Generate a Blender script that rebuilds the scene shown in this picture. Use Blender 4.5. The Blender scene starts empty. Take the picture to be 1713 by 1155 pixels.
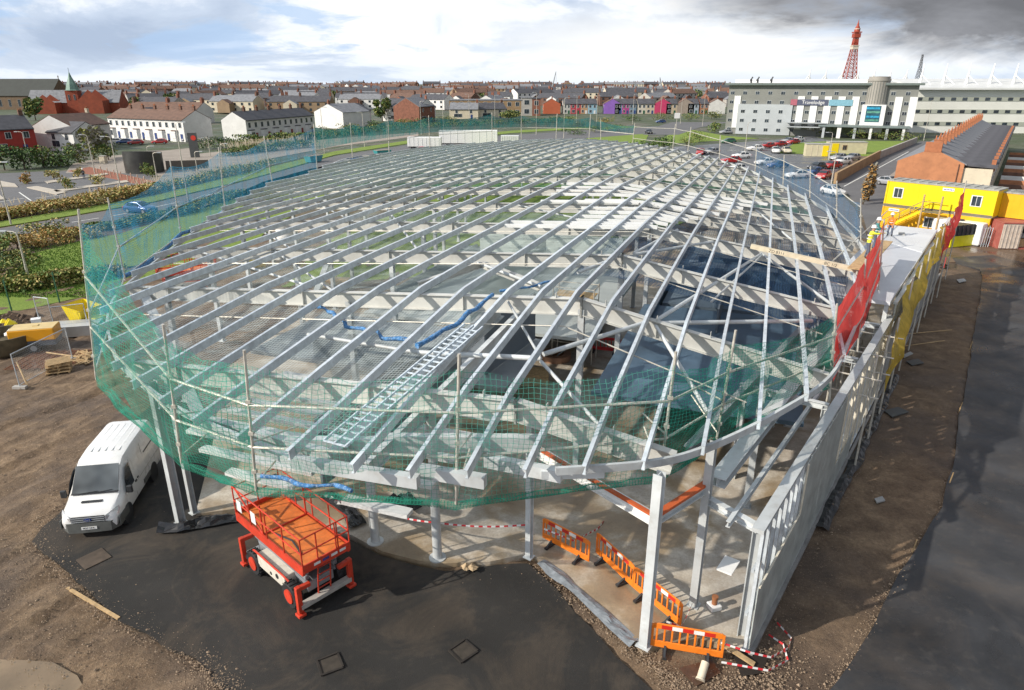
import bpy, math, random
from mathutils import Vector, Matrix, noise
S = bpy.context.scene
C = S.collection
R = math.radians
random.seed(11)
rnd = random.uniform
ZUP = Vector((0, 0, 1))

# ------------------------------------------------------------------ camera
H = 15.5
FPX = 1142.0
PIT = math.atan(437.5 / FPX)
cp, sp = math.cos(PIT), math.sin(PIT)
cam_d = bpy.data.cameras.new('camera')
cam = bpy.data.objects.new('camera', cam_d)
C.objects.link(cam)
cam.location = (0, 0, H)
cam.rotation_euler = (R(90) - PIT, 0, 0)
cam_d.sensor_width = 36
cam_d.lens = 24
cam_d.clip_start = 0.1
cam_d.clip_end = 20000
S.camera = cam

# survey helpers: a sight line of the site photograph meets a level plane at its real place
def ray(px, py):
    u = (px - 856.5) / FPX
    v = (py - 577.5) / FPX
    return Vector((u, cp - v * sp, -sp - v * cp))
def P(px, py, z=0.0):
    r = ray(px, py)
    return Vector((0, 0, H)) + r * ((z - H) / r.z)
def PY(px, py, Y):
    r = ray(px, py)
    return Vector((0, 0, H)) + r * (Y / r.y)
def sm(a, b, x):
    t = max(0.0, min(1.0, (x - a) / (b - a)))
    return t * t * (3 - 2 * t)
def terr(x, y):
    return 4.0 * sm(260, 900, y)

# ------------------------------------------------------------------ materials
def _nt(name):
    m = bpy.data.materials.new(name)
    m.use_nodes = True
    nt = m.node_tree
    return m, nt, nt.nodes, nt.links, nt.nodes['Principled BSDF']
def noise_node(N, L, co, scale, detail=5, rough=.55, dist=0.0):
    n = N.new('ShaderNodeTexNoise')
    n.inputs['Scale'].default_value = scale
    n.inputs['Detail'].default_value = detail
    n.inputs['Roughness'].default_value = rough
    n.inputs['Distortion'].default_value = dist
    L.new(co, n.inputs['Vector'])
    return n.outputs['Fac']
def ramp(N, L, fac, stops):
    r = N.new('ShaderNodeValToRGB')
    e = r.color_ramp.elements
    while len(e) < len(stops):
        e.new(0.5)
    for i, (p, c) in enumerate(stops):
        e[i].position = p
        e[i].color = (c[0], c[1], c[2], 1) if hasattr(c, '__len__') else (c, c, c, 1)
    L.new(fac, r.inputs['Fac'])
    return r.outputs['Color']
def mixc(N, L, fac, a, b, mode='MIX'):
    m = N.new('ShaderNodeMix')
    m.data_type = 'RGBA'
    m.blend_type = mode
    for i, x in ((0, fac), (6, a), (7, b)):
        if isinstance(x, (int, float)):
            m.inputs[i].default_value = x
        elif isinstance(x, (tuple, list)):
            m.inputs[i].default_value = (x[0], x[1], x[2], 1)
        else:
            L.new(x, m.inputs[i])
    return m.outputs[2]
def math_n(N, L, op, a, b=None):
    m = N.new('ShaderNodeMath')
    m.operation = op
    for i, x in enumerate((a, b)):
        if x is None:
            continue
        if isinstance(x, (int, float)):
            m.inputs[i].default_value = x
        else:
            L.new(x, m.inputs[i])
    return m.outputs[0]
def bump_n(N, L, fac, strength, dist=.05):
    b = N.new('ShaderNodeBump')
    b.inputs['Strength'].default_value = strength
    b.inputs['Distance'].default_value = dist
    L.new(fac, b.inputs['Height'])
    return b.outputs['Normal']
MATS = {}
def mat(name, c, rough=.6, metal=0.0, var=.12, scale=2.0, bump=0.0, bscale=30.0, dirt=None, coat=0.0, rand=0.0):
    if name in MATS:
        return MATS[name]
    m, nt, N, L, b = _nt(name)
    tc = N.new('ShaderNodeTexCoord').outputs['Object']
    f = noise_node(N, L, tc, scale, 6)
    a = tuple(max(0, x * (1 - var)) for x in c)
    d = tuple(min(1, x * (1 + var)) for x in c)
    col = ramp(N, L, f, [(.3, a), (.7, d)])
    if dirt:
        f2 = noise_node(N, L, tc, scale * 2.7 + .3, 8, .65)
        fr = ramp(N, L, f2, [(.5, 0.0), (.72, 1.0)])
        fm = math_n(N, L, 'MULTIPLY', fr, dirt[1])
        col = mixc(N, L, fm, col, dirt[0])
    if rand:
        oi = N.new('ShaderNodeObjectInfo')
        rv = N.new('ShaderNodeMapRange'); rv.inputs['To Min'].default_value = 1 - rand; rv.inputs['To Max'].default_value = 1 + rand * .4
        L.new(oi.outputs['Random'], rv.inputs['Value'])
        cc = N.new('ShaderNodeCombineColor')
        for i in range(3): L.new(rv.outputs[0], cc.inputs[i])
        col = mixc(N, L, 1.0, col, cc.outputs[0], 'MULTIPLY')
    L.new(col, b.inputs['Base Color'])
    rr = N.new('ShaderNodeMapRange')
    L.new(f, rr.inputs['Value'])
    rr.inputs['To Min'].default_value = max(.03, rough - .1)
    rr.inputs['To Max'].default_value = min(1, rough + .1)
    L.new(rr.outputs['Result'], b.inputs['Roughness'])
    b.inputs['Metallic'].default_value = metal
    b.inputs['Coat Weight'].default_value = coat
    if bump:
        L.new(bump_n(N, L, noise_node(N, L, tc, bscale, 4), bump, .02), b.inputs['Normal'])
    MATS[name] = m
    return m
def glass(name, c=(.03, .04, .05), rough=.06):
    if name in MATS:
        return MATS[name]
    m, nt, N, L, b = _nt(name)
    tc = N.new('ShaderNodeTexCoord').outputs['Object']
    f = noise_node(N, L, tc, .7, 2)
    L.new(ramp(N, L, f, [(.35, tuple(x * .6 for x in c)), (.65, tuple(x * 1.8 for x in c))]), b.inputs['Base Color'])
    b.inputs['Roughness'].default_value = rough
    b.inputs['IOR'].default_value = 1.5
    MATS[name] = m
    return m
def net_mat(name, c, cell=.1, strand=.16, base=.1, c2=None):
    m, nt, N, L, b = _nt(name)
    uv = N.new('ShaderNodeUVMap').outputs['UV']
    tc0 = N.new('ShaderNodeTexCoord').outputs['Object']
    wob = N.new('ShaderNodeTexNoise'); wob.inputs['Scale'].default_value = 1.1; wob.inputs['Detail'].default_value = 3
    L.new(tc0, wob.inputs['Vector'])
    va = N.new('ShaderNodeVectorMath'); va.operation = 'MULTIPLY_ADD'; va.inputs[1].default_value = (.22, .22, 0)
    L.new(wob.outputs['Color'], va.inputs[0]); L.new(uv, va.inputs[2])
    sx = N.new('ShaderNodeSeparateXYZ')
    L.new(va.outputs[0], sx.inputs[0])
    def line(o, w):
        fr = math_n(N, L, 'FRACT', math_n(N, L, 'MULTIPLY', o, 1.0 / cell))
        return math_n(N, L, 'LESS_THAN', fr, w)
    g = math_n(N, L, 'MAXIMUM', line(sx.outputs['X'], strand), line(sx.outputs['Y'], strand))
    tc = N.new('ShaderNodeTexCoord').outputs['Object']
    n = noise_node(N, L, tc, .8, 4)
    bb = math_n(N, L, 'MULTIPLY', ramp(N, L, n, [(.3, .45), (.7, 1.5)]), base)
    al = math_n(N, L, 'MAXIMUM', math_n(N, L, 'MULTIPLY', g, .95), bb)
    L.new(ramp(N, L, n, [(.3, tuple(x * .75 for x in c)), (.7, c2 or tuple(min(1, x * 1.25) for x in c))]), b.inputs['Base Color'])
    b.inputs['Roughness'].default_value = .8
    # folds: streaks where the net doubles over itself
    mpf = N.new('ShaderNodeMapping'); mpf.inputs['Scale'].default_value = (1.3, .22, 1)
    L.new(uv, mpf.inputs[0])
    nf = noise_node(N, L, mpf.outputs[0], 1.0, 6, .65, 1.2)
    fold = math_n(N, L, 'MULTIPLY', ramp(N, L, nf, [(.5, 0.0), (.72, 1.0)]), min(.5, base * 3 + .08))
    al = math_n(N, L, 'MAXIMUM', al, math_n(N, L, 'ADD', bb, fold))
    tl = N.new('ShaderNodeBsdfTranslucent')
    for l_ in b.inputs['Base Color'].links: L.new(l_.from_socket, tl.inputs['Color'])
    mx = N.new('ShaderNodeMixShader'); mx.inputs[0].default_value = .45
    L.new(b.outputs[0], mx.inputs[1]); L.new(tl.outputs[0], mx.inputs[2])
    tr = N.new('ShaderNodeBsdfTransparent')
    m2 = N.new('ShaderNodeMixShader')
    L.new(al, m2.inputs[0]); L.new(tr.outputs[0], m2.inputs[1]); L.new(mx.outputs[0], m2.inputs[2])
    L.new(m2.outputs[0], N['Material Output'].inputs['Surface'])
    return m

# ------------------------------------------------------------------ mesh builder
class MB:
    def __init__(s):
        s.v = []; s.f = []; s.m = []; s.uvs = None
    def add(s, vs, fs, m=0):
        b = len(s.v)
        s.v += [tuple(v) for v in vs]
        s.f += [tuple(i + b for i in f) for f in fs]
        s.m += [m] * len(fs)
        return s
    def box(s, c, d, rz=0.0, m=0, rx=0.0, ry=0.0):
        M = Matrix.Rotation(rz, 3, 'Z') @ Matrix.Rotation(ry, 3, 'Y') @ Matrix.Rotation(rx, 3, 'X')
        c = Vector(c)
        vs = [c + M @ Vector((x * d[0] / 2, y * d[1] / 2, z * d[2] / 2)) for x in (-1, 1) for y in (-1, 1) for z in (-1, 1)]
        return s.add(vs, [(0, 1, 3, 2), (4, 6, 7, 5), (0, 4, 5, 1), (2, 3, 7, 6), (0, 2, 6, 4), (1, 5, 7, 3)], m)
    def beam(s, p, q, w, h, m=0, up=ZUP, ox=0.0, oz=0.0):
        p, q = Vector(p), Vector(q)
        d = (q - p)
        if d.length < 1e-6:
            return s
        d.normalize()
        x = d.cross(up)
        if x.length < 1e-4:
            x = d.cross(Vector((1, 0, 0)))
        x.normalize()
        y = x.cross(d)
        vs = []
        for o in (p, q):
            for a, b in ((-1, -1), (1, -1), (1, 1), (-1, 1)):
                vs.append(o + x * (ox + a * w / 2) + y * (oz + b * h / 2))
        return s.add(vs, [(0, 1, 2, 3), (7, 6, 5, 4), (0, 4, 5, 1), (1, 5, 6, 2), (2, 6, 7, 3), (3, 7, 4, 0)], m)
    def isec(s, p, q, w, h, t=.03, m=0, up=ZUP):
        s.beam(p, q, w, t, m, up, 0, h / 2 - t / 2)
        s.beam(p, q, t * .8, h - 2 * t, m, up)
        return s.beam(p, q, w, t, m, up, 0, -h / 2 + t / 2)
    def tube(s, p, q, r, n=8, m=0, r2=None):
        p, q = Vector(p), Vector(q)
        d = (q - p).normalized()
        x = d.orthogonal().normalized()
        y = d.cross(x)
        r2 = r if r2 is None else r2
        vs = []
        for o, rr in ((p, r), (q, r2)):
            for k in range(n):
                a = 2 * math.pi * k / n
                vs.append(o + x * math.cos(a) * rr + y * math.sin(a) * rr)
        fs = [(k, (k + 1) % n, n + (k + 1) % n, n + k) for k in range(n)]
        fs += [tuple(range(n - 1, -1, -1)), tuple(range(n, 2 * n))]
        return s.add(vs, fs, m)
    def path(s, pts, r, n=6, m=0):
        pts = [Vector(p) for p in pts]
        vs = []; fs = []
        for i, p in enumerate(pts):
            d = (pts[min(i + 1, len(pts) - 1)] - pts[max(i - 1, 0)]).normalized()
            x = d.cross(ZUP)
            x = x.normalized() if x.length > .05 else Vector((1, 0, 0))
            y = x.cross(d)
            rr = r[i] if hasattr(r, '__len__') else r
            for k in range(n):
                a = 2 * math.pi * k / n
                vs.append(p + x * math.cos(a) * rr + y * math.sin(a) * rr)
        for i in range(len(pts) - 1):
            for k in range(n):
                fs.append((i * n + k, i * n + (k + 1) % n, (i + 1) * n + (k + 1) % n, (i + 1) * n + k))
        e = (len(pts) - 1) * n
        fs += [tuple(range(n - 1, -1, -1)), tuple(range(e, e + n))]
        return s.add(vs, fs, m)
    def prism(s, poly, z0, z1, m=0):
        n = len(poly)
        vs = [(p[0], p[1], z0) for p in poly] + [(p[0], p[1], z1) for p in poly]
        fs = [tuple(range(n - 1, -1, -1)), tuple(range(n, 2 * n))]
        fs += [(k, (k + 1) % n, n + (k + 1) % n, n + k) for k in range(n)]
        return s.add(vs, fs, m)
    def poly(s, pts, m=0):
        return s.add(pts, [tuple(range(len(pts)))], m)
    def lathe(s, c, prof, n=16, m=0, axis='Z'):
        c = Vector(c)
        vs = []; fs = []
        for (r, z) in prof:
            for k in range(n):
                a = 2 * math.pi * k / n
                o = (r * math.cos(a), r * math.sin(a), z)
                if axis == 'X': o = (z, o[0], o[1])
                if axis == 'Y': o = (o[0], z, o[1])
                vs.append(c + Vector(o))
        for i in range(len(prof) - 1):
            for k in range(n):
                fs.append((i * n + k, i * n + (k + 1) % n, (i + 1) * n + (k + 1) % n, (i + 1) * n + k))
        e = (len(prof) - 1) * n
        fs += [tuple(range(n - 1, -1, -1)), tuple(range(e, e + n))]
        return s.add(vs, fs, m)
    def rock(s, c, r, m=0, sq=.7):
        c = Vector(c)
        b = [Vector((1, 0, 0)), Vector((-1, 0, 0)), Vector((0, 1, 0)), Vector((0, -1, 0)), Vector((0, 0, 1)), Vector((0, 0, -.4))]
        vs = [c + Vector((p.x * rnd(.7, 1.3), p.y * rnd(.7, 1.3), p.z * sq * rnd(.7, 1.3))) * r for p in b]
        return s.add(vs, [(0, 2, 4), (2, 1, 4), (1, 3, 4), (3, 0, 4), (2, 0, 5), (1, 2, 5), (3, 1, 5), (0, 3, 5)], m)
    def build(s, name, mats, parent=None, off=None, smooth=None, bevel=0.0, loc=None):
        me = bpy.data.meshes.new(name)
        o_ = Vector(off) if off is not None else Vector((0, 0, 0))
        me.from_pydata([tuple(Vector(v) - o_) for v in s.v], [], s.f)
        if not isinstance(mats, (list, tuple)):
            mats = [mats]
        for x in mats:
            me.materials.append(x)
        me.polygons.foreach_set('material_index', s.m)
        if s.uvs:
            ul = me.uv_layers.new(name='UVMap')
            for i, l in enumerate(me.loops):
                ul.data[i].uv = s.uvs[l.vertex_index]
        me.update()
        if smooth:
            me.polygons.foreach_set('use_smooth', [True] * len(me.polygons))
            me.set_sharp_from_angle(angle=R(smooth))
        o = bpy.data.objects.new(name, me)
        C.objects.link(o)
        if parent:
            o.parent = parent
        if loc is not None:
            o.location = loc
        if bevel:
            bm = o.modifiers.new('bevel', 'BEVEL')
            bm.width = bevel
            bm.segments = 2
            bm.limit_method = 'ANGLE'
        return o
def tag(o, label, cat, group=None):
    o['label'] = label
    o['category'] = cat
    if group: o['group'] = group
    return o
def thing(name, label, cat, loc=(0, 0, 0), rz=0.0, group=None):
    o = bpy.data.objects.new(name, None)
    o.empty_display_size = .3
    C.objects.link(o)
    o.location = loc
    o.rotation_euler = (0, 0, rz)
    return tag(o, label, cat, group)
def structure(o):
    o['kind'] = 'structure'
    return o
def dup(root, loc, rz, label=None, group=None, scale=None):
    r = root.copy()
    C.objects.link(r)
    r.location = loc
    r.rotation_euler = (0, 0, rz)
    if scale: r.scale = scale
    if label: r['label'] = label
    if group: r['group'] = group
    for ch in root.children:
        c = ch.copy(); C.objects.link(c); c.parent = r
        for g in ch.children:
            d = g.copy(); C.objects.link(d); d.parent = c
    return r
def text_mesh(name, body, size, m, parent, loc, rot, extrude=.002, align='CENTER'):
    cu = bpy.data.curves.new(name, 'FONT')
    cu.body = body; cu.size = size; cu.extrude = extrude
    cu.align_x = align; cu.align_y = 'CENTER'
    t = bpy.data.objects.new(name, cu)
    C.objects.link(t)
    dg = bpy.context.evaluated_depsgraph_get()
    me = bpy.data.meshes.new_from_object(t.evaluated_get(dg))
    bpy.data.objects.remove(t)
    me.materials.clear(); me.materials.append(m)
    o = bpy.data.objects.new(name, me)
    C.objects.link(o)
    o.parent = parent; o.location = loc; o.rotation_euler = rot
    return o

# common materials
STEEL = mat('galvanised_steel', (.65, .705, .75), .38, .2, .18, 3.0, dirt=((.36, .36, .36), .4), rand=.2)
STEEL2 = mat('painted_steel', (.58, .61, .62), .5, .08, .14, 1.1, dirt=((.34, .30, .25), .35), rand=.22)
GREYST = mat('grey_steel', (.30, .32, .34), .5, .2, .15, 2)
RAFTM = mat('rafter_steel', (.54, .54, .51), .55, .05, .12, .9, dirt=((.36, .33, .28), .35), rand=.18)
SCAFF = mat('scaffold_tube', (.58, .55, .48), .5, .3, .2, 4, dirt=((.30, .24, .18), .5))
WHITE = mat('white_paint', (.78, .78, .77), .4, 0, .05, 2)
BLACK = mat('black_rubber', (.02, .02, .022), .7, 0, .3, 5)
DARK = mat('dark_plastic', (.035, .037, .04), .45, 0, .25, 5)
GLASS = glass('window_glass')
ORANGE = mat('orange_plastic', (.85, .22, .02), .45, 0, .12, 4)
REDOR = mat('red_orange_paint', (.60, .052, .025), .42, 0, .18, 3, dirt=((.25, .08, .03), .5))
REDP = mat('red_plastic', (.6, .03, .03), .5, 0, .15, 4)
YELLOW = mat('yellow_paint', (.80, .62, .01), .45, 0, .08, .5, dirt=((.55, .42, .05), .25))
TIMBER = mat('pale_timber', (.45, .31, .16), .8, 0, .25, 6)
SLATE = mat('dark_slate', (.075, .075, .085), .75, 0, .3, .8, .3, 8)
SLATE2 = mat('grey_slate', (.20, .205, .22), .7, 0, .25, .8, .3, 8)
BROWNTILE = mat('brown_tile', (.15, .085, .06), .8, 0, .3, .8, .3, 8)
REDBRICK = mat('red_brick', (.24, .10, .065), .85, 0, .3, 1.5, .3, 20)
ORBRICK = mat('orange_brick', (.42, .18, .09), .85, 0, .25, 1.2, .3, 20)
BROWNBRICK = mat('brown_brick', (.16, .085, .06), .85, 0, .3, 1.2)
RENDER_W = mat('white_render', (.74, .73, .71), .8, 0, .07, .5, dirt=((.5, .48, .44), .3))
CREAM = mat('cream_render', (.62, .55, .42), .8, 0, .1, .5, dirt=((.4, .35, .28), .3))
GREYR = mat('grey_render', (.40, .38, .35), .8, 0, .15, .6)
# ------------------------------------------------------------------ light
SUN_AZ = R(67)          # shadows run this way, clockwise from the view axis
SUN_EL = R(31)
sd = Vector((math.sin(SUN_AZ) * math.cos(SUN_EL), math.cos(SUN_AZ) * math.cos(SUN_EL), -math.sin(SUN_EL)))
sun_d = bpy.data.lights.new('sun', 'SUN')
sun_d.energy = 5.0
sun_d.angle = R(.6)
sun_d.color = (1, .92, .80)
sun = bpy.data.objects.new('sun', sun_d)
C.objects.link(sun)
sun.rotation_euler = sd.to_track_quat('-Z', 'Y').to_euler()
S.view_settings.view_transform = 'Standard'
S.view_settings.look = 'None'
S.view_settings.exposure = 0
W = bpy.data.worlds.new('World')
S.world = W
W.use_nodes = True
N, L = W.node_tree.nodes, W.node_tree.links
N.clear()
out = N.new('ShaderNodeOutputWorld')
sky = N.new('ShaderNodeTexSky')
sky.sky_type = 'NISHITA'
sky.sun_disc = False
sky.sun_elevation = SUN_EL
sky.sun_rotation = SUN_AZ + math.pi
sky.air_density = 1.1
sky.dust_density = 1.5
bg1 = N.new('ShaderNodeBackground'); bg1.inputs['Strength'].default_value = .11
L.new(sky.outputs[0], bg1.inputs['Color'])
tc = N.new('ShaderNodeTexCoord').outputs['Generated']
sx = N.new('ShaderNodeSeparateXYZ'); L.new(tc, sx.inputs[0])
zz = math_n(N, L, 'ADD', math_n(N, L, 'MAXIMUM', sx.outputs['Z'], 0.0), .26)
cv = N.new('ShaderNodeCombineXYZ')
L.new(math_n(N, L, 'DIVIDE', sx.outputs['X'], zz), cv.inputs[0])
L.new(math_n(N, L, 'DIVIDE', sx.outputs['Y'], zz), cv.inputs[1])
cv.inputs[2].default_value = 3.7
n1 = noise_node(N, L, cv.outputs[0], 1.75, 10, .58, .4)
n2 = noise_node(N, L, cv.outputs[0], 1.05, 9, .58, .4)
cover = ramp(N, L, n1, [(.40, .92), (.5, 1.0)])
shade = ramp(N, L, n2, [(.42, (1.0, 1.0, 1.0)), (.49, (.86, .91, .98)), (.54, (.58, .67, .81)), (.64, (.42, .51, .66))])
blue = ramp(N, L, n1, [(.40, 1.0), (.47, 0.0)])
shade = mixc(N, L, math_n(N, L, 'MULTIPLY', blue, .65), shade, (.42, .61, .90))
# the dark rain cloud stands to the right, high over the stadium
rt = math_n(N, L, 'MULTIPLY', math_n(N, L, 'SUBTRACT', sx.outputs['X'], .16), 6.0)
up = math_n(N, L, 'MULTIPLY', math_n(N, L, 'SUBTRACT', math_n(N, L, 'ADD', sx.outputs['Z'], math_n(N, L, 'MULTIPLY', sx.outputs['X'], .13)), math_n(N, L, 'SUBTRACT', .136, math_n(N, L, 'MULTIPLY', n1, .09))), 34.0)
both = N.new('ShaderNodeMath'); both.operation = 'MULTIPLY'; both.use_clamp = True
cl1 = N.new('ShaderNodeClamp'); L.new(rt, cl1.inputs[0])
cl2 = N.new('ShaderNodeClamp'); L.new(up, cl2.inputs[0])
L.new(cl1.outputs[0], both.inputs[0]); L.new(cl2.outputs[0], both.inputs[1])
nm = ramp(N, L, n1, [(.30, .6), (.5, 1.0)])
dk = math_n(N, L, 'MULTIPLY', both.outputs[0], nm)
shade = mixc(N, L, dk, shade, ramp(N, L, n2, [(.35, (.34, .35, .38)), (.6, (.17, .175, .19))]))
cover2 = N.new('ShaderNodeMath'); cover2.operation = 'ADD'; cover2.use_clamp = True
L.new(cover, cover2.inputs[0]); L.new(dk, cover2.inputs[1])
# brightest break in the cloud: low ahead, a little right of the middle
gx = math_n(N, L, 'SUBTRACT', sx.outputs['X'], .19)
gz = math_n(N, L, 'MULTIPLY', math_n(N, L, 'SUBTRACT', sx.outputs['Z'], .035), 4.5)
g2 = math_n(N, L, 'ADD', math_n(N, L, 'MULTIPLY', gx, gx), math_n(N, L, 'MULTIPLY', gz, gz))
gl = ramp(N, L, g2, [(.0, 1.0), (.10, 0.0)])
gl = math_n(N, L, 'MULTIPLY', gl, math_n(N, L, 'SUBTRACT', .95, math_n(N, L, 'MULTIPLY', dk, .95)))
shade = mixc(N, L, gl, shade, (1.0, 1.0, .98))
cover3 = N.new('ShaderNodeMath'); cover3.operation = 'MAXIMUM'
L.new(cover2.outputs[0], cover3.inputs[0]); L.new(gl, cover3.inputs[1])
bg2 = N.new('ShaderNodeBackground'); bg2.inputs['Strength'].default_value = 1.12
L.new(shade, bg2.inputs['Color'])
# haze bank along the horizon
hz = ramp(N, L, sx.outputs['Z'], [(.0, 1.0), (.04, 0.0)])
bg3 = N.new('ShaderNodeBackground'); bg3.inputs['Strength'].default_value = 1.0
bg3.inputs['Color'].default_value = (.80, .89, 1.0, 1)
m1 = N.new('ShaderNodeMixShader'); L.new(cover3.outputs[0], m1.inputs[0]); L.new(bg1.outputs[0], m1.inputs[1]); L.new(bg2.outputs[0], m1.inputs[2])
m2 = N.new('ShaderNodeMixShader'); L.new(math_n(N, L, 'MULTIPLY', hz, .55), m2.inputs[0]); L.new(m1.outputs[0], m2.inputs[1]); L.new(bg3.outputs[0], m2.inputs[2])
L.new(m2.outputs[0], out.inputs['Surface'])
try:
    S.cycles.max_bounces = 8
    S.cycles.transparent_max_bounces = 24
    S.cycles.diffuse_bounces = 3
    S.cycles.use_denoising = True
except Exception:
    pass

# ------------------------------------------------------------------ ground materials
def ground_mat():
    m, nt, N, L, b = _nt('site_mud')
    tc = N.new('ShaderNodeTexCoord').outputs['Object']
    n_big = noise_node(N, L, tc, .16, 5, .6)
    n_mid = noise_node(N, L, tc, 1.1, 8, .65, .4)
    n_fine = noise_node(N, L, tc, 9, 8, .7)
    n_grit = noise_node(N, L, tc, 32, 4, .7)
    mp = N.new('ShaderNodeMapping'); mp.inputs['Rotation'].default_value = (0, 0, R(22))
    L.new(tc, mp.inputs[0])
    wv = N.new('ShaderNodeTexWave'); wv.inputs['Scale'].default_value = .5; wv.inputs['Distortion'].default_value = 7
    wv.inputs['Detail'].default_value = 6; wv.inputs['Detail Scale'].default_value = .6; wv.wave_profile = 'SAW'
    L.new(mp.outputs[0], wv.inputs['Vector'])
    dry = ramp(N, L, n_mid, [(.28, (.115, .072, .042)), (.48, (.215, .143, .086)), (.62, (.31, .212, .128)), (.8, (.42, .295, .18))])
    wet = ramp(N, L, n_mid, [(.3, (.065, .042, .028)), (.7, (.16, .108, .072))])
    c = mixc(N, L, ramp(N, L, n_big, [(.42, 0.0), (.6, 1.0)]), dry, wet)
    lx = N.new('ShaderNodeSeparateXYZ'); L.new(tc, lx.inputs[0])
    lf = N.new('ShaderNodeMapRange'); lf.inputs['From Min'].default_value = -10; lf.inputs['From Max'].default_value = -15; lf.inputs['To Max'].default_value = .24
    L.new(lx.outputs['X'], lf.inputs['Value'])
    c = mixc(N, L, lf.outputs[0], c, wv.outputs['Color'], 'SOFT_LIGHT')
    c = mixc(N, L, ramp(N, L, n_fine, [(.35, .55), (.7, .0)]), c, (.05, .034, .022))
    c = mixc(N, L, ramp(N, L, n_grit, [(.6, 0.0), (.68, .8)]), c, (.42, .34, .25))
    # beyond the site: dull grey green of gardens and yards
    g = N.new('ShaderNodeSeparateXYZ'); L.new(tc, g.inputs[0])
    far = N.new('ShaderNodeMapRange'); far.inputs['From Min'].default_value = 75; far.inputs['From Max'].default_value = 110
    L.new(g.outputs['Y'], far.inputs['Value'])
    fc = ramp(N, L, noise_node(N, L, tc, .05, 6, .7), [(.35, (.10, .10, .085)), (.5, (.06, .085, .035)), (.65, (.15, .13, .11))])
    c = mixc(N, L, far.outputs[0], c, fc)
    L.new(c, b.inputs['Base Color'])
    L.new(ramp(N, L, n_big, [(.45, .95), (.62, .55)]), b.inputs['Roughness'])
    hgt = math_n(N, L, 'ADD', math_n(N, L, 'MULTIPLY', n_fine, .6), math_n(N, L, 'ADD', math_n(N, L, 'MULTIPLY', n_grit, .25), math_n(N, L, 'MULTIPLY', math_n(N, L, 'MULTIPLY', wv.outputs['Fac'], lf.outputs[0]), 1.2)))
    L.new(bump_n(N, L, hgt, .9, .09), b.inputs['Normal'])
    return m
def asphalt(name, c, wet=.0, marks=.25, grit=.5, mud=0.0):
    m, nt, N, L, b = _nt(name)
    tc = N.new('ShaderNodeTexCoord').outputs['Object']
    n_big = noise_node(N, L, tc, .22, 7, .6, .3)
    n_f = noise_node(N, L, tc, 24, 6, .75)
    n_m = noise_node(N, L, tc, 2.2, 6, .6)
    col = ramp(N, L, n_big, [(.3, tuple(x * (1 - marks) for x in c)), (.7, tuple(x * (1 + marks) for x in c))])
    col = mixc(N, L, ramp(N, L, n_m, [(.55, 0.0), (.8, .5)]), col, (c[0] * 2.2 + .02, c[1] * 2.0 + .015, c[2] * 1.7 + .01))
    col = mixc(N, L, ramp(N, L, n_f, [(.62, 0.0), (.7, grit)]), col, (c[0] * 3 + .03, c[1] * 3 + .03, c[2] * 3 + .025))
    if mud:
        n_mu = noise_node(N, L, tc, .31, 8, .68, .8)
        mm = math_n(N, L, 'MULTIPLY', ramp(N, L, n_mu, [(.47, 0.0), (.68, 1.0)]), mud)
        col = mixc(N, L, mm, col, (.115, .085, .058))
        ww = N.new('ShaderNodeTexWave'); ww.inputs['Scale'].default_value = .11; ww.inputs['Distortion'].default_value = 2.2; ww.inputs['Detail'].default_value = 3
        mp2 = N.new('ShaderNodeMapping'); mp2.inputs['Rotation'].default_value = (0, 0, R(-52)); L.new(tc, mp2.inputs[0]); L.new(mp2.outputs[0], ww.inputs['Vector'])
        col = mixc(N, L, .16, col, ww.outputs['Color'], 'SOFT_LIGHT')
    L.new(col, b.inputs['Base Color'])
    if wet:
        L.new(ramp(N, L, n_big, [(.40, .22), (.60, .75)]), b.inputs['Roughness'])
    else:
        b.inputs['Roughness'].default_value = .88
    L.new(bump_n(N, L, n_f, .55 if not wet else .25, .02), b.inputs['Normal'])
    return m
def grass_mat(name, c1, c2):
    m, nt, N, L, b = _nt(name)
    tc = N.new('ShaderNodeTexCoord').outputs['Object']
    a = noise_node(N, L, tc, .35, 6, .65)
    f = noise_node(N, L, tc, 6, 6, .75)
    col = mixc(N, L, .5, ramp(N, L, a, [(.3, c1), (.7, c2)]), ramp(N, L, f, [(.3, tuple(x * .5 for x in c1)), (.7, tuple(x * 1.35 for x in c2))]))
    L.new(col, b.inputs['Base Color'])
    b.inputs['Roughness'].default_value = .9
    L.new(bump_n(N, L, f, .9, .1), b.inputs['Normal'])
    return m
def slab_mat():
    m, nt, N, L, b = _nt('floor_concrete')
    tc = N.new('ShaderNodeTexCoord').outputs['Object']
    a = noise_node(N, L, tc, .18, 6, .6, .4)
    f = noise_node(N, L, tc, 1.4, 8, .7)
    g = noise_node(N, L, tc, 14, 5, .7)
    col = ramp(N, L, a, [(.38, (.22, .15, .085)), (.46, (.38, .29, .185)), (.54, (.62, .57, .49)), (.64, (.47, .44, .40))])
    col = mixc(N, L, ramp(N, L, f, [(.42, .55), (.62, 0.0)]), col, (.27, .21, .145))
    col = mixc(N, L, ramp(N, L, g, [(.35, .25), (.6, 0.0)]), col, (.12, .10, .08))
    L.new(col, b.inputs['Base Color'])
    L.new(ramp(N, L, a, [(.40, .30), (.58, .8)]), b.inputs['Roughness'])
    L.new(bump_n(N, L, g, .2, .02), b.inputs['Normal'])
    return m
MUD = ground_mat()
ASPH = asphalt('black_asphalt', (.021, .0195, .018), marks=.35, mud=.5)
TARM = asphalt('access_tarmac', (.036, .037, .040), wet=1, marks=.5, mud=.25)
ROADM = asphalt('road_asphalt', (.125, .125, .13), 0, .12, .2)
PARKM = asphalt('car_park_asphalt', (.13, .135, .145), wet=1, marks=.15, grit=.2)
PAVE = asphalt('paving', (.30, .26, .22), 0, .15, .2)
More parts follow.
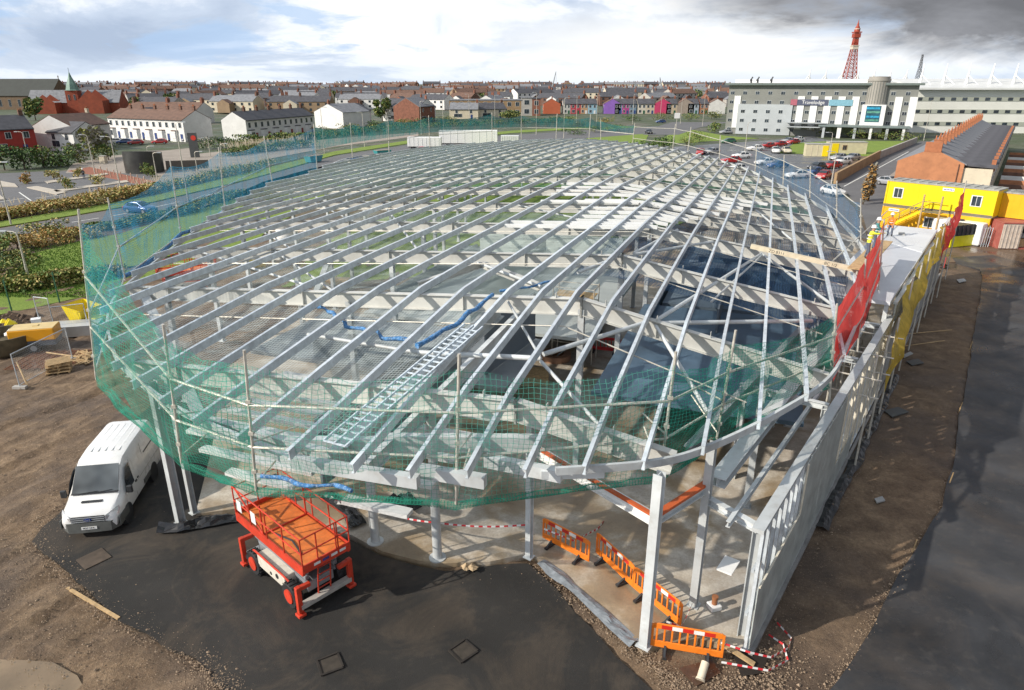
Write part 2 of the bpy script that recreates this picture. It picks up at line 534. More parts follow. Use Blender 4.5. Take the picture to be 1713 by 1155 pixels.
REDPAVE = asphalt('red_paving', (.27, .10, .06), 0, .15, .2)
SOIL = asphalt('brown_earth', (.13, .085, .055), wet=1, marks=.4, grit=.4)
LAWN = grass_mat('lawn_grass', (.11, .18, .02), (.22, .30, .042))
ROUGH = grass_mat('rough_grass', (.10, .105, .03), (.17, .15, .05))
SLABM = slab_mat()

# ------------------------------------------------------------------ ground polygons
def gp(px, z=0.0):
    return [tuple(P(x, y, z)[:2]) for x, y in px]
def inside(x, y, poly):
    c = False
    j = len(poly) - 1
    for i in range(len(poly)):
        a, b = poly[i], poly[j]
        if (a[1] > y) != (b[1] > y) and x < (b[0] - a[0]) * (y - a[1]) / (b[1] - a[1]) + a[0]:
            c = not c
        j = i
    return c
def rough_edge(poly, step=.6, amp=.12, closed=True):
    out = []
    n = len(poly)
    for i in range(n):
        a = Vector(poly[i] + (0,)) if len(poly[i]) == 2 else Vector(poly[i])
        b_ = poly[(i + 1) % n]
        b = Vector((b_[0], b_[1], 0))
        k = max(1, int((b - a).length / step))
        k = min(k, 60)
        for t in range(k):
            p = a.lerp(b, t / k)
            q = noise.noise_vector(Vector((p.x * .6, p.y * .6, 3.3)))
            out.append((p.x + q.x * amp * 2, p.y + q.y * amp * 2))
    return out
ASPH_PX = [(52, 908), (70, 885), (110, 850), (160, 790), (205, 735), (248, 678), (275, 640), (330, 655), (345, 760), (348, 868),
           (400, 860), (480, 880), (590, 905), (640, 932), (700, 948), (745, 953), (830, 952), (880, 945), (905, 968),
           (965, 1028), (1015, 1078), (1058, 1122), (1095, 1165), (1150, 1225), (1160, 1330), (700, 1420), (430, 1240), (385, 1158), (330, 1105),
           (250, 1060), (190, 1030), (150, 985), (110, 955), (80, 930)]
ASPH_POLY = gp(ASPH_PX)
TARM_PX = [(1385, 1160), (1430, 1105), (1483, 1010), (1505, 960), (1530, 925), (1575, 850), (1597, 765), (1600, 715), (1612, 660), (1622, 600), (1632, 545),
           (1643, 470), (1640, 452), (1600, 440), (1592, 432), (1660, 428), (1713, 440), (1900, 470), (2300, 560), (2300, 1160), (1900, 1500), (1390, 1400)]
TARM_POLY = gp(TARM_PX)
w0 = Vector((6.75, 15.32, 0)); w1 = Vector((37.6, 58.5, 0))
WD = (w1 - w0).normalized()
WN = Vector((-WD.y, WD.x, 0))           # points into the building
SLAB_PX = [(328, 866), (395, 857), (480, 877), (590, 902), (640, 929), (700, 944), (745, 949), (820, 946), (887, 932), (960, 985), (1075, 1090), (1165, 1075), (1246, 1094)]
SLAB_POLY = gp(SLAB_PX) + [(38.0, 59.1), (36, 75), (32, 92), (26, 92), (22, 76), (8, 62), (-8, 52), (-15, 46), (-16.5, 36), (-13.5, 27)]

def axis(lo, f0, f1, hi, step, grow=1.18):
    xs = []
    x = f0
    while x < f1:
        xs.append(x); x += step
    s = step
    a = [f1]; x = f1
    while x < hi:
        s *= grow; x += s; a.append(min(x, hi))
    s = step; b = []; x = f0
    while x > lo:
        s *= grow; x -= s; b.append(max(x, lo))
    return b[::-1] + xs + a
xs = axis(-6000, -34, 24, 6000, .3)
ys = axis(-40, 11, 46, 12000, .3)
def ground_h(x, y):
    z = terr(x, y) - .02
    if -40 < x < 46 and 8 < y < 66:
        for pl in (ASPH_POLY, TARM_POLY, SLAB_POLY):
            if inside(x, y, pl):
                return -.12
        v = Vector((x * .45, y * .45, 0))
        h = noise.noise(v) * .10 + noise.noise(v * 3.1) * .07 + noise.noise(v * 8) * .035
        # wheel ruts run up the left side of the site
        if x < -12:
            q = x * .93 - y * .37 + .8 * noise.noise(v * .35)
            a_ = abs((q / 1.9) % 1.0 - .5)
            on = max(0, noise.noise(Vector((q * .35, y * .08, 2))) + .25)
            h += (-.17 * sm(.17, .08, a_) + .09 * sm(.06, .0, abs(a_ - .23))) * min(1, on * 2.2) + .05 * noise.noise(v * 14)
        if 11 < y < 15.5 and x < -12: h -= .10
        z += .03 + h
    return z
gv = [(x, y, ground_h(x, y)) for y in ys for x in xs]
nx = len(xs)
gf = [(j * nx + i, j * nx + i + 1, (j + 1) * nx + i + 1, (j + 1) * nx + i) for j in range(len(ys) - 1) for i in range(nx - 1)]
g = MB(); g.add(gv, gf)
structure(g.build('ground', MUD, smooth=60))

def sheet(name, poly, z, m, edge=0.0, thick=.12, kind='structure'):
    pl = rough_edge(poly, .5, edge) if edge else poly
    a = sum(pl[i][0] * pl[(i + 1) % len(pl)][1] - pl[(i + 1) % len(pl)][0] * pl[i][1] for i in range(len(pl)))
    if a < 0: pl = pl[::-1]
    b = MB(); b.prism(pl, z - thick, z)
    o = b.build(name, m)
    o['kind'] = kind
    return o
sheet('asphalt_yard', ASPH_POLY, .05, ASPH, .13)
sheet('access_road', TARM_POLY, .055, TARM, .05, .14)
sheet('floor_slab', SLAB_POLY, .16, SLABM, 0, .3)
# earth yard in front of the cabins
sheet('earth_yard', gp([(1585, 440), (1575, 405), (1640, 396), (1713, 398), (1900, 400), (1900, 470), (1713, 446), (1660, 434)]), .03, SOIL, .1)
# lawns left of the site
sheet('lawn', gp([(-60, 540), (-60, 468), (20, 470), (150, 455), (230, 452), (330, 420), (420, 372), (520, 315), (610, 283), (640, 275), (600, 300), (520, 340), (430, 400), (300, 455), (180, 490), (140, 498)]), .04, LAWN, .1)
sheet('lawn', gp([(20, 462), (45, 428), (130, 405), (200, 392), (330, 352), (440, 305), (520, 283), (600, 268), (640, 268), (560, 300), (470, 345), (380, 392), (240, 445), (120, 455)]), .05, LAWN, .1)
# seen through the open roof, beyond the left edge of the building
sheet('lawn', gp([(640, 268), (760, 262), (900, 252), (1010, 246), (1075, 247), (1090, 215), (1030, 210), (960, 224), (700, 258)]), .045, LAWN, .1)
sheet('lawn', gp([(1070, 250), (1130, 240), (1270, 232), (1215, 228), (1160, 218), (1128, 222)]), .045, LAWN, .1)
sheet('lawn', [tuple((Vector((math.sin(R(20)), math.cos(R(20)))) * u_ + Vector((math.cos(R(20)), -math.sin(R(20)))) * v_)) for u_, v_ in ((44, -36), (58, -42), (80, -46), (104, -47), (117, -45), (117, -22), (100, -12), (84, -8), (76, -12), (62, -16), (52, -25))], .05, LAWN, .1)
# main road to the left and its verge
def strip(name, c, z, m):
    sheet(name, gp(c), z, m)
strip('road', [(-200, 420), (0, 383), (130, 362), (260, 340), (420, 302), (560, 262), (700, 240), (860, 226), (1010, 217), (1090, 212), (1120, 212), (1110, 222), (900, 238), (720, 252), (600, 270), (480, 308), (330, 352), (130, 384), (0, 403), (-200, 445)], .05, ROADM)
strip('verge', [(-200, 408), (0, 372), (130, 350), (260, 328), (420, 288), (560, 254), (700, 233), (860, 219), (1000, 212), (1000, 214.5), (860, 223), (700, 238), (560, 260), (420, 300), (260, 338), (130, 360), (0, 381), (-200, 418)], .09, LAWN)
strip('car_park', [(-150, 372), (0, 352), (140, 333), (262, 317), (262, 290), (180, 286), (60, 288), (-150, 297)], .04, ROADM)
strip('forecourt', [(110, 290), (262, 291), (262, 316), (330, 300), (440, 268), (560, 246), (700, 228), (700, 222), (560, 232), (440, 246), (330, 258), (330, 247), (180, 262), (120, 275)], .045, PAVE)
strip('red_paving', [(112, 287), (150, 280), (262, 305), (245, 312), (160, 294)], .06, REDPAVE)
strip('red_paving', [(205, 268), (235, 265), (262, 275), (260, 281)], .06, REDPAVE)
# right hand car park, lawn, street
strip('car_park', [(1100, 258), (1130, 246), (1300, 234), (1360, 228), (1385, 236), (1320, 247), (1300, 258), (1440, 262), (1470, 266), (1390, 305), (1430, 350), (1452, 400), (1300, 380), (1180, 300)], .045, PARKM)
strip('lawn', [(1302, 256), (1330, 240), (1400, 236), (1520, 237), (1525, 240), (1470, 263), (1440, 261)], .07, LAWN)
strip('street', [(1400, 306), (1475, 265), (1540, 237), (1600, 237), (1545, 262), (1510, 300), (1495, 350), (1480, 420), (1462, 425), (1440, 350)], .06, ROADM)
strip('footway', [(1482, 300), (1530, 262), (1568, 240), (1576, 240), (1540, 262), (1495, 300)], .13, PAVE)
strip('road', [(1075, 226), (1100, 212), (1140, 200), (1215, 197), (1215, 206), (1170, 214), (1135, 226)], .055, ROADM)
strip('earth_bank', [(1378, 300), (1395, 302), (1470, 262), (1440, 262)], .06, SOIL)
# painted lines
lm = MB()
for a, b in (((-60, 398), (0, 390)), ((40, 384), (95, 375)), ((120, 372), (165, 365)), ((190, 361), (235, 353)), ((262, 346), (300, 338)), ((330, 331), (370, 321))):
    p, q = P(*a, .055), P(*b, .055)
    d = (q - p).normalized(); n_ = Vector((-d.y, d.x, 0)) * .09
    lm.poly([p - n_, q - n_, q + n_, p + n_])
for a, b in (((32, 322), (52, 336)), ((0, 338), (40, 332)), ((60, 332), (105, 326)), ((1412, 312), (1470, 281)), ((1470, 281), (1520, 254))):
    p, q = P(*a, .068), P(*b, .068)
    d = (q - p).normalized(); n_ = Vector((-d.y, d.x, 0)) * .1
    lm.poly([p - n_, q - n_, q + n_, p + n_])
structure(lm.build('road_marking', mat('road_paint', (.7, .7, .66), .7)))
# kerbed islands in the left car park
ISL = mat('pale_kerb', (.47, .42, .35), .8, 0, .1)
for pg in ([(75, 305), (178, 291), (182, 293), (80, 308)], [(90, 320), (212, 303), (216, 306), (95, 323)], [(45, 315), (62, 313), (112, 323), (95, 327)], [(-60, 330), (0, 328), (10, 335), (-60, 342)], [(0, 304), (25, 309), (30, 314), (0, 313)]):
    sheet('kerb_island', gp(pg), .16, ISL, 0, .2)
# ------------------------------------------------------------------ steel frame
AZ = R(20)
UU = Vector((math.sin(AZ), math.cos(AZ), 0))      # along the purlins
VV = Vector((math.cos(AZ), -math.sin(AZ), 0))     # along the rafters, to the right
EAVE = 6.05
def X(u, v, z=0.0):
    p = UU * u + VV * v
    return Vector((p.x, p.y, z))
OUT_PX = [(500, 765), (610, 788), (725, 790), (840, 790), (950, 786), (1105, 772), (1200, 742), (1300, 692), (1388, 632), (1425, 560), (1448, 500), (1455, 450),
          (1432, 400), (1380, 350), (1300, 308), (1250, 284), (1200, 268), (1150, 256), (1090, 245), (1016, 238), (920, 236), (826, 240), (726, 248),
          (651, 256), (580, 266), (520, 291), (458, 308), (400, 338), (330, 385), (265, 435), (200, 490), (181, 530), (184, 568), (198, 604), (232, 637), (280, 674), (345, 708), (420, 738)]
_o = [P(x, y, EAVE) for x, y in OUT_PX]
OUTL = []
for i in range(len(_o)):
    p0, p1, p2, p3 = _o[i - 1], _o[i], _o[(i + 1) % len(_o)], _o[(i + 2) % len(_o)]
    for k in range(6):
        t = k / 6
        OUTL.append(.5 * ((2 * p1) + (-p0 + p2) * t + (2 * p0 - 5 * p1 + 4 * p2 - p3) * t * t + (-p0 + 3 * p1 - 3 * p2 + p3) * t ** 3))
OUV = [(p.dot(UU), p.dot(VV)) for p in OUTL]
def crossings(k, val):
    r = []
    for i in range(len(OUV)):
        a, b = OUV[i], OUV[(i + 1) % len(OUV)]
        if (a[k] > val) != (b[k] > val):
            t = (val - a[k]) / (b[k] - a[k])
            r.append(a[1 - k] + t * (b[1 - k] - a[1 - k]))
    return sorted(r)
UMIN = min(a for a, b in OUV); UMAX = max(a for a, b in OUV)
_vr = {}
def vrange(u):
    u = max(UMIN + .2, min(UMAX - .2, u))
    k = round(u * 5)
    if k not in _vr:
        c = crossings(0, k / 5)
        _vr[k] = (c[0], c[-1]) if len(c) > 1 else (-10, -6)
    return _vr[k]
def ridge_v(u):
    a, b = vrange(u)
    return max(a + 1.5, min(b - 1.5, -6 - .34 * max(0, u - 42)))
def ridge_z(u):
    f = max(0, min(1, (u - UMIN + 1.5) / 12.5)) ** .85
    return EAVE + (1.8 - .010 * max(0, u - 26)) * f * sm(UMAX + 6, UMAX - 14, u)
def roofz(p):
    u, v = p.dot(UU), p.dot(VV)
    a, b = vrange(u); r = ridge_v(u)
    t = (v - a) / (r - a) if v < r else (b - v) / (b - r)
    return EAVE + (ridge_z(u) - EAVE) * max(0.0, min(1.0, t))
def RF(px, py, dz=0.0):
    z = 7.0
    for _ in range(12):
        p = P(px, py, z); z = .5 * z + .5 * (roofz(p) + dz)
    return P(px, py, z)
B0 = X(20, -8, 0)
BL = thing('steel_building_frame', 'large curved open roof frame of pale galvanised steel rising in the middle of the site', 'building frame', B0)
def bp(mb, name, m, smooth=None):
    return mb.build(name, m, BL, B0, smooth)
RAFT = [16.9, 24.3, 32.0, 40.2, 48, 56, 64, 72, 80, 88, 96, 104, 112]
NOTE = []
# rafters, two straight halves meeting at the ridge
for u in RAFT:
    a, b = vrange(u); r = ridge_v(u); zr = ridge_z(u)
    for v in (a + .2, b - .2):
        p, q = X(u, v, EAVE - .30), X(u, r, zr - .30)
        m = MB(); m.isec(p, q, .28, .66, .035)
        # purlin cleats, stiffeners and the bolted splice at the ridge
        k = math.ceil((min(v, r) + 49.93) / 1.95)
        while -49.93 + 1.95 * k < max(v, r):
            vv = -49.93 + 1.95 * k
            e = p.lerp(q, (vv - v) / (r - v))
            m.box((e.x, e.y, e.z + .43), (.02, .16, .20), -AZ)
            if k % 4 == 0: m.box((e.x, e.y, e.z), (.03, .25, .58), -AZ)
            k += 1
        m.box((q.x, q.y, q.z), (.07, .34, .80), -AZ)
        bp(m, 'rafter', RAFTM)
# purlins
v = -49.93
while v < 6.4:
    c = crossings(1, v)
    for k in range(0, len(c) - 1, 2):
        u0, u1 = c[k] - .45, c[k + 1] + .45
        if u1 - u0 < 2.5:
            continue
        pts = []
        for u in [u0] + [r_ for r_ in RAFT if u0 + .6 < r_ < u1 - .6] + [u1]:
            q = X(u, v); q.z = roofz(q) + .185
            pts.append(q)
        m = MB()
        for p, q in zip(pts, pts[1:]):
            m.beam(p, q, .022, .26, 0, ZUP, .045)
            m.beam(p, q, .11, .022, 0, ZUP, 0, .141)
            m.beam(p, q, .09, .022, 0, ZUP, 0, -.141)
        bp(m, 'purlin', STEEL)
    v += 1.38 if v > -9.5 else 1.95
# thin sag rods half way between the rafters
for u0, u1 in zip(RAFT, RAFT[1:]):
    u = (u0 + u1) / 2
    a, b = vrange(u); r = ridge_v(u)
    m = MB()
    m.tube(X(u, a + 1, EAVE + .15), X(u + 1.2, r, ridge_z(u) + .17), .022, 5)
    m.tube(X(u, b - 1, EAVE + .15), X(u + 1.2, r, ridge_z(u) + .17), .022, 5)
    bp(m, 'sag_rod', SCAFF)
# eaves beam around the edge
n = len(OUTL)
for s in range(19):
    m = MB()
    for i in range(s * n // 19, (s + 1) * n // 19):
        p, q = OUTL[i] + Vector((0, 0, -.02)), OUTL[(i + 1) % n] + Vector((0, 0, -.02))
        if p.y < 17.2 and p.x < 1.0: continue
        m.beam(p, q, .10, .22)
    if m.v: bp(m, 'edge_beam', STEEL2)
# round and flat roof bracing
for (a, b, r) in (((909, 593), (1083, 539), .085), ((1097, 537), (1274, 425), .085), ((1097, 541), (1358, 537), .085), ((967, 456), (1036, 430), .08), ((1061, 424), (1133, 385), .08),
                  ((1061, 426), (1198, 404), .08), ((1274, 425), (1400, 516), .075), ((1256, 345), (1325, 402), .07), ((640, 340), (700, 420), .07), ((700, 590), (905, 600), .09), ((1097, 545), (1184, 690), .07), ((850, 505), (905, 600), .05), ((800, 440), (905, 480), .07),
                  ((330, 420), (520, 480), .06), ((515, 560), (700, 590), .07), ((905, 605), (1010, 720), .06), ((1274, 428), (1190, 505), .05)):
    m = MB(); m.tube(RF(*a, -.15), RF(*b, -.15), r, 10); bp(m, 'roof_brace', STEEL2, 40)
# wind bracing in the eaves bays and a few odd ties left in from erection
for i, (u0, u1) in enumerate(zip(RAFT[1:], RAFT[2:])):
    a0, b0 = vrange(u0); a1, b1 = vrange(u1)
    prs = [(u0, a0 + 2.2, u1, a1 + 7.5), (u1, a1 + 7.5, u0, a0 + 12.5)] if i % 2 == 0 else [(u0, a0 + 9, u1, a1 + 3)]
    if i in (2, 4, 6): prs.append((u0, ridge_v(u0) - 2, u1, ridge_v(u1) - 9))
    for (ua, va, ub, vb) in prs:
        p, q = X(ua, va), X(ub, vb); p.z = roofz(p) - .12; q.z = roofz(q) - .12
        m = MB(); m.tube(p, q, .055, 8); bp(m, 'roof_brace', STEEL2, 40)
for (a, b) in (((700, 478), (805, 442)), ((805, 442), (903, 480))):
    m = MB(); m.isec(RF(*a, -.4), RF(*b, -.4), .2, .34, .03); bp(m, 'tie_beam', RAFTM)
# white cross joists between the purlins round the roof light
JW = mat('white_steel', (.72, .73, .72), .45, .05, .06, 1)
jA, jB, jC, jD = (845, 381), (1052, 408), (1285, 327), (948, 310)
for i in range(13):
    t = i / 12.0
    L0 = Vector((jA[0] + (jD[0] - jA[0]) * t, jA[1] + (jD[1] - jA[1]) * t))
    R0 = Vector((jB[0] + (jC[0] - jB[0]) * t, jB[1] + (jC[1] - jB[1]) * t))
    if i in (2, 3, 4, 5, 6, 8):
        L0 = L0.lerp(R0, .46 - .03 * i)
    p, q = RF(L0.x, L0.y), RF(R0.x, R0.y)
    u = p.dot(UU); dv = (q.dot(VV))
    q2 = X(u, dv); q2.z = roofz(q2); p2 = X(u, p.dot(VV)); p2.z = roofz(p2)
    k = 6
    m = MB()
    for s in range(k):
        a = p2.lerp(q2, s / k); b = p2.lerp(q2, (s + 1) / k)
        a.z = roofz(a) + .12; b.z = roofz(b) + .12
        m.beam(a, b, .16, .20)
    bp(m, 'cross_joist', JW)
# columns
def column(x, y, z0, z1, w=.26, rz=-AZ, rnd_=False, m_=None):
    m = MB()
    if rnd_:
        m.tube((x, y, z0), (x, y, z1), .16, 20)
        m.tube((x, y, z0 - .01), (x, y, z0 + .03), .30, 16)
    else:
        up = Vector((math.sin(-rz), math.cos(rz), 0))
        m.isec((x, y, z0), (x, y, z1), w, w, .028, 0, up)
        m.box((x, y, z0 + .015), (w * 1.6, w * 1.6, .03), rz)
    return bp(m, 'column', m_ or STEEL2, 40 if rnd_ else None)
for p, w, rd in ((P(885, 932, .16), .2, 0), (P(1078, 1079, .16), .26, 0), (P(1160, 1012, .16), .23, 0), (P(628, 906, .16), .3, 1), (P(732, 933, .16), .3, 1), (P(303, 876, .16), .28, 0), (P(325, 858, .16), .2, 0)):
    column(p.x, p.y, .16, EAVE - .1, w, -R(36), rd)
for u in RAFT[1:]:
    a, b = vrange(u); r = ridge_v(u)
    vs = [a + 2.6, r, b - 2.2]
    if r - a > 14: vs.insert(1, a + 2.6 + (r - a - 2.6) * .5)
    if r - a > 24: vs.insert(1, a + 2.6 + (r - a - 2.6) * .25)
    for v in vs:
        q = X(u, v)
        column(q.x, q.y, .16, roofz(q) - .40, .24)
# raking box member on the left front corner, and first floor work behind it
m = MB(); m.beam(RF(240, 492, -.4), P(338, 705, 3.2), .42, .34); bp(m, 'raking_strut', STEEL2)
m = MB(); m.beam(P(560, 410, 5.6), P(520, 515, 3.2), .34, .3); bp(m, 'raking_strut', STEEL2)
# mid height beams at the open front corner
c885, cC, c116 = P(885, 932), P(1078, 1079), P(1160, 1012)
z = 4.42
OXIDE = mat('red_oxide_timber', (.50, .10, .025), .6, 0, .12, 3)
def mid(p, q, zz, w, h, m_, name):
    m = MB(); m.isec(Vector((p.x, p.y, zz)), Vector((q.x, q.y, zz)), w, h, .03); return bp(m, name, m_)
mid(c885, cC, z - .05, .24, .30, WHITE, 'tie_beam')
m = MB(); m.beam((c885.x, c885.y, z + .14), (cC.x, cC.y, z + .14), .13, .07, 0, ZUP, .08); bp(m, 'timber_packer', OXIDE)
mid(cC, c116, z - .05, .2, .24, STEEL2, 'tie_beam')
m = MB(); m.beam((cC.x, cC.y, z + .12), (c116.x, c116.y, z + .12), .2, .09); bp(m, 'timber_packer', OXIDE)
cE = P(1240, 1070)
mid(c116, cE, 3.95, .2, .24, STEEL2, 'tie_beam')
m = MB(); m.isec((cE.x, cE.y, .16), (cE.x, cE.y, 4.1), .24, .24, .03, 0, WN); bp(m, 'column', STEEL2)
m = MB(); m.box((cE.x - .5, cE.y + .5, 2.3), (.75, .45, .05), R(54)); bp(m, 'bracket_plate', WHITE)
# beams running back along the right hand side
for off, zz, w_, h_, l0, l1 in ((1.75, 4.55, .5, .3, 1.2, 20), (3.1, 4.6, .25, .45, 2.2, 20), (.95, 4.1, .12, .2, 0, 20)):
    p = w0 + WN * off + WD * l0; q = w0 + WN * off + WD * l1
    mid(p, q, zz, w_, h_, GREYST if off > 3 else STEEL2, 'side_beam')
for s_ in (9, 14.5, 20):
    p = w0 + WN * .3 + WD * s_; q = w0 + WN * 3.6 + WD * s_
    mid(p, q, 4.3, .2, .25, STEEL2, 'tie_beam')
    for k in (.4, 3.4):
        p = w0 + WN * k + WD * s_
        m = MB(); m.isec((p.x, p.y, .16), (p.x, p.y, 4.3), .22, .22, .03, 0, WN); bp(m, 'column', STEEL2)
# first floor decking and grey partition panels in the left half
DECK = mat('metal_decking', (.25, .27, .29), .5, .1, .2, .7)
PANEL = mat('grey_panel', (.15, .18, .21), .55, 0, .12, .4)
NAVY = mat('dark_blue_membrane', (.085, .14, .20), .45, 0, .35, .5)  # dark blue-grey of the right hand decks and partitions
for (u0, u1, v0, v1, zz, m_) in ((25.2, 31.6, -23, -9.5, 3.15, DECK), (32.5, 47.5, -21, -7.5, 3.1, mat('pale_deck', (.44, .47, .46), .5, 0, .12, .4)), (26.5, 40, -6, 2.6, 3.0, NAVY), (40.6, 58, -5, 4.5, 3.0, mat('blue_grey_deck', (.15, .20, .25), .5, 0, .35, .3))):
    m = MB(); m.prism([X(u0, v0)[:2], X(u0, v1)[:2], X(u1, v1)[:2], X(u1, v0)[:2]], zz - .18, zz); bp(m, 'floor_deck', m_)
def upright(u0, v0, u1, v1, z0, z1, m_, name='partition_panel'):
    m = MB(); m.beam(X(u0, v0, (z0 + z1) / 2), X(u1, v1, (z0 + z1) / 2), .09, z1 - z0); bp(m, name, m_)
upright(16.2, -12.6, 25.5, -11.7, 3.0, 5.5, PANEL)
upright(25.6, -19.5, 25.6, -11.8, 2.9, 4.2, PANEL)
upright(26.2, -10.8, 31.4, -10.2, 3.2, 5.7, PANEL)
upright(33.5, -19.5, 46, -19.5, 1.0, 4.4, PANEL)
upright(48.5, -22, 48.5, -10, .2, 3.6, PANEL)
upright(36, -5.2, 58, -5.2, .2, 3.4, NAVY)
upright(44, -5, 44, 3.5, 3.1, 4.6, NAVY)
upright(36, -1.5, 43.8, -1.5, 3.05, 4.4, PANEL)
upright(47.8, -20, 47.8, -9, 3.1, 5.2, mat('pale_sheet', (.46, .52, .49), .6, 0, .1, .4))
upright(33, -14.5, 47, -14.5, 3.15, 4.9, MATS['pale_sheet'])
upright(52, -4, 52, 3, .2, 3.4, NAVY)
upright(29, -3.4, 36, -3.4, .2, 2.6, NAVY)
# white deck joists seen on the left behind the net
for i in range(9):
    u = 15.6 + i * .95
    a, b = vrange(u)
    m = MB(); m.beam(X(u, max(a + 3.2, -19.5), 3.2), X(u, -13.2 + .05 * i, 3.2), .34, .14); bp(m, 'deck_joist', JW)
for i in range(5):
    m = MB(); u = 15.4 + i * 1.7
    m.beam(X(u, -11.2, 3.3), X(u, -8.9, 3.3), .4, .14); bp(m, 'deck_joist', JW)
# deep box girder beside the panel
m = MB(); m.isec(X(13.9, -10.4, 5.6), X(26, -10.0, 6.5), .36, .7, .04); bp(m, 'box_girder', STEEL2)
m = MB(); m.isec(X(13.9, -9.3, 5.6), X(26, -8.9, 6.5), .2, .5, .04); bp(m, 'box_girder', STEEL2)
# fascia beams at the front edge
for (a, b, h) in (((335, 712), (505, 775), .26), ((905, 792), (1010, 790), .24), ((480, 742), (640, 742), .36), ((490, 772), (700, 806), .34), ((690, 785), (812, 806), .34), ((812, 770), (940, 796), .34), ((645, 740), (905, 742), .5), ((330, 700), (560, 765), .3)):
    m = MB(); m.beam(P(*a, 5.75), P(*b, 5.75), .25, h); bp(m, 'fascia_beam', STEEL2)
# ------------------------------------------------------------------ nets and scaffold edge protection
GREEN = net_mat('green_net', (.02, .34, .22), .13, .11, .13, (.05, .45, .32))
TEAL = net_mat('teal_net', (.008, .14, .17), .12, .16, .34, (.02, .22, .22))
BLUE = net_mat('blue_net', (.04, .24, .40), .12, .14, .13)
BLUE_L = net_mat('pale_blue_net', (.08, .25, .45), .12, .10, .10)
WNET = net_mat('white_net', (.62, .70, .70), .14, .12, .12)
DBLUE = net_mat('dark_blue_net', (.03, .09, .19), .14, .14, .28)
RED = net_mat('red_net', (.82, .05, .05), .1, .3, .93, (.92, .13, .11))
YELN = net_mat('yellow_net', (.66, .47, .08), .1, .3, .85)
POLES = dict(c=((160, 625), (132, 359), 4.9), p1=((303, 767), (274, 550), 5), p2=((428, 813), (409, 593), 5), p3=((763, 835), (768, 600), 5), p4=((1105, 793), (1130, 595), 5),
             p5=((1200, 728), (1230, 558), 5), p6=((1388, 640), (1400, 515), 5.1))
ST = {}
for k, (b, t, zb) in POLES.items():
    p = P(*b, zb); ST[k] = (p, PY(t[0], t[1], p.y))
LEFT = [((209, 465), (181, 335)), ((303, 395), (285, 272)), ((377, 355), (366, 250)), ((456, 308), (442, 230)), ((531, 288), (525, 210)), ((590, 268), (586, 207)), ((651, 258), (649, 200)), ((719, 247), (717, 195)), ((823, 240), (823, 190))]
LST = [ST['c']]
for b, t in LEFT:
    p = P(*b, 5.8); LST.append((p, PY(t[0], t[1], p.y)))
BACK = [((823, 240), (823, 190)), ((872, 237), (872, 190)), ((930, 237), (932, 192)), ((985, 238), (988, 193)), ((1005, 238), (1005, 200)), ((1058, 242), (1062, 207))]
BST = []
for b, t in BACK:
    p = P(*b, 5.8); BST.append((p, PY(t[0], t[1], p.y)))
RBK = [((1058, 242), (1062, 207)), ((1125, 252), (1130, 209)), ((1150, 257), (1156, 214)), ((1203, 270), (1205, 228)), ((1263, 291), (1266, 245)), ((1310, 314), (1312, 262)), ((1355, 338), (1356, 280)), ((1400, 372), (1400, 305)), ((1440, 412), (1440, 335))]
RST = []
for b, t in RBK:
    p = P(*b, 5.8); RST.append((p, PY(t[0], t[1], p.y)))
SC0 = X(14, -9, 5)
SCF = thing('scaffold_edge_rail', 'line of scaffold tube posts and rails around the edge of the open roof', 'scaffold', SC0)
done = []
for lst in ([ST[k] for k in ('c', 'p1', 'p2', 'p3', 'p4', 'p5', 'p6')], LST[1:], BST[1:], RST[1:]):
    for p, q in lst:
        m = MB(); m.tube(p + (p - q) * .04, q + (q - p) * .03, .042 if p.y < 60 else .06, 8)
        for t in (.12, .42, .66):
            m.box(p.lerp(q, t), (.13, .13, .1))
        m.build('post', SCAFF, SCF, SC0, 40)
def rails(lst, ts, r=.032, sag=0.0):
    for t in ts:
        m = MB(); pts = []
        for (p, q), (p2, q2) in zip(lst, lst[1:]):
            for k in range(5):
                a = p.lerp(q, t).lerp(p2.lerp(q2, t), k / 5)
                a.z -= sag * math.sin(math.pi * k / 5)
                pts.append(a)
        pts.append(lst[-1][0].lerp(lst[-1][1], t))
        m.path(pts, r, 6); m.build('guard_rail', SCAFF, SCF, SC0, 40)
FRONT = [ST[k] for k in ('c', 'p1', 'p2', 'p3', 'p4', 'p5', 'p6')]
rails(FRONT, (.31, .63), .04)
rails(LST, (.02, .40), .04)
rails(BST, (.03, .5), .05)
rails(RST, (.3, .85), .04, .05)
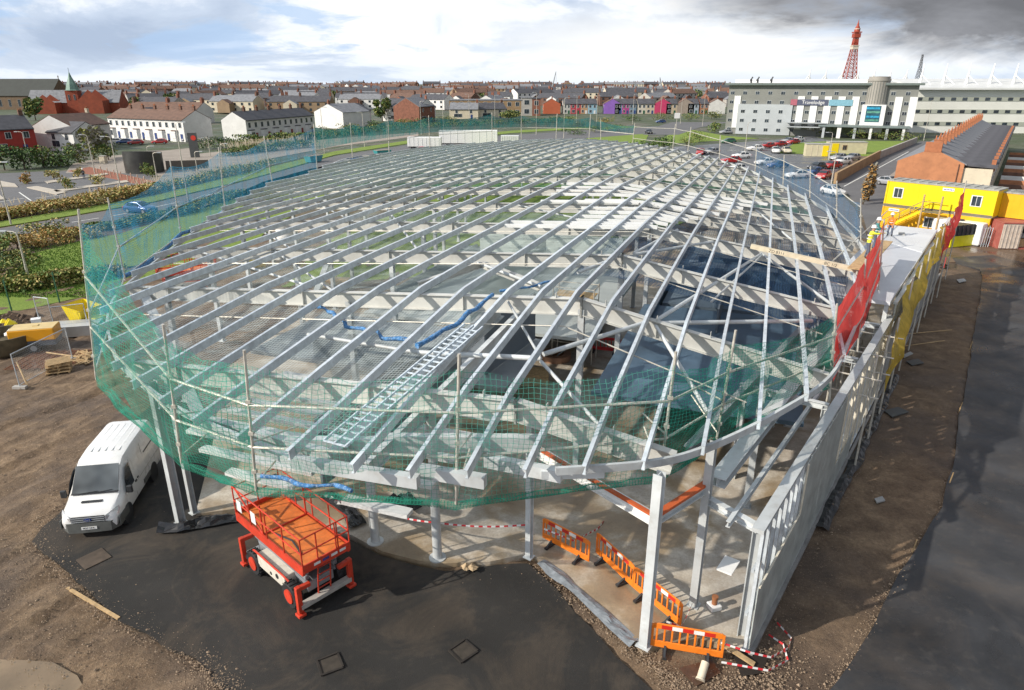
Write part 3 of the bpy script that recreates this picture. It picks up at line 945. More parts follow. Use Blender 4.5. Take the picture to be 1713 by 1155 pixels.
# diagonal struts tying the posts back to the frame
for k in ('c', 'p1', 'p2', 'p3', 'p4', 'p5'):
    p, q = ST[k]
    c = X(30, -9); d = Vector((c.x - p.x, c.y - p.y, 0)).normalized()
    m = MB(); m.tube(p.lerp(q, .02), p + d * 1.5 + Vector((0, 0, .75)), .03, 6); m.tube(p.lerp(q, .35), p + d * 1.7 + Vector((0, 0, 1.1)), .03, 6)
    m.build('raker', SCAFF, SCF, SC0, 40)
def net(name, lst, m_, label, t0=0.0, t1=1.0, sag=.3, bulge=.25, ns=8, nt_=8, group=None, hang=0.0, wav=.0):
    vs = []; uv = []; fs = []
    dist = 0.0
    cols = 0
    for i, ((p, q), (p2, q2)) in enumerate(zip(lst, lst[1:])):
        L_ = (p2 - p).length
        dirn = (p2 - p); dirn.z = 0; dirn.normalize()
        nrm = Vector((dirn.y, -dirn.x, 0))
        for k in range(ns + (1 if i == len(lst) - 2 else 0)):
            s = k / ns
            b0 = p.lerp(q, t0).lerp(p2.lerp(q2, t0), s)
            b1 = p.lerp(q, t1).lerp(p2.lerp(q2, t1), s)
            sg = math.sin(math.pi * s)
            for j in range(nt_ + 1):
                t = j / nt_
                a = b0.lerp(b1, t)
                a.z -= sag * sg * t - hang * sg * (1 - t)
                a += nrm * bulge * sg * math.sin(math.pi * t) * (1 + .5 * noise.noise(Vector((dist + s * L_, t * 3, 1))))
                if wav:
                    a += nrm * wav * noise.noise(Vector((dist + s * L_ * 1.5, t * 2.2, 5)))
                vs.append(a); uv.append((dist + s * L_, t * (b1 - b0).length))
            cols += 1
        dist += L_
    w = nt_ + 1
    for c in range(cols - 1):
        for j in range(nt_):
            fs.append((c * w + j, (c + 1) * w + j, (c + 1) * w + j + 1, c * w + j + 1))
    m = MB(); m.add(vs, fs); m.uvs = uv
    o = m.build(name, m_, None, None, 80)
    return tag(o, label, 'debris net', group)
GREENL = net_mat('light_green_net', (.08, .40, .28), .15, .08, .06, (.14, .5, .4))
GREEND = net_mat('deep_green_net', (.015, .30, .20), .12, .12, .16, (.04, .42, .30))
net('debris_net', FRONT[:3], GREEN, 'bright green net drawn taut round the left front corner above the white van', -.02, .93, .25, .35, 10, 10, None, .15, .22)
net('debris_net', FRONT[2:5], GREENL, 'thin almost clear green net along the middle of the near front edge', -.02, .93, .4, .4, 12, 10, None, .1, .3)
net('debris_net', FRONT[4:], GREEND, 'deep green net along the right front edge up to the red sheeting', -.02, .90, .35, .35, 10, 10, None, .25, .22)
# the folded foot of the front net gathers into a denser hem
GREEN2 = net_mat('green_net_hem', (.012, .24, .15), .09, .2, .34, (.03, .36, .25))
net('net_hem', FRONT, GREEN2, 'dense green gathered hem hanging below the front edge net', -.09, -.015, -.02, .2, 8, 4, None, .13, .10)
net('debris_net', LST[:6], BLUE, 'blue green mesh net along the left side of the roof above the road', 0, .95, .45, .2)
net('debris_net', LST[5:] , TEAL, 'dark teal debris net across the far left back of the roof before white houses', .48, .97, .5, .2)
net('debris_net', BST, TEAL, 'dark teal debris net along the far back edge of the roof behind trailers', .52, .92, .4, .2)
net('debris_net', RST[4:], BLUE_L, 'thin pale blue net at the right back of the roof before parked cars', 0, .95, .4, .2)
# rolled blue nets lying on the rafters
NETROLL = mat('blue_net_roll', (.04, .16, .36), .85, 0, .6, 7, .9, 14, dirt=((.55, .65, .75), .7))
WROLL = mat('white_net_roll', (.55, .62, .68), .8, 0, .35, 8, .6, 20)
def roll(pts, r, m_, label, dz=.35):
    q = []
    for (a, b) in zip(pts, pts[1:]):
        for k in range(8):
            t = k / 8
            e = RF(a[0] + (b[0] - a[0]) * t, a[1] + (b[1] - a[1]) * t, dz)
            q.append(e + noise.noise_vector(e * 1.3) * .12)
    m = MB(); m.path(q, [r * (1 + .5 * noise.noise(e * 2.1)) for e in q], 9)
    return tag(m.build('rolled_net', m_, None, None, 60), label, 'rolled net', 'rolled nets lying on the roof steel')
roll([(530, 512), (548, 520), (580, 545), (632, 552), (640, 566), (706, 572)], .07, NETROLL, 'kinked blue rolled net hung under the purlins left of the grey panel', -.12)
roll([(700, 578), (740, 556), (790, 520), (830, 490)], .085, NETROLL, 'straight blue rolled net along a purlin in the middle of the roof')
la, lb_ = RF(560, 742, .42), RF(792, 545, .42)
m = MB(); ld = (lb_ - la).normalized(); lx_ = ld.cross(ZUP).normalized(); ll = (lb_ - la).length
for o_ in (-.36, 0, .36):
    m.beam(la + lx_ * o_, lb_ + lx_ * o_, .05, .08)
for k in range(int(ll / .3)):
    e = la + ld * (.3 * k)
    m.beam(e - lx_ * .36, e + lx_ * .36, .06, .03)
tag(m.build('walkway_grid', WROLL), 'long pale ribbed walkway strip laid along the roof from the near front edge', 'walkway')
roll([(835, 487), (900, 476), (930, 470)], .05, NETROLL, 'thin blue rolled net reaching from the ridge beam', -.1)
roll([(440, 795), (500, 806), (560, 812), (590, 826)], .06, NETROLL, 'blue rolled net tucked under the front edge above the scissor lift')
m = MB()
pts = [LST[1][0].lerp(LST[1][1], .02)] + [p.lerp(q, .03) for p, q in LST[2:9]]
pp = []
for a, b in zip(pts, pts[1:]):
    for k in range(6):
        e = a.lerp(b, k / 6); e.z -= .25 * math.sin(math.pi * k / 6); pp.append(e)
m.path(pp, [.14 * (1 + .4 * noise.noise(e)) for e in pp], 8)
tag(m.build('rolled_net', NETROLL, None, None, 60), 'long blue rolled net lashed along the left edge of the roof', 'rolled net', 'rolled nets lying on the roof steel')
# horizontal safety nets slung under the steel
def snet(name, u0, u1, v0, v1, m_, label, z0=4.9, sag=.7):
    nu, nv = 14, 12
    vs = []; uv = []; fs = []
    for i in range(nu + 1):
        for j in range(nv + 1):
            u = u0 + (u1 - u0) * i / nu
            a, b = vrange(u)
            va, vb = max(v0, a + 1), min(v1, b - 1)
            v = va + (vb - va) * j / nv
            q = X(u, v); z = roofz(q) - .55
            s = math.sin(math.pi * i / nu) * math.sin(math.pi * j / nv)
            q.z = z - sag * s + .1 * noise.noise(q * .5)
            vs.append(q); uv.append((u, v))
    for i in range(nu):
        for j in range(nv):
            k = i * (nv + 1) + j
            fs.append((k, k + nv + 1, k + nv + 2, k + 1))
    m = MB(); m.add(vs, fs); m.uvs = uv
    return tag(m.build(name, m_, None, None, 80), label, 'safety net')
WNET2 = net_mat('white_net_dense', (.58, .68, .66), .16, .09, .11)
GRN2 = net_mat('green_safety_net', (.03, .24, .16), .14, .14, .2)
snet('safety_net', 25, 47, -30, -7, WNET2, 'pale white safety net slung under the left half of the roof')
snet('safety_net', 15, 25, -26, -10, WNET, 'white diamond mesh safety net under the near left corner of the roof')
snet('safety_net', 30, 60, -8, 6, DBLUE, 'dark blue safety net slung under the right half of the roof')
snet('safety_net', 60, 100, -44, -14, GRN2, 'green safety net slung under the far middle of the roof')
snet('safety_net', 60, 84, -10, 4, GRN2, 'green safety net slung under the far right of the roof')
snet('safety_net', 92, 112, -30, -18, BLUE, 'blue safety net slung under the far back of the roof')
# ------------------------------------------------------------------ right hand wall, flat roofed wing
def WP(s, off=0.0, z=0.0):
    p = w0 + WD * s + WN * off
    return Vector((p.x, p.y, z))
BOARD = mat('cement_board', (.42, .45, .43), .35, 0, .25, 1.6, dirt=((.60, .62, .58), .6))
BOARD2 = mat('grey_board', (.34, .34, .33), .7, 0, .15, .7, dirt=((.2, .19, .17), .4))
CREAMW = mat('cream_stud', (.66, .61, .50), .6, 0, .12, 3)
WZ = WP(10)
WL = thing('stud_wall', 'long unfinished stud wall with grey boards along the right side of the steel frame', 'wall', WZ)
def wp(m, name, mt, sm_=None):
    return m.build(name, mt, WL, WZ, sm_)
WANG = math.atan2(WD.y, WD.x)
for s in [x * .62 for x in range(0, 82)]:
    m = MB()
    big = 10.5 < s < 22 and int(s / .62) % 3 != 1
    hh = 4.3 if s < 22 else 5.0
    m.beam(WP(s, .0, .16), WP(s, .0, hh), .16 if big else .09, .2 if big else .12, 0, WD)
    wp(m, 'stud', CREAMW if big else STEEL)
m = MB(); m.beam(WP(0, 0, .19), WP(51, 0, .19), .16, .07); wp(m, 'bottom_track', STEEL)
m = MB(); m.beam(WP(-.2, .1, 4.35), WP(22, .1, 4.35), .32, .12); wp(m, 'top_rail', STEEL2)
m = MB(); m.beam(WP(22, 0, 5.05), WP(51, 0, 5.05), .2, .12); wp(m, 'top_rail', STEEL2)
def board(s0, s1, z0, z1, mt, off=-.1):
    m = MB(); m.beam(WP(s0, off, (z0 + z1) / 2), WP(s1, off, (z0 + z1) / 2), .02, z1 - z0); wp(m, 'sheathing_board', mt)
board(0, 4.3, .1, 2.45, BOARD); board(4.32, 7.4, .1, 4.3, BOARD); board(7.42, 10.4, .1, 4.3, BOARD, -.102)
board(10.42, 14, .1, 1.2, BOARD, -.1)
for k in range(9):
    board(22 + k * 3.2, 25.16 + k * 3.2, .25, 4.0 + .12 * k, BOARD2, -.1 - .002 * (k % 2))
m = MB(); m.beam(WP(0, -.13, 2.46), WP(4.3, -.13, 2.46), .05, .05); m.beam(WP(4.31, -.13, 2.45), WP(4.31, -.13, 4.3), .05, .05, 0, WD); wp(m, 'edge_trim', CREAMW)
m = MB(); m.beam(WP(0, -.17, .02), WP(52, -.17, .02), .12, .2); wp(m, 'footing', mat('footing_concrete', (.24, .23, .22), .85, 0, .25, 1.5))
# mid rails seen inside the near panels
for zz in (1.4, 2.9):
    m = MB(); m.beam(WP(0, .12, zz), WP(10.5, .12, zz), .08, .1); wp(m, 'mid_rail', STEEL)
MEMB = mat('white_roof_membrane', (.60, .62, .66), .35, 0, .08, .3, dirt=((.45, .46, .5), .4))
WGC = WP(32, 2)
WG = thing('flat_roof_wing', 'narrow flat roofed wing covered in pale membrane behind the yellow net', 'roof', WGC)
m = MB(); a = [WP(21, .15), WP(43, .15), WP(43, 3.6), WP(21, 3.6)]
m.prism([q[:2] for q in a], 5.15, 5.35); m.build('membrane', MEMB, WG, WGC)
m = MB(); m.prism([q[:2] for q in [WP(34, .2), WP(42.9, .2), WP(42.9, 3.5), WP(37, 3.5)]], 5.33, 5.37); m.build('membrane_sheet', mat('bright_membrane', (.78, .79, .8), .3, 0, .05, .4), WG, WGC)
m = MB(); m.box(WP(39.5, 2.1, 5.42), (.7, .4, .1), 1.1); m.build('offcut', BOARD2, WG, WGC)
for s in (21.2, 26, 31, 36, 42.8):
    for of in (.3, 3.5):
        m = MB(); m.beam(WP(s, of, .16), WP(s, of, 5.14), .2, .2, 0, WD); m.build('column', STEEL2, WG, WGC)
# inner scaffold between wing and roof, with red and yellow nets
SC1 = WP(25, 4)
SF2 = thing('scaffold_edge_rail', 'scaffold posts and rails beside the pale flat roofed wing on the right', 'scaffold', SC1)
A6 = (P(1393, 640, 5.1), PY(1400, 515, P(1393, 640, 5.1).y))
B6 = (PY(1440, 560, 27.6), PY(1448, 440, 27.6))
C6 = (PY(1474, 462, 34.5), PY(1479, 372, 34.5))
tag(net('debris_net', [A6, B6, C6], RED, 'red mesh net between the open roof and the pale wing', .0, 1.0, .15, -.25, 8, 8, None, .25, .25), 'red mesh net between the open roof and the pale wing', 'debris net')
for p, q in (A6, B6, C6):
    m = MB(); m.tube((p.x, p.y, p.z - .8), q + (q - p) * .05, .04, 8); m.build('post', SCAFF, SF2, SC1, 40)
for t in (.25, .7):
    m = MB(); m.path([A6[0].lerp(A6[1], t), B6[0].lerp(B6[1], t), C6[0].lerp(C6[1], t)], .035, 6); m.build('guard_rail', SCAFF, SF2, SC1, 40)
for s in (13, 16, 19, 22.5, 26, 30, 34, 38, 42):
    for of in (-.55, 1.0) if s < 22 else (-.5,):
        m = MB(); m.tube(WP(s, of, 0.0), WP(s, of, 5.2 if s < 22 else 6.4), .045, 8); m.build('post', SCAFF, SF2, SC1, 40)
for s in (13, 16, 19):
    for zz in (4.2, 3.4):
        m = MB(); m.tube(WP(s, -.9, zz), WP(s, 1.4, zz), .035, 6); m.build('transom', SCAFF, SF2, SC1, 40)
m = MB(); m.tube(WP(22, 3.7, 6.2), WP(43, 3.7, 6.4), .04, 6); m.build('guard_rail', SCAFF, SF2, SC1, 40)
YL = [(WP(17.5, -.7, 1.9), WP(17.5, -.6, 4.4)), (WP(22.5, -.6, 3.6), WP(22.5, -.4, 5.7)), (WP(30, -.5, 4.3), WP(30, -.3, 6.0)), (WP(38, -.5, 4.6), WP(38, -.3, 6.2)), (WP(41.5, -.5, 4.8), WP(41.5, -.3, 6.2))]
tag(net('debris_net', YL, YELN, '', 0, 1, .15, .3, 8, 8, None, .2, .5), 'yellow ochre mesh net hung along the outer edge of the wing', 'debris net')
RL = [(WP(38, -.7, 4.0), WP(38, -.6, 6.2)), (WP(44, -.7, 4.6), WP(44, -.6, 6.5)), (WP(50.5, -.7, 5.2), WP(50.5, -.6, 7.6))]
tag(net('debris_net', RL, RED, '', 0, 1, .2, .2, 8, 8, None, .2, .3), 'red mesh net at the far end of the wing before the yellow cabins', 'debris net')
for s, z1 in ((44, 6.6), (50.5, 8.2)):
    m = MB(); m.tube(WP(s, -.7, 0), WP(s, -.6, z1), .045, 8); m.build('post', SCAFF, SF2, SC1, 40)
# standing walkway for the men fixing the edge
wkp = PY(1448, 434, 35.2)
WLK = thing('work_platform', 'narrow boarded work platform at the right edge of the roof under the workers', 'platform', (wkp.x, wkp.y, wkp.z))
m = MB(); m.beam(wkp - WD * 2.2 + Vector((0, 0, -.08)), wkp + WD * 6 + Vector((0, 0, -.08)), .9, .05); m.build('boards', TIMBER, WLK, wkp)
for k in (-2, 1.5, 5):
    q = wkp + WD * k
    m = MB(); m.tube((q.x, q.y, .16), (q.x, q.y, wkp.z - .11), .05, 8); m.build('support_post', SCAFF, WLK, wkp)
# timber beam with writing on it, laid over the purlins
tb0, tb1 = RF(1256, 412, .42), RF(1462, 458, .42)
TBM = mat('cream_timber', (.66, .58, .42), .7, 0, .12, 3)
m = MB(); m.beam(tb0, tb1, .30, .22)
tbo = tag(m.build('timber_beam', TBM), 'cream timber beam with dark lettering lying across the purlins on the right', 'beam')
def rod(name, pts, r, mt, label, cat, n=8):
    m = MB(); m.path(pts, r, n)
    return tag(m.build(name, mt, None, None, 40), label, cat)

# ------------------------------------------------------------------ people
SKIN = mat('skin', (.45, .26, .18), .6, 0, .08, 4)
HIVIS = mat('hi_vis_yellow', (.72, .80, .05), .7, 0, .1, 4)
HIVISO = mat('hi_vis_orange', (.85, .25, .03), .7, 0, .1, 4)
JEANS = mat('work_trousers', (.10, .12, .17), .85, 0, .2, 5)
BOOT = mat('work_boot', (.04, .03, .025), .8)
HELM = mat('white_helmet', (.8, .8, .8), .3)
def person(label, loc, rz, jacket, arms, crouch=0.0, lean=0.0):
    """arms: two lists of elbow and wrist offsets from the shoulders"""
    hip = .92 - .35 * crouch
    V = []; E = []; RAD = []
    def ad(p, r, par=None):
        V.append(p); RAD.append(r)
        if par is not None: E.append((par, len(V) - 1))
        return len(V) - 1
    ly = -lean
    pel = ad((0, 0, hip), (.15, .11))
    bel = ad((0, ly * .25, hip + .2), (.145, .105), pel)
    che = ad((0, ly * .6, hip + .40), (.17, .12), bel)
    nec = ad((0, ly * .85, hip + .56), (.065, .065), che)
    hd0 = ad((0, ly * .95 - .015, hip + .64), (.075, .085), nec)
    hd1 = ad((0, ly - .02, hip + .74), (.082, .10), hd0)
    hd2 = ad((0, ly - .01, hip + .82), (.06, .07), hd1)
    for s, (el, wr) in zip((-1, 1), arms):
        sh = ad((s * .19, ly * .65, hip + .50), (.068, .068), che)
        e = ad((s * .19 + el[0], ly * .65 + el[1], hip + .50 + el[2]), (.05, .05), sh)
        w_ = ad((s * .19 + wr[0], ly * .65 + wr[1], hip + .50 + wr[2]), (.036, .036), e)
        d = (Vector(V[w_]) - Vector(V[e])).normalized()
        hnd = ad(tuple(Vector(V[w_]) + d * .07), (.04, .025), w_)
        for f in range(4):
            b_ = Vector(V[hnd]) + Vector(((f - 1.5) * .018, 0, 0))
            f1 = ad(tuple(b_ + d * .05), (.010, .010), hnd)
            ad(tuple(b_ + d * (.085 + .01 * (f in (1, 2))) + Vector((0, 0, -.02))), (.008, .008), f1)
        ad(tuple(Vector(V[hnd]) + Vector((-s * .05, -.02, 0))), (.011, .011), hnd)
    for s in (-1, 1):
        th = ad((s * .095, 0, hip - .06), (.095, .10), pel)
        kn = ad((s * .12, -.05 - .32 * crouch, hip * .53 + .04), (.065, .07), th)
        an = ad((s * .125, .04 * s, .09), (.045, .05), kn)
        ad((s * .14, .04 * s - .17, .04), (.045, .035), an)
    me = bpy.data.meshes.new('person')
    me.from_pydata(V, E, [])
    o = bpy.data.objects.new('person', me); C.objects.link(o)
    sk = o.modifiers.new('skin', 'SKIN')
    for i, d in enumerate(me.skin_vertices[0].data):
        d.radius = RAD[i]
        d.use_root = (i == 0)
    ss = o.modifiers.new('sub', 'SUBSURF'); ss.levels = ss.render_levels = 2
    dg = bpy.context.evaluated_depsgraph_get()
    nm_ = bpy.data.meshes.new_from_object(o.evaluated_get(dg))
    o.modifiers.clear(); o.data = nm_
    nm_.materials.clear()
    for x in (jacket, JEANS, SKIN, BOOT, HELM): nm_.materials.append(x)
    wr_pts = [Vector(V[i]) for i in range(len(V)) if RAD[i] == (.036, .036)]
    for p in nm_.polygons:
        c = p.center
        k = 0
        if c.z < .12: k = 3
        elif c.z < hip - .02 and abs(c.x) < .3 and not any((c - w_).length < .16 for w_ in wr_pts): k = 1
        elif c.z > hip + .585 and abs(c.x) < .13 and not any((c - w_).length < .2 for w_ in wr_pts): k = 2
        elif any((c - w_).length < .10 for w_ in wr_pts) and min((c - Vector(V[i])).length for i in range(len(V)) if RAD[i] == (.05, .05)) > .16: k = 2
        p.material_index = k
        p.use_smooth = True
    o.location = loc; o.rotation_euler = (0, 0, rz)
    tag(o, label, 'person', 'workers on the right edge of the roof')
    hz_ = hip + .80
    m = MB(); m.lathe((0, ly - .01, hz_ - .04), [(.145, 0), (.14, .02), (.125, .03), (.115, .09), (.08, .135), (.03, .15)], 16)
    m.box((0, ly - .13, hz_ - .035), (.17, .09, .015))
    m.build('helmet', HELM, o, None, 50)
    m = MB()
    for zz in (.16, .34):
        m.lathe((0, ly * .35, hip + zz), [(.172, 0), (.172, .04)], 16)
    m.build('reflective_band', mat('reflective_tape', (.7, .7, .68), .3), o, None, 60)
    m = MB(); m.box((-.032, ly - .105, hip + .755), (.018, .01, .01)); m.box((.032, ly - .105, hip + .755), (.018, .01, .01)); m.box((0, ly - .10, hip + .69), (.045, .008, .008), 0, 1)
    m.build('face', [BLACK, mat('lip', (.35, .14, .11), .6)], o)
    m = MB(); m.rock((0, ly - .115, hip + .725), .022); m.build('nose', SKIN, o)
    return o
person('worker in yellow jacket and white helmet reaching over the red net', wkp, R(75), HIVIS, ([(-.03, -.24, -.02), (.02, -.48, .02)], [(.03, -.22, -.10), (.0, -.46, -.04)]), 0, .12)
wq = wkp + WD * 2.6 + WN * .1
person('worker in blue green clothes behind the man in yellow on the roof edge', wq, R(60), mat('teal_jacket', (.06, .22, .22), .8), ([(-.06, -.12, -.22), (.02, -.34, -.2)], [(.06, -.10, -.24), (.0, -.33, -.22)]), 0, .05)
w3 = P(1488, 395, 5.38)
person('worker in orange vest bending at the far corner of the pale wing', w3, R(-40), HIVISO, ([(-.04, -.12, -.24), (.02, -.2, -.48)], [(.04, -.14, -.22), (.0, -.25, -.46)]), .35, .3)

# ------------------------------------------------------------------ white van
VANW = mat('van_white', (.78, .78, .77), .28, 0, .05, .8, coat=.5, dirt=((.56, .52, .46), .28))
BUMP = mat('bumper_grey', (.11, .115, .11), .55, 0, .15, 4)
CHROME = mat('lamp_chrome', (.75, .76, .78), .15, .6, .1, 8)
vl = Vector((-15.25, 20.68, .05))
van = thing('van', 'white long panel van parked on the black asphalt beside the steel frame', 'van', vl, R(9.5))
van.scale = (1, .94, .97)
def loft(st, n=2):
    vs = []; fs = []
    for (y, zb, zm, zt, wb, wm, wt) in st:
        r = min(.14, (zt - zm) * .35)
        half = [(wb * .94, zb), (wb, zb + .06), (wm, zm), ((wm + wt) / 2 + .015, (zm + zt) / 2), (wt + .01, zt - r), (wt - r * .35, zt - r * .25), (wt - r * 1.3, zt)]
        ring = [(-x, y, z) for x, z in half] + [(x, y, z) for x, z in half[::-1]]
        vs += ring
    k = 14
    for i in range(len(st) - 1):
        for j in range(k):
            fs.append((i * k + j, (i + 1) * k + j, (i + 1) * k + (j + 1) % k, i * k + (j + 1) % k))
    fs.append(tuple(range(k))); e = (len(st) - 1) * k
    fs.append(tuple(range(e + k - 1, e - 1, -1)))
    return vs, fs
VST = [(0.02, .50, .62, .86, .70, .78, .66), (.10, .40, .72, 1.0, .88, .92, .80), (.35, .36, .86, 1.13, .96, .98, .86), (.95, .36, 1.0, 1.34, .98, 1.0, .87),
       (1.02, .36, 1.02, 1.38, .98, 1.0, .87), (1.35, .36, 1.05, 1.74, .98, 1.0, .83), (1.72, .36, 1.08, 2.14, .98, 1.0, .80), (2.05, .36, 1.1, 2.31, .98, 1.0, .80), (2.9, .36, 1.1, 2.38, .98, 1.0, .81),
       (5.0, .38, 1.1, 2.37, .98, 1.0, .80), (5.28, .40, 1.1, 2.33, .97, .99, .79), (5.36, .45, 1.1, 2.24, .95, .97, .77)]
m = MB(); m.add(*loft(VST)); m.build('body', VANW, van, None, 40)
m = MB(); m.add([(-.79, 1.02, 1.385), (.79, 1.02, 1.385), (.74, 1.75, 2.16), (-.74, 1.75, 2.16), (-.40, .985, 1.375), (.40, .985, 1.375), (.38, 1.73, 2.17), (-.38, 1.73, 2.17)], [(0, 4, 7, 3), (4, 5, 6, 7), (5, 1, 2, 6)])
for i, q in enumerate(m.v):
    m.v[i] = (q[0], q[1] - .035, q[2] + .03)
m.build('windscreen', glass('van_glass', (.09, .10, .105), .04), van, None, 60)
m = MB(); m.beam((-.8, .97, 1.39), (.8, .97, 1.39), .12, .025); m.beam((-.55, .9, 1.42), (.1, .97, 1.45), .02, .02); m.beam((.0, .9, 1.42), (.6, .99, 1.46), .02, .02); m.build('wiper', DARK, van)
m = MB()
for x_ in (-.5, -.25, 0, .25, .5): m.beam((x_, 2.5, 2.372), (x_, 4.9, 2.372), .07, .016)
m.build('roof_rib', VANW, van, None, None, .006)
for s in (-1, 1):
    m = MB(); m.beam((s * .998, 3.42, .45), (s * .90, 3.42, 2.12), .010, .012); m.beam((s * .998, 4.86, .45), (s * .90, 4.86, 2.12), .010, .012); m.beam((s * 1.0, 2.2, 1.02), (s * 1.0, 5.2, 1.02), .012, .02); m.build('panel_seam', GREYR, van)
m = MB(); m.beam((-.36, .62, 1.235), (.36, .62, 1.235), .16, .02); m.build('bonnet_vent', DARK, van)
for s in (-1, 1):
    m = MB()
    m.add([(s * 1.005, 1.12, 1.16), (s * 1.008, 2.05, 1.16), (s * .905, 2.05, 2.02), (s * .905, 1.72, 2.0), (s * .955, 1.34, 1.66)], [(0, 1, 2, 3, 4)]); m.build('side_window', glass('van_side_glass', (.03, .035, .04)), van)
    m = MB(); m.beam((s * 1.0, .12, .60), (s * 1.012, 1.0, .58), .03, .32); m.build('wing_trim', BUMP, van)
    m = MB(); m.beam((s * 1.0, 2.95, .58), (s * 1.0, 3.75, .58), .03, .2); m.build('side_trim', BUMP, van)
    m = MB(); m.box((s * 1.14, 1.15, 1.33), (.2, .12, .30)); m.beam((s * 1.0, 1.2, 1.25), (s * 1.1, 1.17, 1.28), .06, .06); m.build('wing_mirror', DARK, van, None, None, .03)
    m = MB(); m.beam((s * .93, 3.6, 1.62), (s * .93, 4.75, 1.62), .03, .05); m.build('door_rail', DARK, van)
    m = MB(); m.box((s * 1.005, 2.18, 1.10), (.03, .16, .07)); m.box((s * 1.005, 2.42, 1.12), (.03, .12, .06)); m.build('door_handle', DARK, van)
    m = MB(); m.beam((s * .995, 2.12, .45), (s * .90, 2.12, 2.1), .012, .012); m.beam((s * .995, 1.08, .5), (s * .985, 1.08, 1.2), .012, .012); m.build('door_seam', GREYR, van)
    m = MB()
    m.add([(s * .56, .02, .78), (s * .90, .20, .78), (s * .965, .42, .98), (s * .93, .46, 1.10), (s * .80, .22, 1.07), (s * .58, .05, .95)], [(0, 1, 2, 3, 4, 5)])
    for i, q in enumerate(m.v):
        m.v[i] = (q[0] * 1.02, q[1] - .045, q[2])
    m.build('headlight', CHROME, van)
    for y in (.98, 4.15):
        w_ = MB(); w_.lathe((s * .86, y, .34), [(.20, -.11), (.33, -.11), (.345, -.06), (.345, .06), (.33, .11), (.20, .11)], 24, 0, 'X'); wo = w_.build('wheel', BLACK, van, None, 40)
        w_ = MB(); w_.lathe((s * .90, y, .34), [(.03, -.09), (.21, -.09), (.22, .075), (.10, .085), (.09, .05), (.03, .05)], 20, 0, 'X'); w_.build('rim', mat('wheel_rim', (.35, .35, .36), .4, .5), wo, None, 40)
        m = MB(); m.lathe((s * .925, y, .36), [(.36, -.075), (.43, -.075), (.43, .078), (.36, .078)], 24, 0, 'X'); m.build('wheel_arch', DARK, van, None, 40)
m = MB()
m.add([(-.72, -.03, .30), (-.3, -.06, .30), (.3, -.06, .30), (.72, -.03, .30), (.96, .22, .32), (1.0, .6, .34), (1.0, .6, .66), (.97, .22, .70), (.74, -.02, .70), (.3, -.05, .70), (-.3, -.05, .70), (-.74, -.02, .70), (-.97, .22, .70), (-1.0, .6, .66), (-1.0, .6, .34), (-.96, .22, .32)],
      [(0, 1, 10, 11), (1, 2, 9, 10), (2, 3, 8, 9), (3, 4, 7, 8), (4, 5, 6, 7), (15, 0, 11, 12), (14, 15, 12, 13), (11, 10, 9, 8, 7, 6, 13, 12)])
m.build('bumper', BUMP, van, None, 40)
m = MB(); m.add([(-.55, -.02, .72), (.55, -.02, .72), (.56, .03, .95), (-.56, .03, .95)], [(0, 1, 2, 3)])
for k in range(3):
    m.beam((-.55, -.035 + .017 * k, .76 + .07 * k), (.55, -.035 + .017 * k, .76 + .07 * k), .03, .028, 1)
gr = m.build('grille', [BLACK, GREYST], van)
m = MB(); m.lathe((0, -.05, .84), [(.001, -.012), (.10, -.012), (.10, .012), (.001, .012)], 24, 0, 'Y')
for i, q in enumerate(m.v):
    m.v[i] = (q[0] * 1.25, q[1], .84 + (q[2] - .84) * .55)
bd = m.build('badge', mat('badge_blue', (.01, .04, .22), .25), gr)
text_mesh('badge_text', 'Ford', .095, CHROME, gr, (0, -.066, .84), (R(90), 0, 0))
m = MB(); m.box((0, -.068, .50), (.52, .012, .115)); pl_ = m.build('number_plate', mat('plate_white', (.82, .82, .8), .4), van)
text_mesh('plate_text', 'PE57 UNC', .095, BLACK, pl_, (0, -.0765, .50), (R(90), 0, 0))
m = MB(); m.box((.2, 1.25, 1.36), (.35, .25, .03)); m.box((-.5, 1.3, 1.37), (.25, .2, .03), .3); m.build('dashboard_papers', WHITE, van)

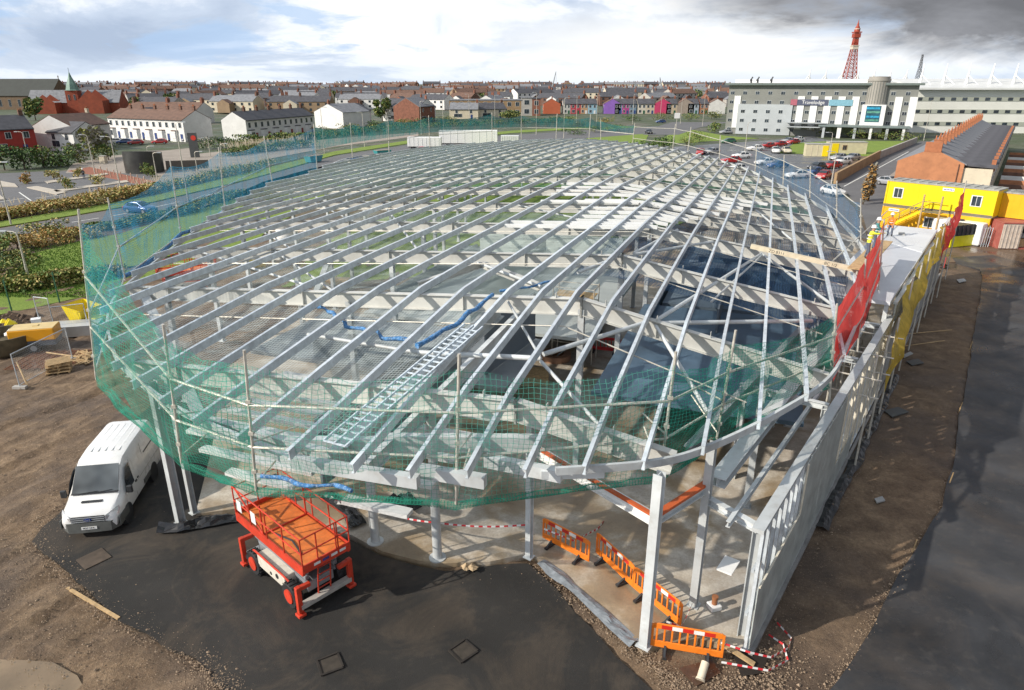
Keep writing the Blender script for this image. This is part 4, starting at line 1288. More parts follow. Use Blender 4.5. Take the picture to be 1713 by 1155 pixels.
# ------------------------------------------------------------------ scissor lift
DECKO = mat('orange_deck', (.64, .17, .035), .5, 0, .25, 3, dirt=((.45, .18, .05), .6))
PANELW = mat('lift_panel', (.66, .62, .54), .5, 0, .08, 3, dirt=((.35, .28, .2), .4))
def make_lift(label, loc, rz):
    t = thing('scissor_lift', label, 'scissor lift', loc, rz, 'scissor lifts on the site')
    W2, L2, zd = .82, 2.1, 1.85
    m = MB(); m.box((0, 0, zd), (1.62, 4.2, .10)); m.build('deck', DECKO, t)
    m = MB()
    for s in (-1, 1):
        m.beam((s * W2, -L2, zd + .0), (s * W2, L2, zd + .0), .05, .26); m.beam((s * (W2 - .02), -L2 + .03, zd - .16), (s * (W2 - .02), L2, zd - .16), .09, .06)
    m.beam((-W2, -L2, zd + .05), (W2, -L2, zd + .05), .04, .30); m.beam((-W2, L2, zd + .05), (W2, L2, zd + .05), .04, .30)
    m.build('toe_board', REDOR, t)
    for k, (x_, c_) in enumerate(((-.35, 0), (-.05, 1), (.25, 0), (.55, 0))):
        m = MB(); m.box((x_, -L2 - .024, zd + .06), (.22, .008, .09)); m.build('decal', [WHITE, mat('decal_blue', (.05, .06, .25), .5)][c_], t)
    def rail(name, pts, r=.024):
        m = MB()
        for a, b in pts: m.tube(a, b, r, 8)
        m.build(name, REDOR, t, None, 40)
    zt = zd + 1.12
    for s in (-1, 1):
        rail('guard_rail', [((s * W2, -L2, zt), (s * W2, L2, zt)), ((s * W2, -L2, zd + .6), (s * W2, L2, zd + .6))] + [((s * W2, y, zd), (s * W2, y, zt)) for y in (-2.1, -1.05, 0, 1.05, 2.1)])
    rail('guard_rail', [((-W2, L2, zt), (W2, L2, zt)), ((-W2, L2, zd + .6), (W2, L2, zd + .6)), ((0, L2, zd), (0, L2, zt))])
    rail('gate', [((-W2, -L2, zt), (W2, -L2, zt)), ((-W2, -L2, zd + .6), (W2, -L2, zd + .6)), ((-.3, -L2, zd), (-.3, -L2, zt)), ((.35, -L2, zd), (.35, -L2, zt)), ((.42, -L2, zd), (.42, -L2, zt))])
    rail('deck_extension_rail', [((W2 - .05, .35, zd + .05), (W2 - .05, .35, zt + .05)), ((-W2 + .05, .35, zd + .05), (-W2 + .05, .35, zt + .05)), ((-W2 + .05, .35, zd + .08), (W2 - .05, .35, zd + .08)), ((-W2 + .05, .35, zd + .08), (-W2 + .05, L2, zt))], .03)
    for y in (1.7, .75):
        m = MB(); m.box((-W2 - .03, y, zd + .55), (.012, .30, .42)); m.build('sign_plate', WHITE, t)
    m = MB(); m.box((.5, 1.8, zd + .9), (.3, .2, .3)); m.build('control_box', DARK, t)
    for k in range(4):
        z0 = .95 + .19 * k
        m = MB()
        for s in (-.5, .5):
            m.beam((s, -1.6, z0), (s, 1.6, z0 + .19), .06, .14); m.beam((s + .07, -1.6, z0 + .19), (s + .07, 1.6, z0), .06, .14)
        m.build('scissor_arm', GREYST if k % 2 else mat('arm_grey', (.22, .23, .25), .5), t)
    m = MB(); m.box((0, 0, .72), (.95, 3.1, .36)); m.build('chassis', GREYST, t, None, None, .03)
    for s in (-1, 1):
        m = MB(); m.box((s * .68, -.05, .78), (.42, 1.75, .50)); p_ = m.build('side_panel', PANELW, t, None, None, .03)
        m = MB()
        m.lathe((s * .897, -.45, .80), [(.001, -.006), (.09, -.006), (.09, .006), (.001, .006)], 14, 0, 'X'); m.lathe((s * .897, -.05, .70), [(.001, -.006), (.06, -.006), (.06, .006), (.001, .006)], 14, 0, 'X'); m.build('vent_hole', BLACK, p_)
        m = MB(); m.path([(s * .86, -1.15, .98), (s * .92, -.9, 1.12), (s * .92, .85, 1.12), (s * .86, 1.1, .98)], .035, 8); m.build('side_hoop', REDOR, t, None, 40)
        for y in (-1.15, 1.15):
            m = MB(); m.lathe((s * .78, y, .44), [(.22, -.14), (.40, -.15), (.44, -.09), (.44, .09), (.40, .15), (.22, .14)], 22, 0, 'X')
            for k in range(18):
                a = 2 * math.pi * k / 18
                m.box((s * .78, y + math.cos(a) * .44, .44 + math.sin(a) * .44), (.26, .05, .045), 0, 0, a + R(90))
            wo = m.build('wheel', BLACK, t, None, 40)
            m = MB(); m.lathe((s * .86, y, .44), [(.04, -.1), (.24, -.1), (.25, .075), (.13, .04), (.10, .07), (.04, .07)], 18, 0, 'X'); m.build('rim', REDOR, wo, None, 40)
        for y in (-1.78, 1.78):
            m = MB(); m.box((s * .92, y, .68), (.16, .16, .95)); m.box((s * .92, y, .12), (.26, .26, .10)); m.beam((s * .5, y, 1.05), (s * .92, y, 1.08), .14, .14); m.build('outrigger', REDOR, t, None, None, .02)
    m = MB(); m.beam((-.9, -1.78, .40), (.9, -1.78, .40), .22, .14); m.build('front_beam', mat('scuffed_grey', (.42, .40, .37), .6, .1, .2, 4), t)
    m = MB(); m.beam((-.9, 1.78, .40), (.9, 1.78, .40), .22, .14); m.build('rear_beam', GREYST, t)
    m = MB()
    for x_ in (-.22, .22): m.tube((x_, -1.72, .45), (x_, -1.9, 1.7), .025, 8)
    for k in range(4): m.tube((-.22, -1.74 - .04 * k, .65 + .28 * k), (.22, -1.74 - .04 * k, .65 + .28 * k), .02, 8)
    m.build('ladder', REDOR, t, None, 40)
    m = MB(); m.path([(-.5, .2, zd + .06), (-.3, -.6, zd + .07), (-.45, -1.4, zd + .06)], .03, 8); m.build('hose', DARK, t)
    return t
lift = make_lift('red orange scissor lift with railed deck standing on the black asphalt in front', (-7.2, 18.62, .05), R(47))
l2 = P(320, 490, 0)
dup(lift, (l2.x, l2.y, .03), R(-70), 'red orange scissor lift seen through the left end of the roof steel')

# ------------------------------------------------------------------ barriers
crumple_later = None
RW = mat('reflective_white', (.82, .82, .8), .3)
RR = mat('reflective_red', (.62, .03, .02), .35)
def make_barrier(name, label, col, loc, rz, group, stripes=True):
    t = thing(name, label, 'barrier', loc, rz, group)
    m = MB(); m.box((0, 0, .90), (1.9, .045, .17)); m.box((-.985, 0, .55), (.07, .05, .80)); m.box((.985, 0, .55), (.07, .05, .80)); m.box((0, 0, .26), (1.94, .05, .22))
    m.beam((-.985, 0, .93), (-.9, 0, .98), .05, .05); m.beam((.985, 0, .93), (.9, 0, .98), .05, .05); m.box((0, 0, .98), (1.75, .05, .04))
    for k in range(9):
        m.box((-.86 + k * .215, 0, .59), (.055, .04, .50))
    m.build('panel', col, t, None, None, .012)
    if stripes:
        for side in (-1, 1):
            for k in range(5):
                m = MB(); m.box((-.6 + .3 * k, side * .0255, .90), (.29, .006, .13)); m.build('reflector', [RR, RW][k % 2], t)
    for x_ in (-.6, .6):
        m = MB(); m.beam((x_, -.35, .05), (x_, .35, .05), .12, .07); m.beam((x_, -.3, .06), (x_, 0, .22), .06, .06); m.beam((x_, .3, .06), (x_, 0, .22), .06, .06); m.build('foot', DARK, t)
    return t
def bar_at(px, py, qx, qy, z=.16):
    a, b = P(px, py, z), P(qx, qy, z)
    d = b - a
    return (a + b) / 2, math.atan2(d.y, d.x)
GB = 'orange plastic barriers at the front corner'
l, rz = bar_at(908, 905, 985, 946)
b1 = make_barrier('plastic_barrier', 'orange barrier nearest the white column, farthest back of the front four', ORANGE, l, rz, GB)
l, rz = bar_at(994, 927, 1062, 992); dup(b1, l, rz, 'second orange barrier back, just left of the tall corner column')
l, rz = bar_at(1066, 995, 1130, 1048); dup(b1, l, rz, 'orange barrier half hidden behind the tall corner column')
l, rz = bar_at(1088, 1086, 1207, 1107, .03); dup(b1, l, rz, 'nearest orange barrier standing in front of the corner pit')
GR = 'red plastic barriers about the site'
p = P(1578, 447, .03); rb = make_barrier('plastic_barrier', 'red barrier at the far end of the right hand wall', REDP, p, R(60), GR, False)
p = P(1524, 530, .03); dup(rb, p, R(50), 'red barrier leaning by the middle of the right hand wall')
p = P(1058, 625, .16); dup(rb, p, R(10), 'red barrier on the floor slab under the middle of the roof')
p = P(1010, 590, .16); dup(rb, p, R(-15), 'red barrier farther back on the slab under the roof')

# ------------------------------------------------------------------ hazard tape
TAPE = [mat('tape_white', (.8, .8, .78), .5), mat('tape_red', (.65, .03, .04), .5)]
def tape(pts, label, w=.06, seg=.14, sag=.0):
    q = []
    for a, b in zip(pts, pts[1:]):
        n = max(2, int((b - a).length / seg))
        for k in range(n):
            e = a.lerp(b, k / n); e.z -= sag * math.sin(math.pi * k / n); q.append(e)
    q.append(pts[-1])
    m = MB()
    for i, (a, b) in enumerate(zip(q, q[1:])):
        tw = noise.noise(a * .9) * 1.2
        upv = Vector((math.sin(tw), .3 * math.cos(tw), math.cos(tw)))
        m.beam(a, b, .006, w, i % 2, upv)
    return tag(m.build('hazard_tape', TAPE), label, 'hazard tape', 'red and white hazard tape')
tape([P(1205, 1075, .7), P(1255, 1092, .5), P(1290, 1100, .25), P(1318, 1085, .1), P(1324, 1068, .08), P(1300, 1042, .15)], 'red and white tape looping from the nearest barrier round the wall end')
tape([P(1207, 1108, .4), P(1285, 1122, .15), P(1318, 1105, .06), P(1310, 1078, .08), P(1286, 1062, .08)], 'lower run of red and white tape trailing on the earth by the pit')
cA, cB = P(628, 906), P(732, 933)
tape([Vector((c885.x, c885.y, 1.35)), Vector((cB.x, cB.y, 1.45)), Vector((cA.x, cA.y, 1.45)), P(560, 835, 1.2)], 'red and white tape strung between the two round columns', sag=.12)
tape([P(910, 885, 1.0), P(960, 905, .6), P(1000, 885, .2), P(1010, 872, .2)], 'loose red and white tape on the slab behind the farthest orange barrier')
tape([P(1115, 1040, .5), P(1140, 1050, .3), P(1158, 1010, .5)], 'short red and white tape between the hidden barrier and the thin column')

# ------------------------------------------------------------------ small things on the ground
def crumple(name, pts, w, m_, label, cat='sheeting', h=.14):
    m = MB(); vs = []; fs = []
    k = 7
    q = []
    for a, b in zip(pts, pts[1:]):
        n = max(2, int((b - a).length / .18))
        q += [a.lerp(b, i / n) for i in range(n)]
    q.append(pts[-1])
    for i, p in enumerate(q):
        d = (q[min(i + 1, len(q) - 1)] - q[max(i - 1, 0)]).normalized()
        nn = Vector((-d.y, d.x, 0))
        for j in range(k):
            s = (j / (k - 1) - .5) * w * (1 + .6 * noise.noise(p * .9))
            e = p + nn * s
            e.z += h * (.75 + .9 * noise.noise(e * 3.1) + .5 * noise.noise(e * 7)) * (1 - abs(j / (k - 1) - .5) * 1.6)
            vs.append(e)
    for i in range(len(q) - 1):
        for j in range(k - 1):
            fs.append((i * k + j, (i + 1) * k + j, (i + 1) * k + j + 1, i * k + j + 1))
    m.add(vs, fs)
    return tag(m.build(name, m_), label, cat)
POLY = mat('black_polythene', (.018, .018, .02), .22, 0, .3, 4)
POLYG = mat('grey_polythene', (.20, .22, .24), .25, 0, .3, 4)
crumple('plastic_sheet', [P(268, 885, .1), P(300, 884, .12), P(345, 874, .12), P(398, 868, .1)], .7, POLY, 'crumpled black polythene along the slab edge behind the van', h=.28)
crumple('plastic_sheet', [P(905, 940, .18), P(960, 985, .18), P(1010, 1030, .18), P(1062, 1078, .15)], .4, POLYG, 'grey membrane strip lapping over the front slab edge below the barriers', h=.10)
crumple('plastic_sheet', [WP(7.5, -.45, .1), WP(10, -.4, .12), WP(13, -.5, .1), WP(18, -.5, .1), WP(25, -.5, .1)], .42, POLY, 'black polythene bunched along the foot of the right hand wall', h=.12)
crumple('plastic_sheet', [P(545, 830, .2), P(580, 850, .2), P(600, 882, .2)], .6, POLY, 'black polythene strip at the slab edge behind the scissor lift', h=.22)
m = MB()
for i in range(26):
    m.rock(P(655 + rnd(-5, 40), 842 + rnd(-10, 8), .2 + rnd(0, .4)), rnd(.18, .34), 0, .8)
tag(m.build('plastic_bundle', POLY), 'heap of black plastic sheeting on the slab between the two round columns', 'sheeting')
pp = P(157, 935, .06)
m = MB(); m.box((pp.x, pp.y, .065), (.85, .8, .03), .9); tag(m.build('timber_hatch', mat('muddy_board', (.075, .055, .04), .8, 0, .3, 4)), 'muddy board cover on the asphalt in front of the van', 'cover')
def gully(px, py, rz, label):
    c = P(px, py, .055)
    t = thing('drain_cover', label, 'drain cover', c, rz, 'drain covers in the asphalt')
    m = MB()
    for a, b in (((-.3, -.3), (.3, -.3)), ((.3, -.3), (.3, .3)), ((.3, .3), (-.3, .3)), ((-.3, .3), (-.3, -.3))):
        m.beam((a[0], a[1], .03), (b[0], b[1], .01), .06, .05)
    m.build('frame', mat('rusty_iron', (.032, .027, .023), .8, .2, .3, 5), t)
    m = MB(); m.box((0, 0, .004), (.58, .58, .012)); m.build('plate', mat('dirty_iron', (.05, .041, .032), .75, .1, .35, 4), t)
gully(775, 1090, .75, 'square sunken drain cover in the middle of the black asphalt')
gully(552, 1112, .5, 'half buried drain cover at the bottom left of the asphalt')
a, b = P(113, 984, .05), P(199, 1035, .05)
m = MB(); m.beam(a, b, .1, .06); tag(m.build('timber_plank', TIMBER), 'long pale timber plank on the mud at the asphalt edge', 'plank')
pb = P(1194, 1018, .16)
t = thing('pipe_stub', 'brown pipe stub in a white collar standing on the slab by the thin column', 'pipe', pb)
m = MB(); m.box((0, 0, .09), (.36, .34, .18), .3); m.build('collar', WHITE, t, None, None, .03)
m = MB(); m.tube((0, 0, .18), (0, 0, .46), .085, 16); m.tube((0, 0, .40), (0, 0, .47), .10, 16); m.build('pipe', mat('clay_brown', (.30, .12, .05), .5), t, None, 40)
a, b = P(1172, 1135, .12), P(1180, 1108, .35)
m = MB(); m.tube(a, b, .11, 18); m.tube(a + (a - b) * .01, a + (a - b) * .12, .13, 18)
tag(m.build('drain_pipe', mat('cream_plastic', (.66, .58, .45), .5), None, None, 40), 'short cream drain pipe poking out of the earth below the nearest barrier', 'pipe')
m = MB(); m.prism([P(*q)[:2] for q in ((1136, 1120), (1190, 1105), (1205, 1128), (1165, 1150))], .0, .05)
tag(m.build('wet_board', mat('wet_board', (.08, .045, .03), .3, 0, .3, 4)), 'dark wet board lying under the cream drain pipe', 'board')
m = MB()
for i in range(9): m.rock(P(785 + rnd(-9, 9), 948 + rnd(-4, 5), .1 + rnd(0, .12)), rnd(.08, .2))
tag(m.build('rubble_pile', mat('tan_rubble', (.42, .31, .19), .9, 0, .25, 4)), 'small heap of tan rubble against the curved slab edge', 'rubble')
m = MB(); a, b = P(1222, 1050, .2), P(1255, 1098, .1)
m.beam(P(1200, 1072, .35), P(1262, 1112, .12), .16, .05)
tag(m.build('timber_plank', TIMBER), 'short plank bridging the pit at the wall end', 'plank')
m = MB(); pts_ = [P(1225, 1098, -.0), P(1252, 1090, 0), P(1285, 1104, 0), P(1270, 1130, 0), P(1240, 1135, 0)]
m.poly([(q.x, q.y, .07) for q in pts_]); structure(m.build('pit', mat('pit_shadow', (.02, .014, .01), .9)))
for (a, lb) in ((((1478, 690), (1502, 684), (1520, 692), (1492, 701)), 'dark offcut board lying on the earth beside the wall'), (((1462, 838), (1475, 834), (1480, 841), (1466, 845)), 'small grey tile on the sunlit strip of earth'), (((1515, 607), (1535, 603), (1545, 610), (1525, 614)), 'dark board on the earth halfway up the wall'),
                (((1507, 598), (1522, 591), (1527, 594), (1512, 601)), 'bright scrap of board near the wall foot'), (((1600, 470), (1612, 468), (1616, 472), (1604, 475)), 'pale scrap on the earth near the far red barrier')):
    m = MB(); m.prism([P(*q)[:2] for q in a], .06, .11)
    tag(m.build('offcut_board', mat('dark_offcut', (.07, .075, .075), .5) if 'dark' in lb else BOARD2), lb, 'board')
for i, (a, b, lb) in enumerate((((1505, 560), (1592, 552), 'long pale cane lying across the soil beside the wall'), ((1507, 580), (1580, 570), 'second pale cane lying on the soil nearer the black boards'))):
    rod('cane', [P(*a, .12), P(*b, .14)], .025, TIMBER, lb, 'cane')
for px, py, lb in ((1526, 925, 'short stake at the tarmac edge nearest the camera'), (1588, 810, 'short stake at the tarmac edge by the sunlit soil'), (1604, 690, 'short stake at the tarmac edge in the middle of the strip'), (1622, 585, 'short stake at the tarmac edge farther along')):
    p = P(px, py, 0); rod('stake', [p, p + Vector((.05, 0, .55))], .025, TIMBER, lb, 'stake', 6)
# loose stones along the worked edges
GRAV = mat('loose_stone', (.26, .19, .13), .9, 0, .4, 9)
m = MB()
def scat(px, n, r0, r1, wd):
    for i in range(n):
        k = random.randrange(len(px) - 1)
        t = random.random()
        x_ = px[k][0] + (px[k + 1][0] - px[k][0]) * t + random.gauss(0, wd)
        y_ = px[k][1] + (px[k + 1][1] - px[k][1]) * t + random.gauss(0, wd)
        p = P(x_, y_, .05)
        if inside(p.x, p.y, SLAB_POLY): continue
        m.rock((p.x, p.y, max(ground_h(p.x, p.y), .04)), rnd(r0, r1) * .62 * (1 if random.random() < .93 else 1.9))
scat([(205, 735), (110, 850), (60, 900), (110, 955), (190, 1030), (330, 1105), (400, 1165)], 2200, .018, .05, 14)
scat([(330, 1105), (400, 1165)], 700, .02, .055, 20)
scat([(900, 945), (1000, 1035), (1090, 1110), (1150, 1160)], 1300, .018, .05, 9)
scat([(1330, 1120), (1250, 1150), (1180, 1160)], 1100, .018, .06, 28)
scat([(1385, 1155), (1480, 1010), (1520, 940), (1592, 800)], 900, .018, .045, 8)
scat([(0, 640), (200, 690), (60, 850), (20, 1000), (250, 1140)], 2600, .018, .05, 60)
scat([(1290, 1080), (1380, 900), (1450, 760), (1560, 560)], 900, .015, .04, 26)
scat([(300, 940), (560, 1100), (900, 1080), (1000, 1120)], 500, .01, .022, 60)
scat([(720, 960), (860, 955), (930, 1000)], 350, .012, .03, 14)
o = m.build('gravel', GRAV); o['kind'] = 'stuff'
# ------------------------------------------------------------------ houses
WFR = mat('white_frame', (.75, .75, .74), .5)
def gable_wall(m, w, d, eh, rh, mi=0):
    a = [(-w / 2, 0, 0), (-w / 2, d, 0), (-w / 2, d, eh), (-w / 2, d / 2, rh), (-w / 2, 0, eh)]
    b = [(w / 2, y, z) for (_, y, z) in a]
    m.add(a + b, [(4, 3, 2, 1, 0), (5, 6, 7, 8, 9), (0, 1, 6, 5), (1, 2, 7, 6), (4, 0, 5, 9)], mi)
def gable_roof(m, w, d, eh, rh, ov=.25, ox=.0, th=.14, mi=0):
    s = (rh - eh) / (d / 2)
    for sgn in (0, 1):
        y0, y1 = (-ov, d / 2) if sgn == 0 else (d + ov, d / 2)
        z0 = eh - ov * s
        x0, x1 = -w / 2 - ox, w / 2 + ox
        vs = [(x0, y0, z0 + .03), (x1, y0, z0 + .03), (x1, y1, rh + .03), (x0, y1, rh + .03)]
        vs += [(x, y, z + th) for x, y, z in vs]
        m.add(vs, [(0, 1, 2, 3), (7, 6, 5, 4), (0, 4, 5, 1), (1, 5, 6, 2), (3, 2, 6, 7), (0, 3, 7, 4)], mi)
def window(parent, x, z, w, h, y=-.0, fm=None, face=None):
    m = MB(); m.box((x, y - .02, z), (w + .16, .08, h + .16)); f = m.build('window', fm or WFR, parent)
    m = MB()
    m.box((x - w / 4, y - .065, z), (w / 2 - .05, .02, h)); m.box((x + w / 4, y - .065, z), (w / 2 - .05, .02, h)); m.build('pane', GLASS, f)
    return f
def chimney(parent, x, y, z, bm, w=.9, d=.55, h=1.5, pots=3):
    m = MB(); m.box((x, y, z + h / 2), (w, d, h)); m.box((x, y, z + h - .12), (w + .12, d + .12, .12)); c = m.build('chimney', bm, parent)
    m = MB()
    for k in range(pots):
        m.tube((x - w / 2 + (k + .5) * w / pots, y, z + h), (x - w / 2 + (k + .5) * w / pots, y, z + h + .45), .12, 8, 0, .09)
    m.build('chimney_pots', mat('terracotta', (.38, .15, .07), .8), c, None, 40)
DOORC = [mat('door_' + n_, c_, .4) for n_, c_ in (('blue', (.03, .06, .2)), ('red', (.25, .02, .02)), ('green', (.02, .10, .05)), ('white', (.7, .7, .7)))]
def make_house(label, group, w, d, eh, rh, wm, rm, cm, bay=False, door=0, chim=True, fm=None, cat='house', name='terraced_house', upper=2, cx=None):
    t = thing(name, label, cat, group=group)
    m = MB(); gable_wall(m, w, d, eh, rh); m.box((0, -.04, .18), (w, .08, .36), 0, 0); m.build('wall', wm, t)
    m = MB(); gable_roof(m, w, d, eh, rh); m.build('roof', rm, t)
    m = MB(); m.beam((-w / 2, -.3, eh - .15), (w / 2, -.3, eh - .15), .12, .1); m.build('gutter', DARK, t)
    if chim: chimney(t, (w / 2 - .6) if cx is None else cx, d / 2, rh - .35, cm)
    zz = eh * .76
    for k in range(upper):
        window(t, (k + .5) * w / upper - w / 2, zz, min(1.1, w / upper * .5), 1.35, 0, fm)
    if bay:
        m = MB(); m.prism([(-w * .40, 0), (-w * .32, -.7), (-w * .04, -.7), (w * .04, 0)], 0, 2.9); b = m.build('bay', wm, t)
        window(b, -w * .18, 1.7, w * .24, 1.4, -.7, fm)
        m = MB(); m.prism([(-w * .42, .0), (-w * .33, -.8), (-w * .03, -.8), (w * .06, 0)], 2.9, 3.1); m.build('bay_roof', rm, b)
    else:
        window(t, -w * .2, 1.7, w * .28, 1.4, 0, fm)
    m = MB(); m.box((w * .27, -.03, 1.05), (.95, .1, 2.1)); dr = m.build('door', DOORC[door % 4], t)
    m = MB(); m.box((w * .27 + .3, -.10, 1.05), (.12, .04, .05)); m.build('handle', CHROME, dr)
    return t
def frame_from(p0, p1, n):
    d = (p1 - p0); L_ = d.length
    rz = math.atan2(d.y, d.x)
    return [(p0 + d * ((i + .5) / n), rz) for i in range(n)], L_ / n
def terrace(p0, p1, n, labels, group, d, eh, rh, wm, rm, cm, **kw):
    fr, w = frame_from(p0, p1, n)
    t = make_house(labels[0], group, w, d, eh, rh, wm, rm, cm, **kw)
    t.location = fr[0][0]; t.rotation_euler = (0, 0, fr[0][1])
    out = [t]
    for i in range(1, n):
        out.append(dup(t, fr[i][0], fr[i][1], labels[i]))
    return out
ORD = ['left end', 'second', 'third', 'fourth', 'fifth', 'sixth', 'seventh', 'eighth']
# white terraces on the left
terrace(P(186, 231), P(311, 238), 6, ['white bay fronted terraced house behind the curved steel wall, %s one' % ('right end' if i == 5 else ORD[i]) for i in range(6)], 'white terraced houses behind the curved steel wall', 9.5, 5.9, 8.3, RENDER_W, BROWNTILE, BROWNBRICK, bay=True)
terrace(P(415, 237), P(527, 223), 6, ['white slate roofed terraced house right of the pylon sign, %s one of six' % (ORD[i] if i < 5 else 'right end') for i in range(6)], 'white terraced houses right of the pylon sign', 8, 5.7, 7.9, RENDER_W, SLATE, BROWNBRICK, bay=True, door=1)
def single(p0, p1, label, d, eh, rh, wm, rm, cm, name='house', turn=False, **kw):
    fr, w = frame_from(p0, p1, 1)
    t = make_house(label, None, w, d, eh, rh, wm, rm, cm, name=name, **kw)
    t.location = fr[0][0]; t.rotation_euler = (0, 0, fr[0][1])
    if turn:    # gable end towards the viewer
        t.rotation_euler = (0, 0, fr[0][1] - R(90))
        dd = (p1 - p0).normalized(); t.location = p0 + Vector((-dd.y, dd.x, 0)) * (w / 2)
    return t
single(P(-25, 262), P(66, 256), 'red brick house with dark roof at the left edge of the picture', 9, 5.6, 8.4, mat('bright_red_brick', (.38, .045, .035), .8, 0, .15, 1), SLATE, BROWNBRICK, upper=3)
single(P(84, 252), P(128, 254), 'small white house with dark slate roof beside the red brick house', 8, 4.4, 6.6, RENDER_W, SLATE, BROWNBRICK, chim=False)
single(P(128, 252), P(190, 243), 'larger white house with blank gable left of the white terrace', 10, 5.6, 8.2, RENDER_W, BROWNTILE, CREAM, upper=1)
single(P(528, 214), P(578, 216), 'white house with pale gable, left one of the pair behind the blue net', 14, 5.6, 8.4, RENDER_W, SLATE2, REDBRICK, turn=True)
single(P(590, 214), P(622, 208), 'white house with dark roof, right one of the pair behind the blue net', 10, 5.4, 8.0, RENDER_W, SLATE, REDBRICK)
single(P(640, 203), P(702, 205), 'long white house with dark roof and roof lights behind the net', 12, 6.2, 9.2, RENDER_W, SLATE, REDBRICK, upper=5)
single(P(702, 206), P(728, 203), 'tall red brick house end beside the long white house', 12, 6.4, 9.8, REDBRICK, SLATE2, REDBRICK, upper=2)
single(P(752, 200), P(800, 200), 'low cream house with grey hipped looking roof right of the tall red brick house', 10, 4.4, 7.0, CREAM, SLATE2, REDBRICK)
single(P(800, 199), P(848, 198), 'cream house with long dark roof left of the brown brick block', 10, 4.2, 6.8, CREAM, SLATE, BROWNBRICK)
def block(p0, p1, label, d, h, wm, rm, nw, nf, name='flat_block', cat='building', roofh=.5):
    fr, w = frame_from(p0, p1, 1)
    t = thing(name, label, cat, fr[0][0], fr[0][1])
    m = MB(); m.box((0, d / 2, h / 2), (w, d, h)); m.build('wall', wm, t)
    m = MB(); m.box((0, d / 2, h + roofh / 2), (w + .4, d + .4, roofh)); m.build('roof', rm, t)
    for f in range(nf):
        for k in range(nw):
            window(t, -w / 2 + (k + .5) * w / nw, (f + .55) * h / nf, w / nw * .45, h / nf * .5)
    return t
block(P(752, 195), P(872, 195), 'wide tan brick flat block behind the back net', 14, 7.5, mat('tan_brick', (.30, .20, .11), .85, 0, .2, .8), SLATE2, 9, 2)
block(P(872, 195), P(890, 195), 'plain grey rendered end block beside the tan brick flats', 14, 8.6, GREYR, SLATE2, 1, 2)
block(P(890, 195), P(904, 195), 'narrow red brick block between grey end block and orange gable', 14, 8.2, REDBRICK, SLATE, 1, 2)
# coloured houses
COLS = [('orange brick gabled', (.50, .13, .06), 909, 937, True), ('pale grey', (.48, .47, .44), 942, 954, False), ('crimson', (.42, .045, .07), 954, 971, False), ('tan', (.45, .27, .15), 971, 983, False), ('sky blue', (.25, .42, .52), 983, 998, False), ('violet gabled', (.27, .13, .48), 1010, 1028, True), ('blue', (.13, .22, .45), 1028, 1040, False), ('magenta', (.40, .05, .22), 1040, 1052, False),
        ('slate blue', (.16, .24, .32), 1052, 1064, False), ('pale cream', (.58, .53, .44), 1066, 1080, False), ('cream', (.55, .46, .34), 1080, 1094, False), ('hot pink', (.55, .05, .14), 1094, 1113, True), ('beige', (.50, .40, .28), 1114, 1132, False), ('grey brown gabled', (.34, .28, .23), 1132, 1150, True), ('pale blue', (.36, .42, .48), 1150, 1168, False), ('rust brown', (.34, .14, .07), 1170, 1184, False), ('white gabled', (.72, .70, .66), 1184, 1203, True)]
for nm_, c_, x0_, x1_, tn in COLS:
    single(P(x0_, 192), P(x1_, 192), '%s painted house in the coloured row behind the roundabout' % nm_ if 'brick' not in nm_ else 'orange brick house with white edged gable at the left of the coloured row', 9, 5.4, 7.8, mat('paint_' + nm_.replace(' ', '_'), c_, .8, 0, .08, .6), SLATE if not tn else BROWNTILE, REDBRICK, name='terraced_house', turn=tn, door=int(x0_))['group'] = 'painted houses beyond the roundabout'

# churches
cp0 = P(-60, 188); t = thing('church', 'long church with dark slate roof at the left edge of the skyline', 'church', P(20, 186), R(-4))
m = MB(); gable_wall(m, 54, 20, 9, 18); m.build('wall', mat('church_stone', (.16, .11, .07), .9, 0, .2, .5), t)
m = MB(); gable_roof(m, 54, 20, 9, 18, .6); m.build('roof', mat('church_slate', (.045, .05, .045), .8, 0, .2, .4), t)
m = MB(); m.box((26.6, 10, 19), (.4, .4, 2)); m.box((26.6, 10, 19.4), (.25, 1.2, .25)); m.build('cross', GREYR, t)
for k in range(9): window(t, -24 + 6 * k, 4.5, 1.6, 4, 0, GREYR)
rc = P(126, 191)
t = thing('church', 'red brick church with green copper spire behind the white houses', 'church', rc, R(10))
m = MB(); m.box((0, 3.2, 6), (6, 6, 12)); m.build('tower', mat('church_red', (.30, .07, .035), .85, 0, .2, .6), t)
m = MB(); m.lathe((0, 3.2, 12), [(4.0, 0), (3.4, .4), (2.6, 3), (1.0, 6.5), (.06, 9.5)], 8)
sp_ = m.build('spire', mat('green_copper', (.16, .27, .22), .6, 0, .15, 1), t)
m = MB(); m.tube((0, 3.2, 21.3), (0, 3.2, 23.4), .1, 6); m.build('finial', DARK, sp_)
for sx_, ww, dd_ in ((-13, 20, 14), (13, 20, 14)):
    m = MB(); gable_wall(m, ww, dd_, 6, 12)
    m.v = [(v[0] + sx_, v[1] + 1, v[2]) for v in m.v]; m.build('nave', MATS['church_red'], t)
    m = MB(); gable_roof(m, ww, dd_, 6, 12, .4)
    m.v = [(v[0] + sx_, v[1] + 1, v[2]) for v in m.v]; m.build('nave_roof', SLATE2, t)
m = MB(); gable_wall(m, 9, 10, 6, 10)
m.v = [(v[1] - 16, v[0] * 1 - 3, v[2]) for v in m.v]; m.build('porch', MATS['church_red'], t)
m = MB(); gable_wall(m, 10, 12, 7, 12.5)
m.v = [(v[1] + 6, v[0] * 1 - 4, v[2]) for v in m.v]; m.build('transept', MATS['church_red'], t)
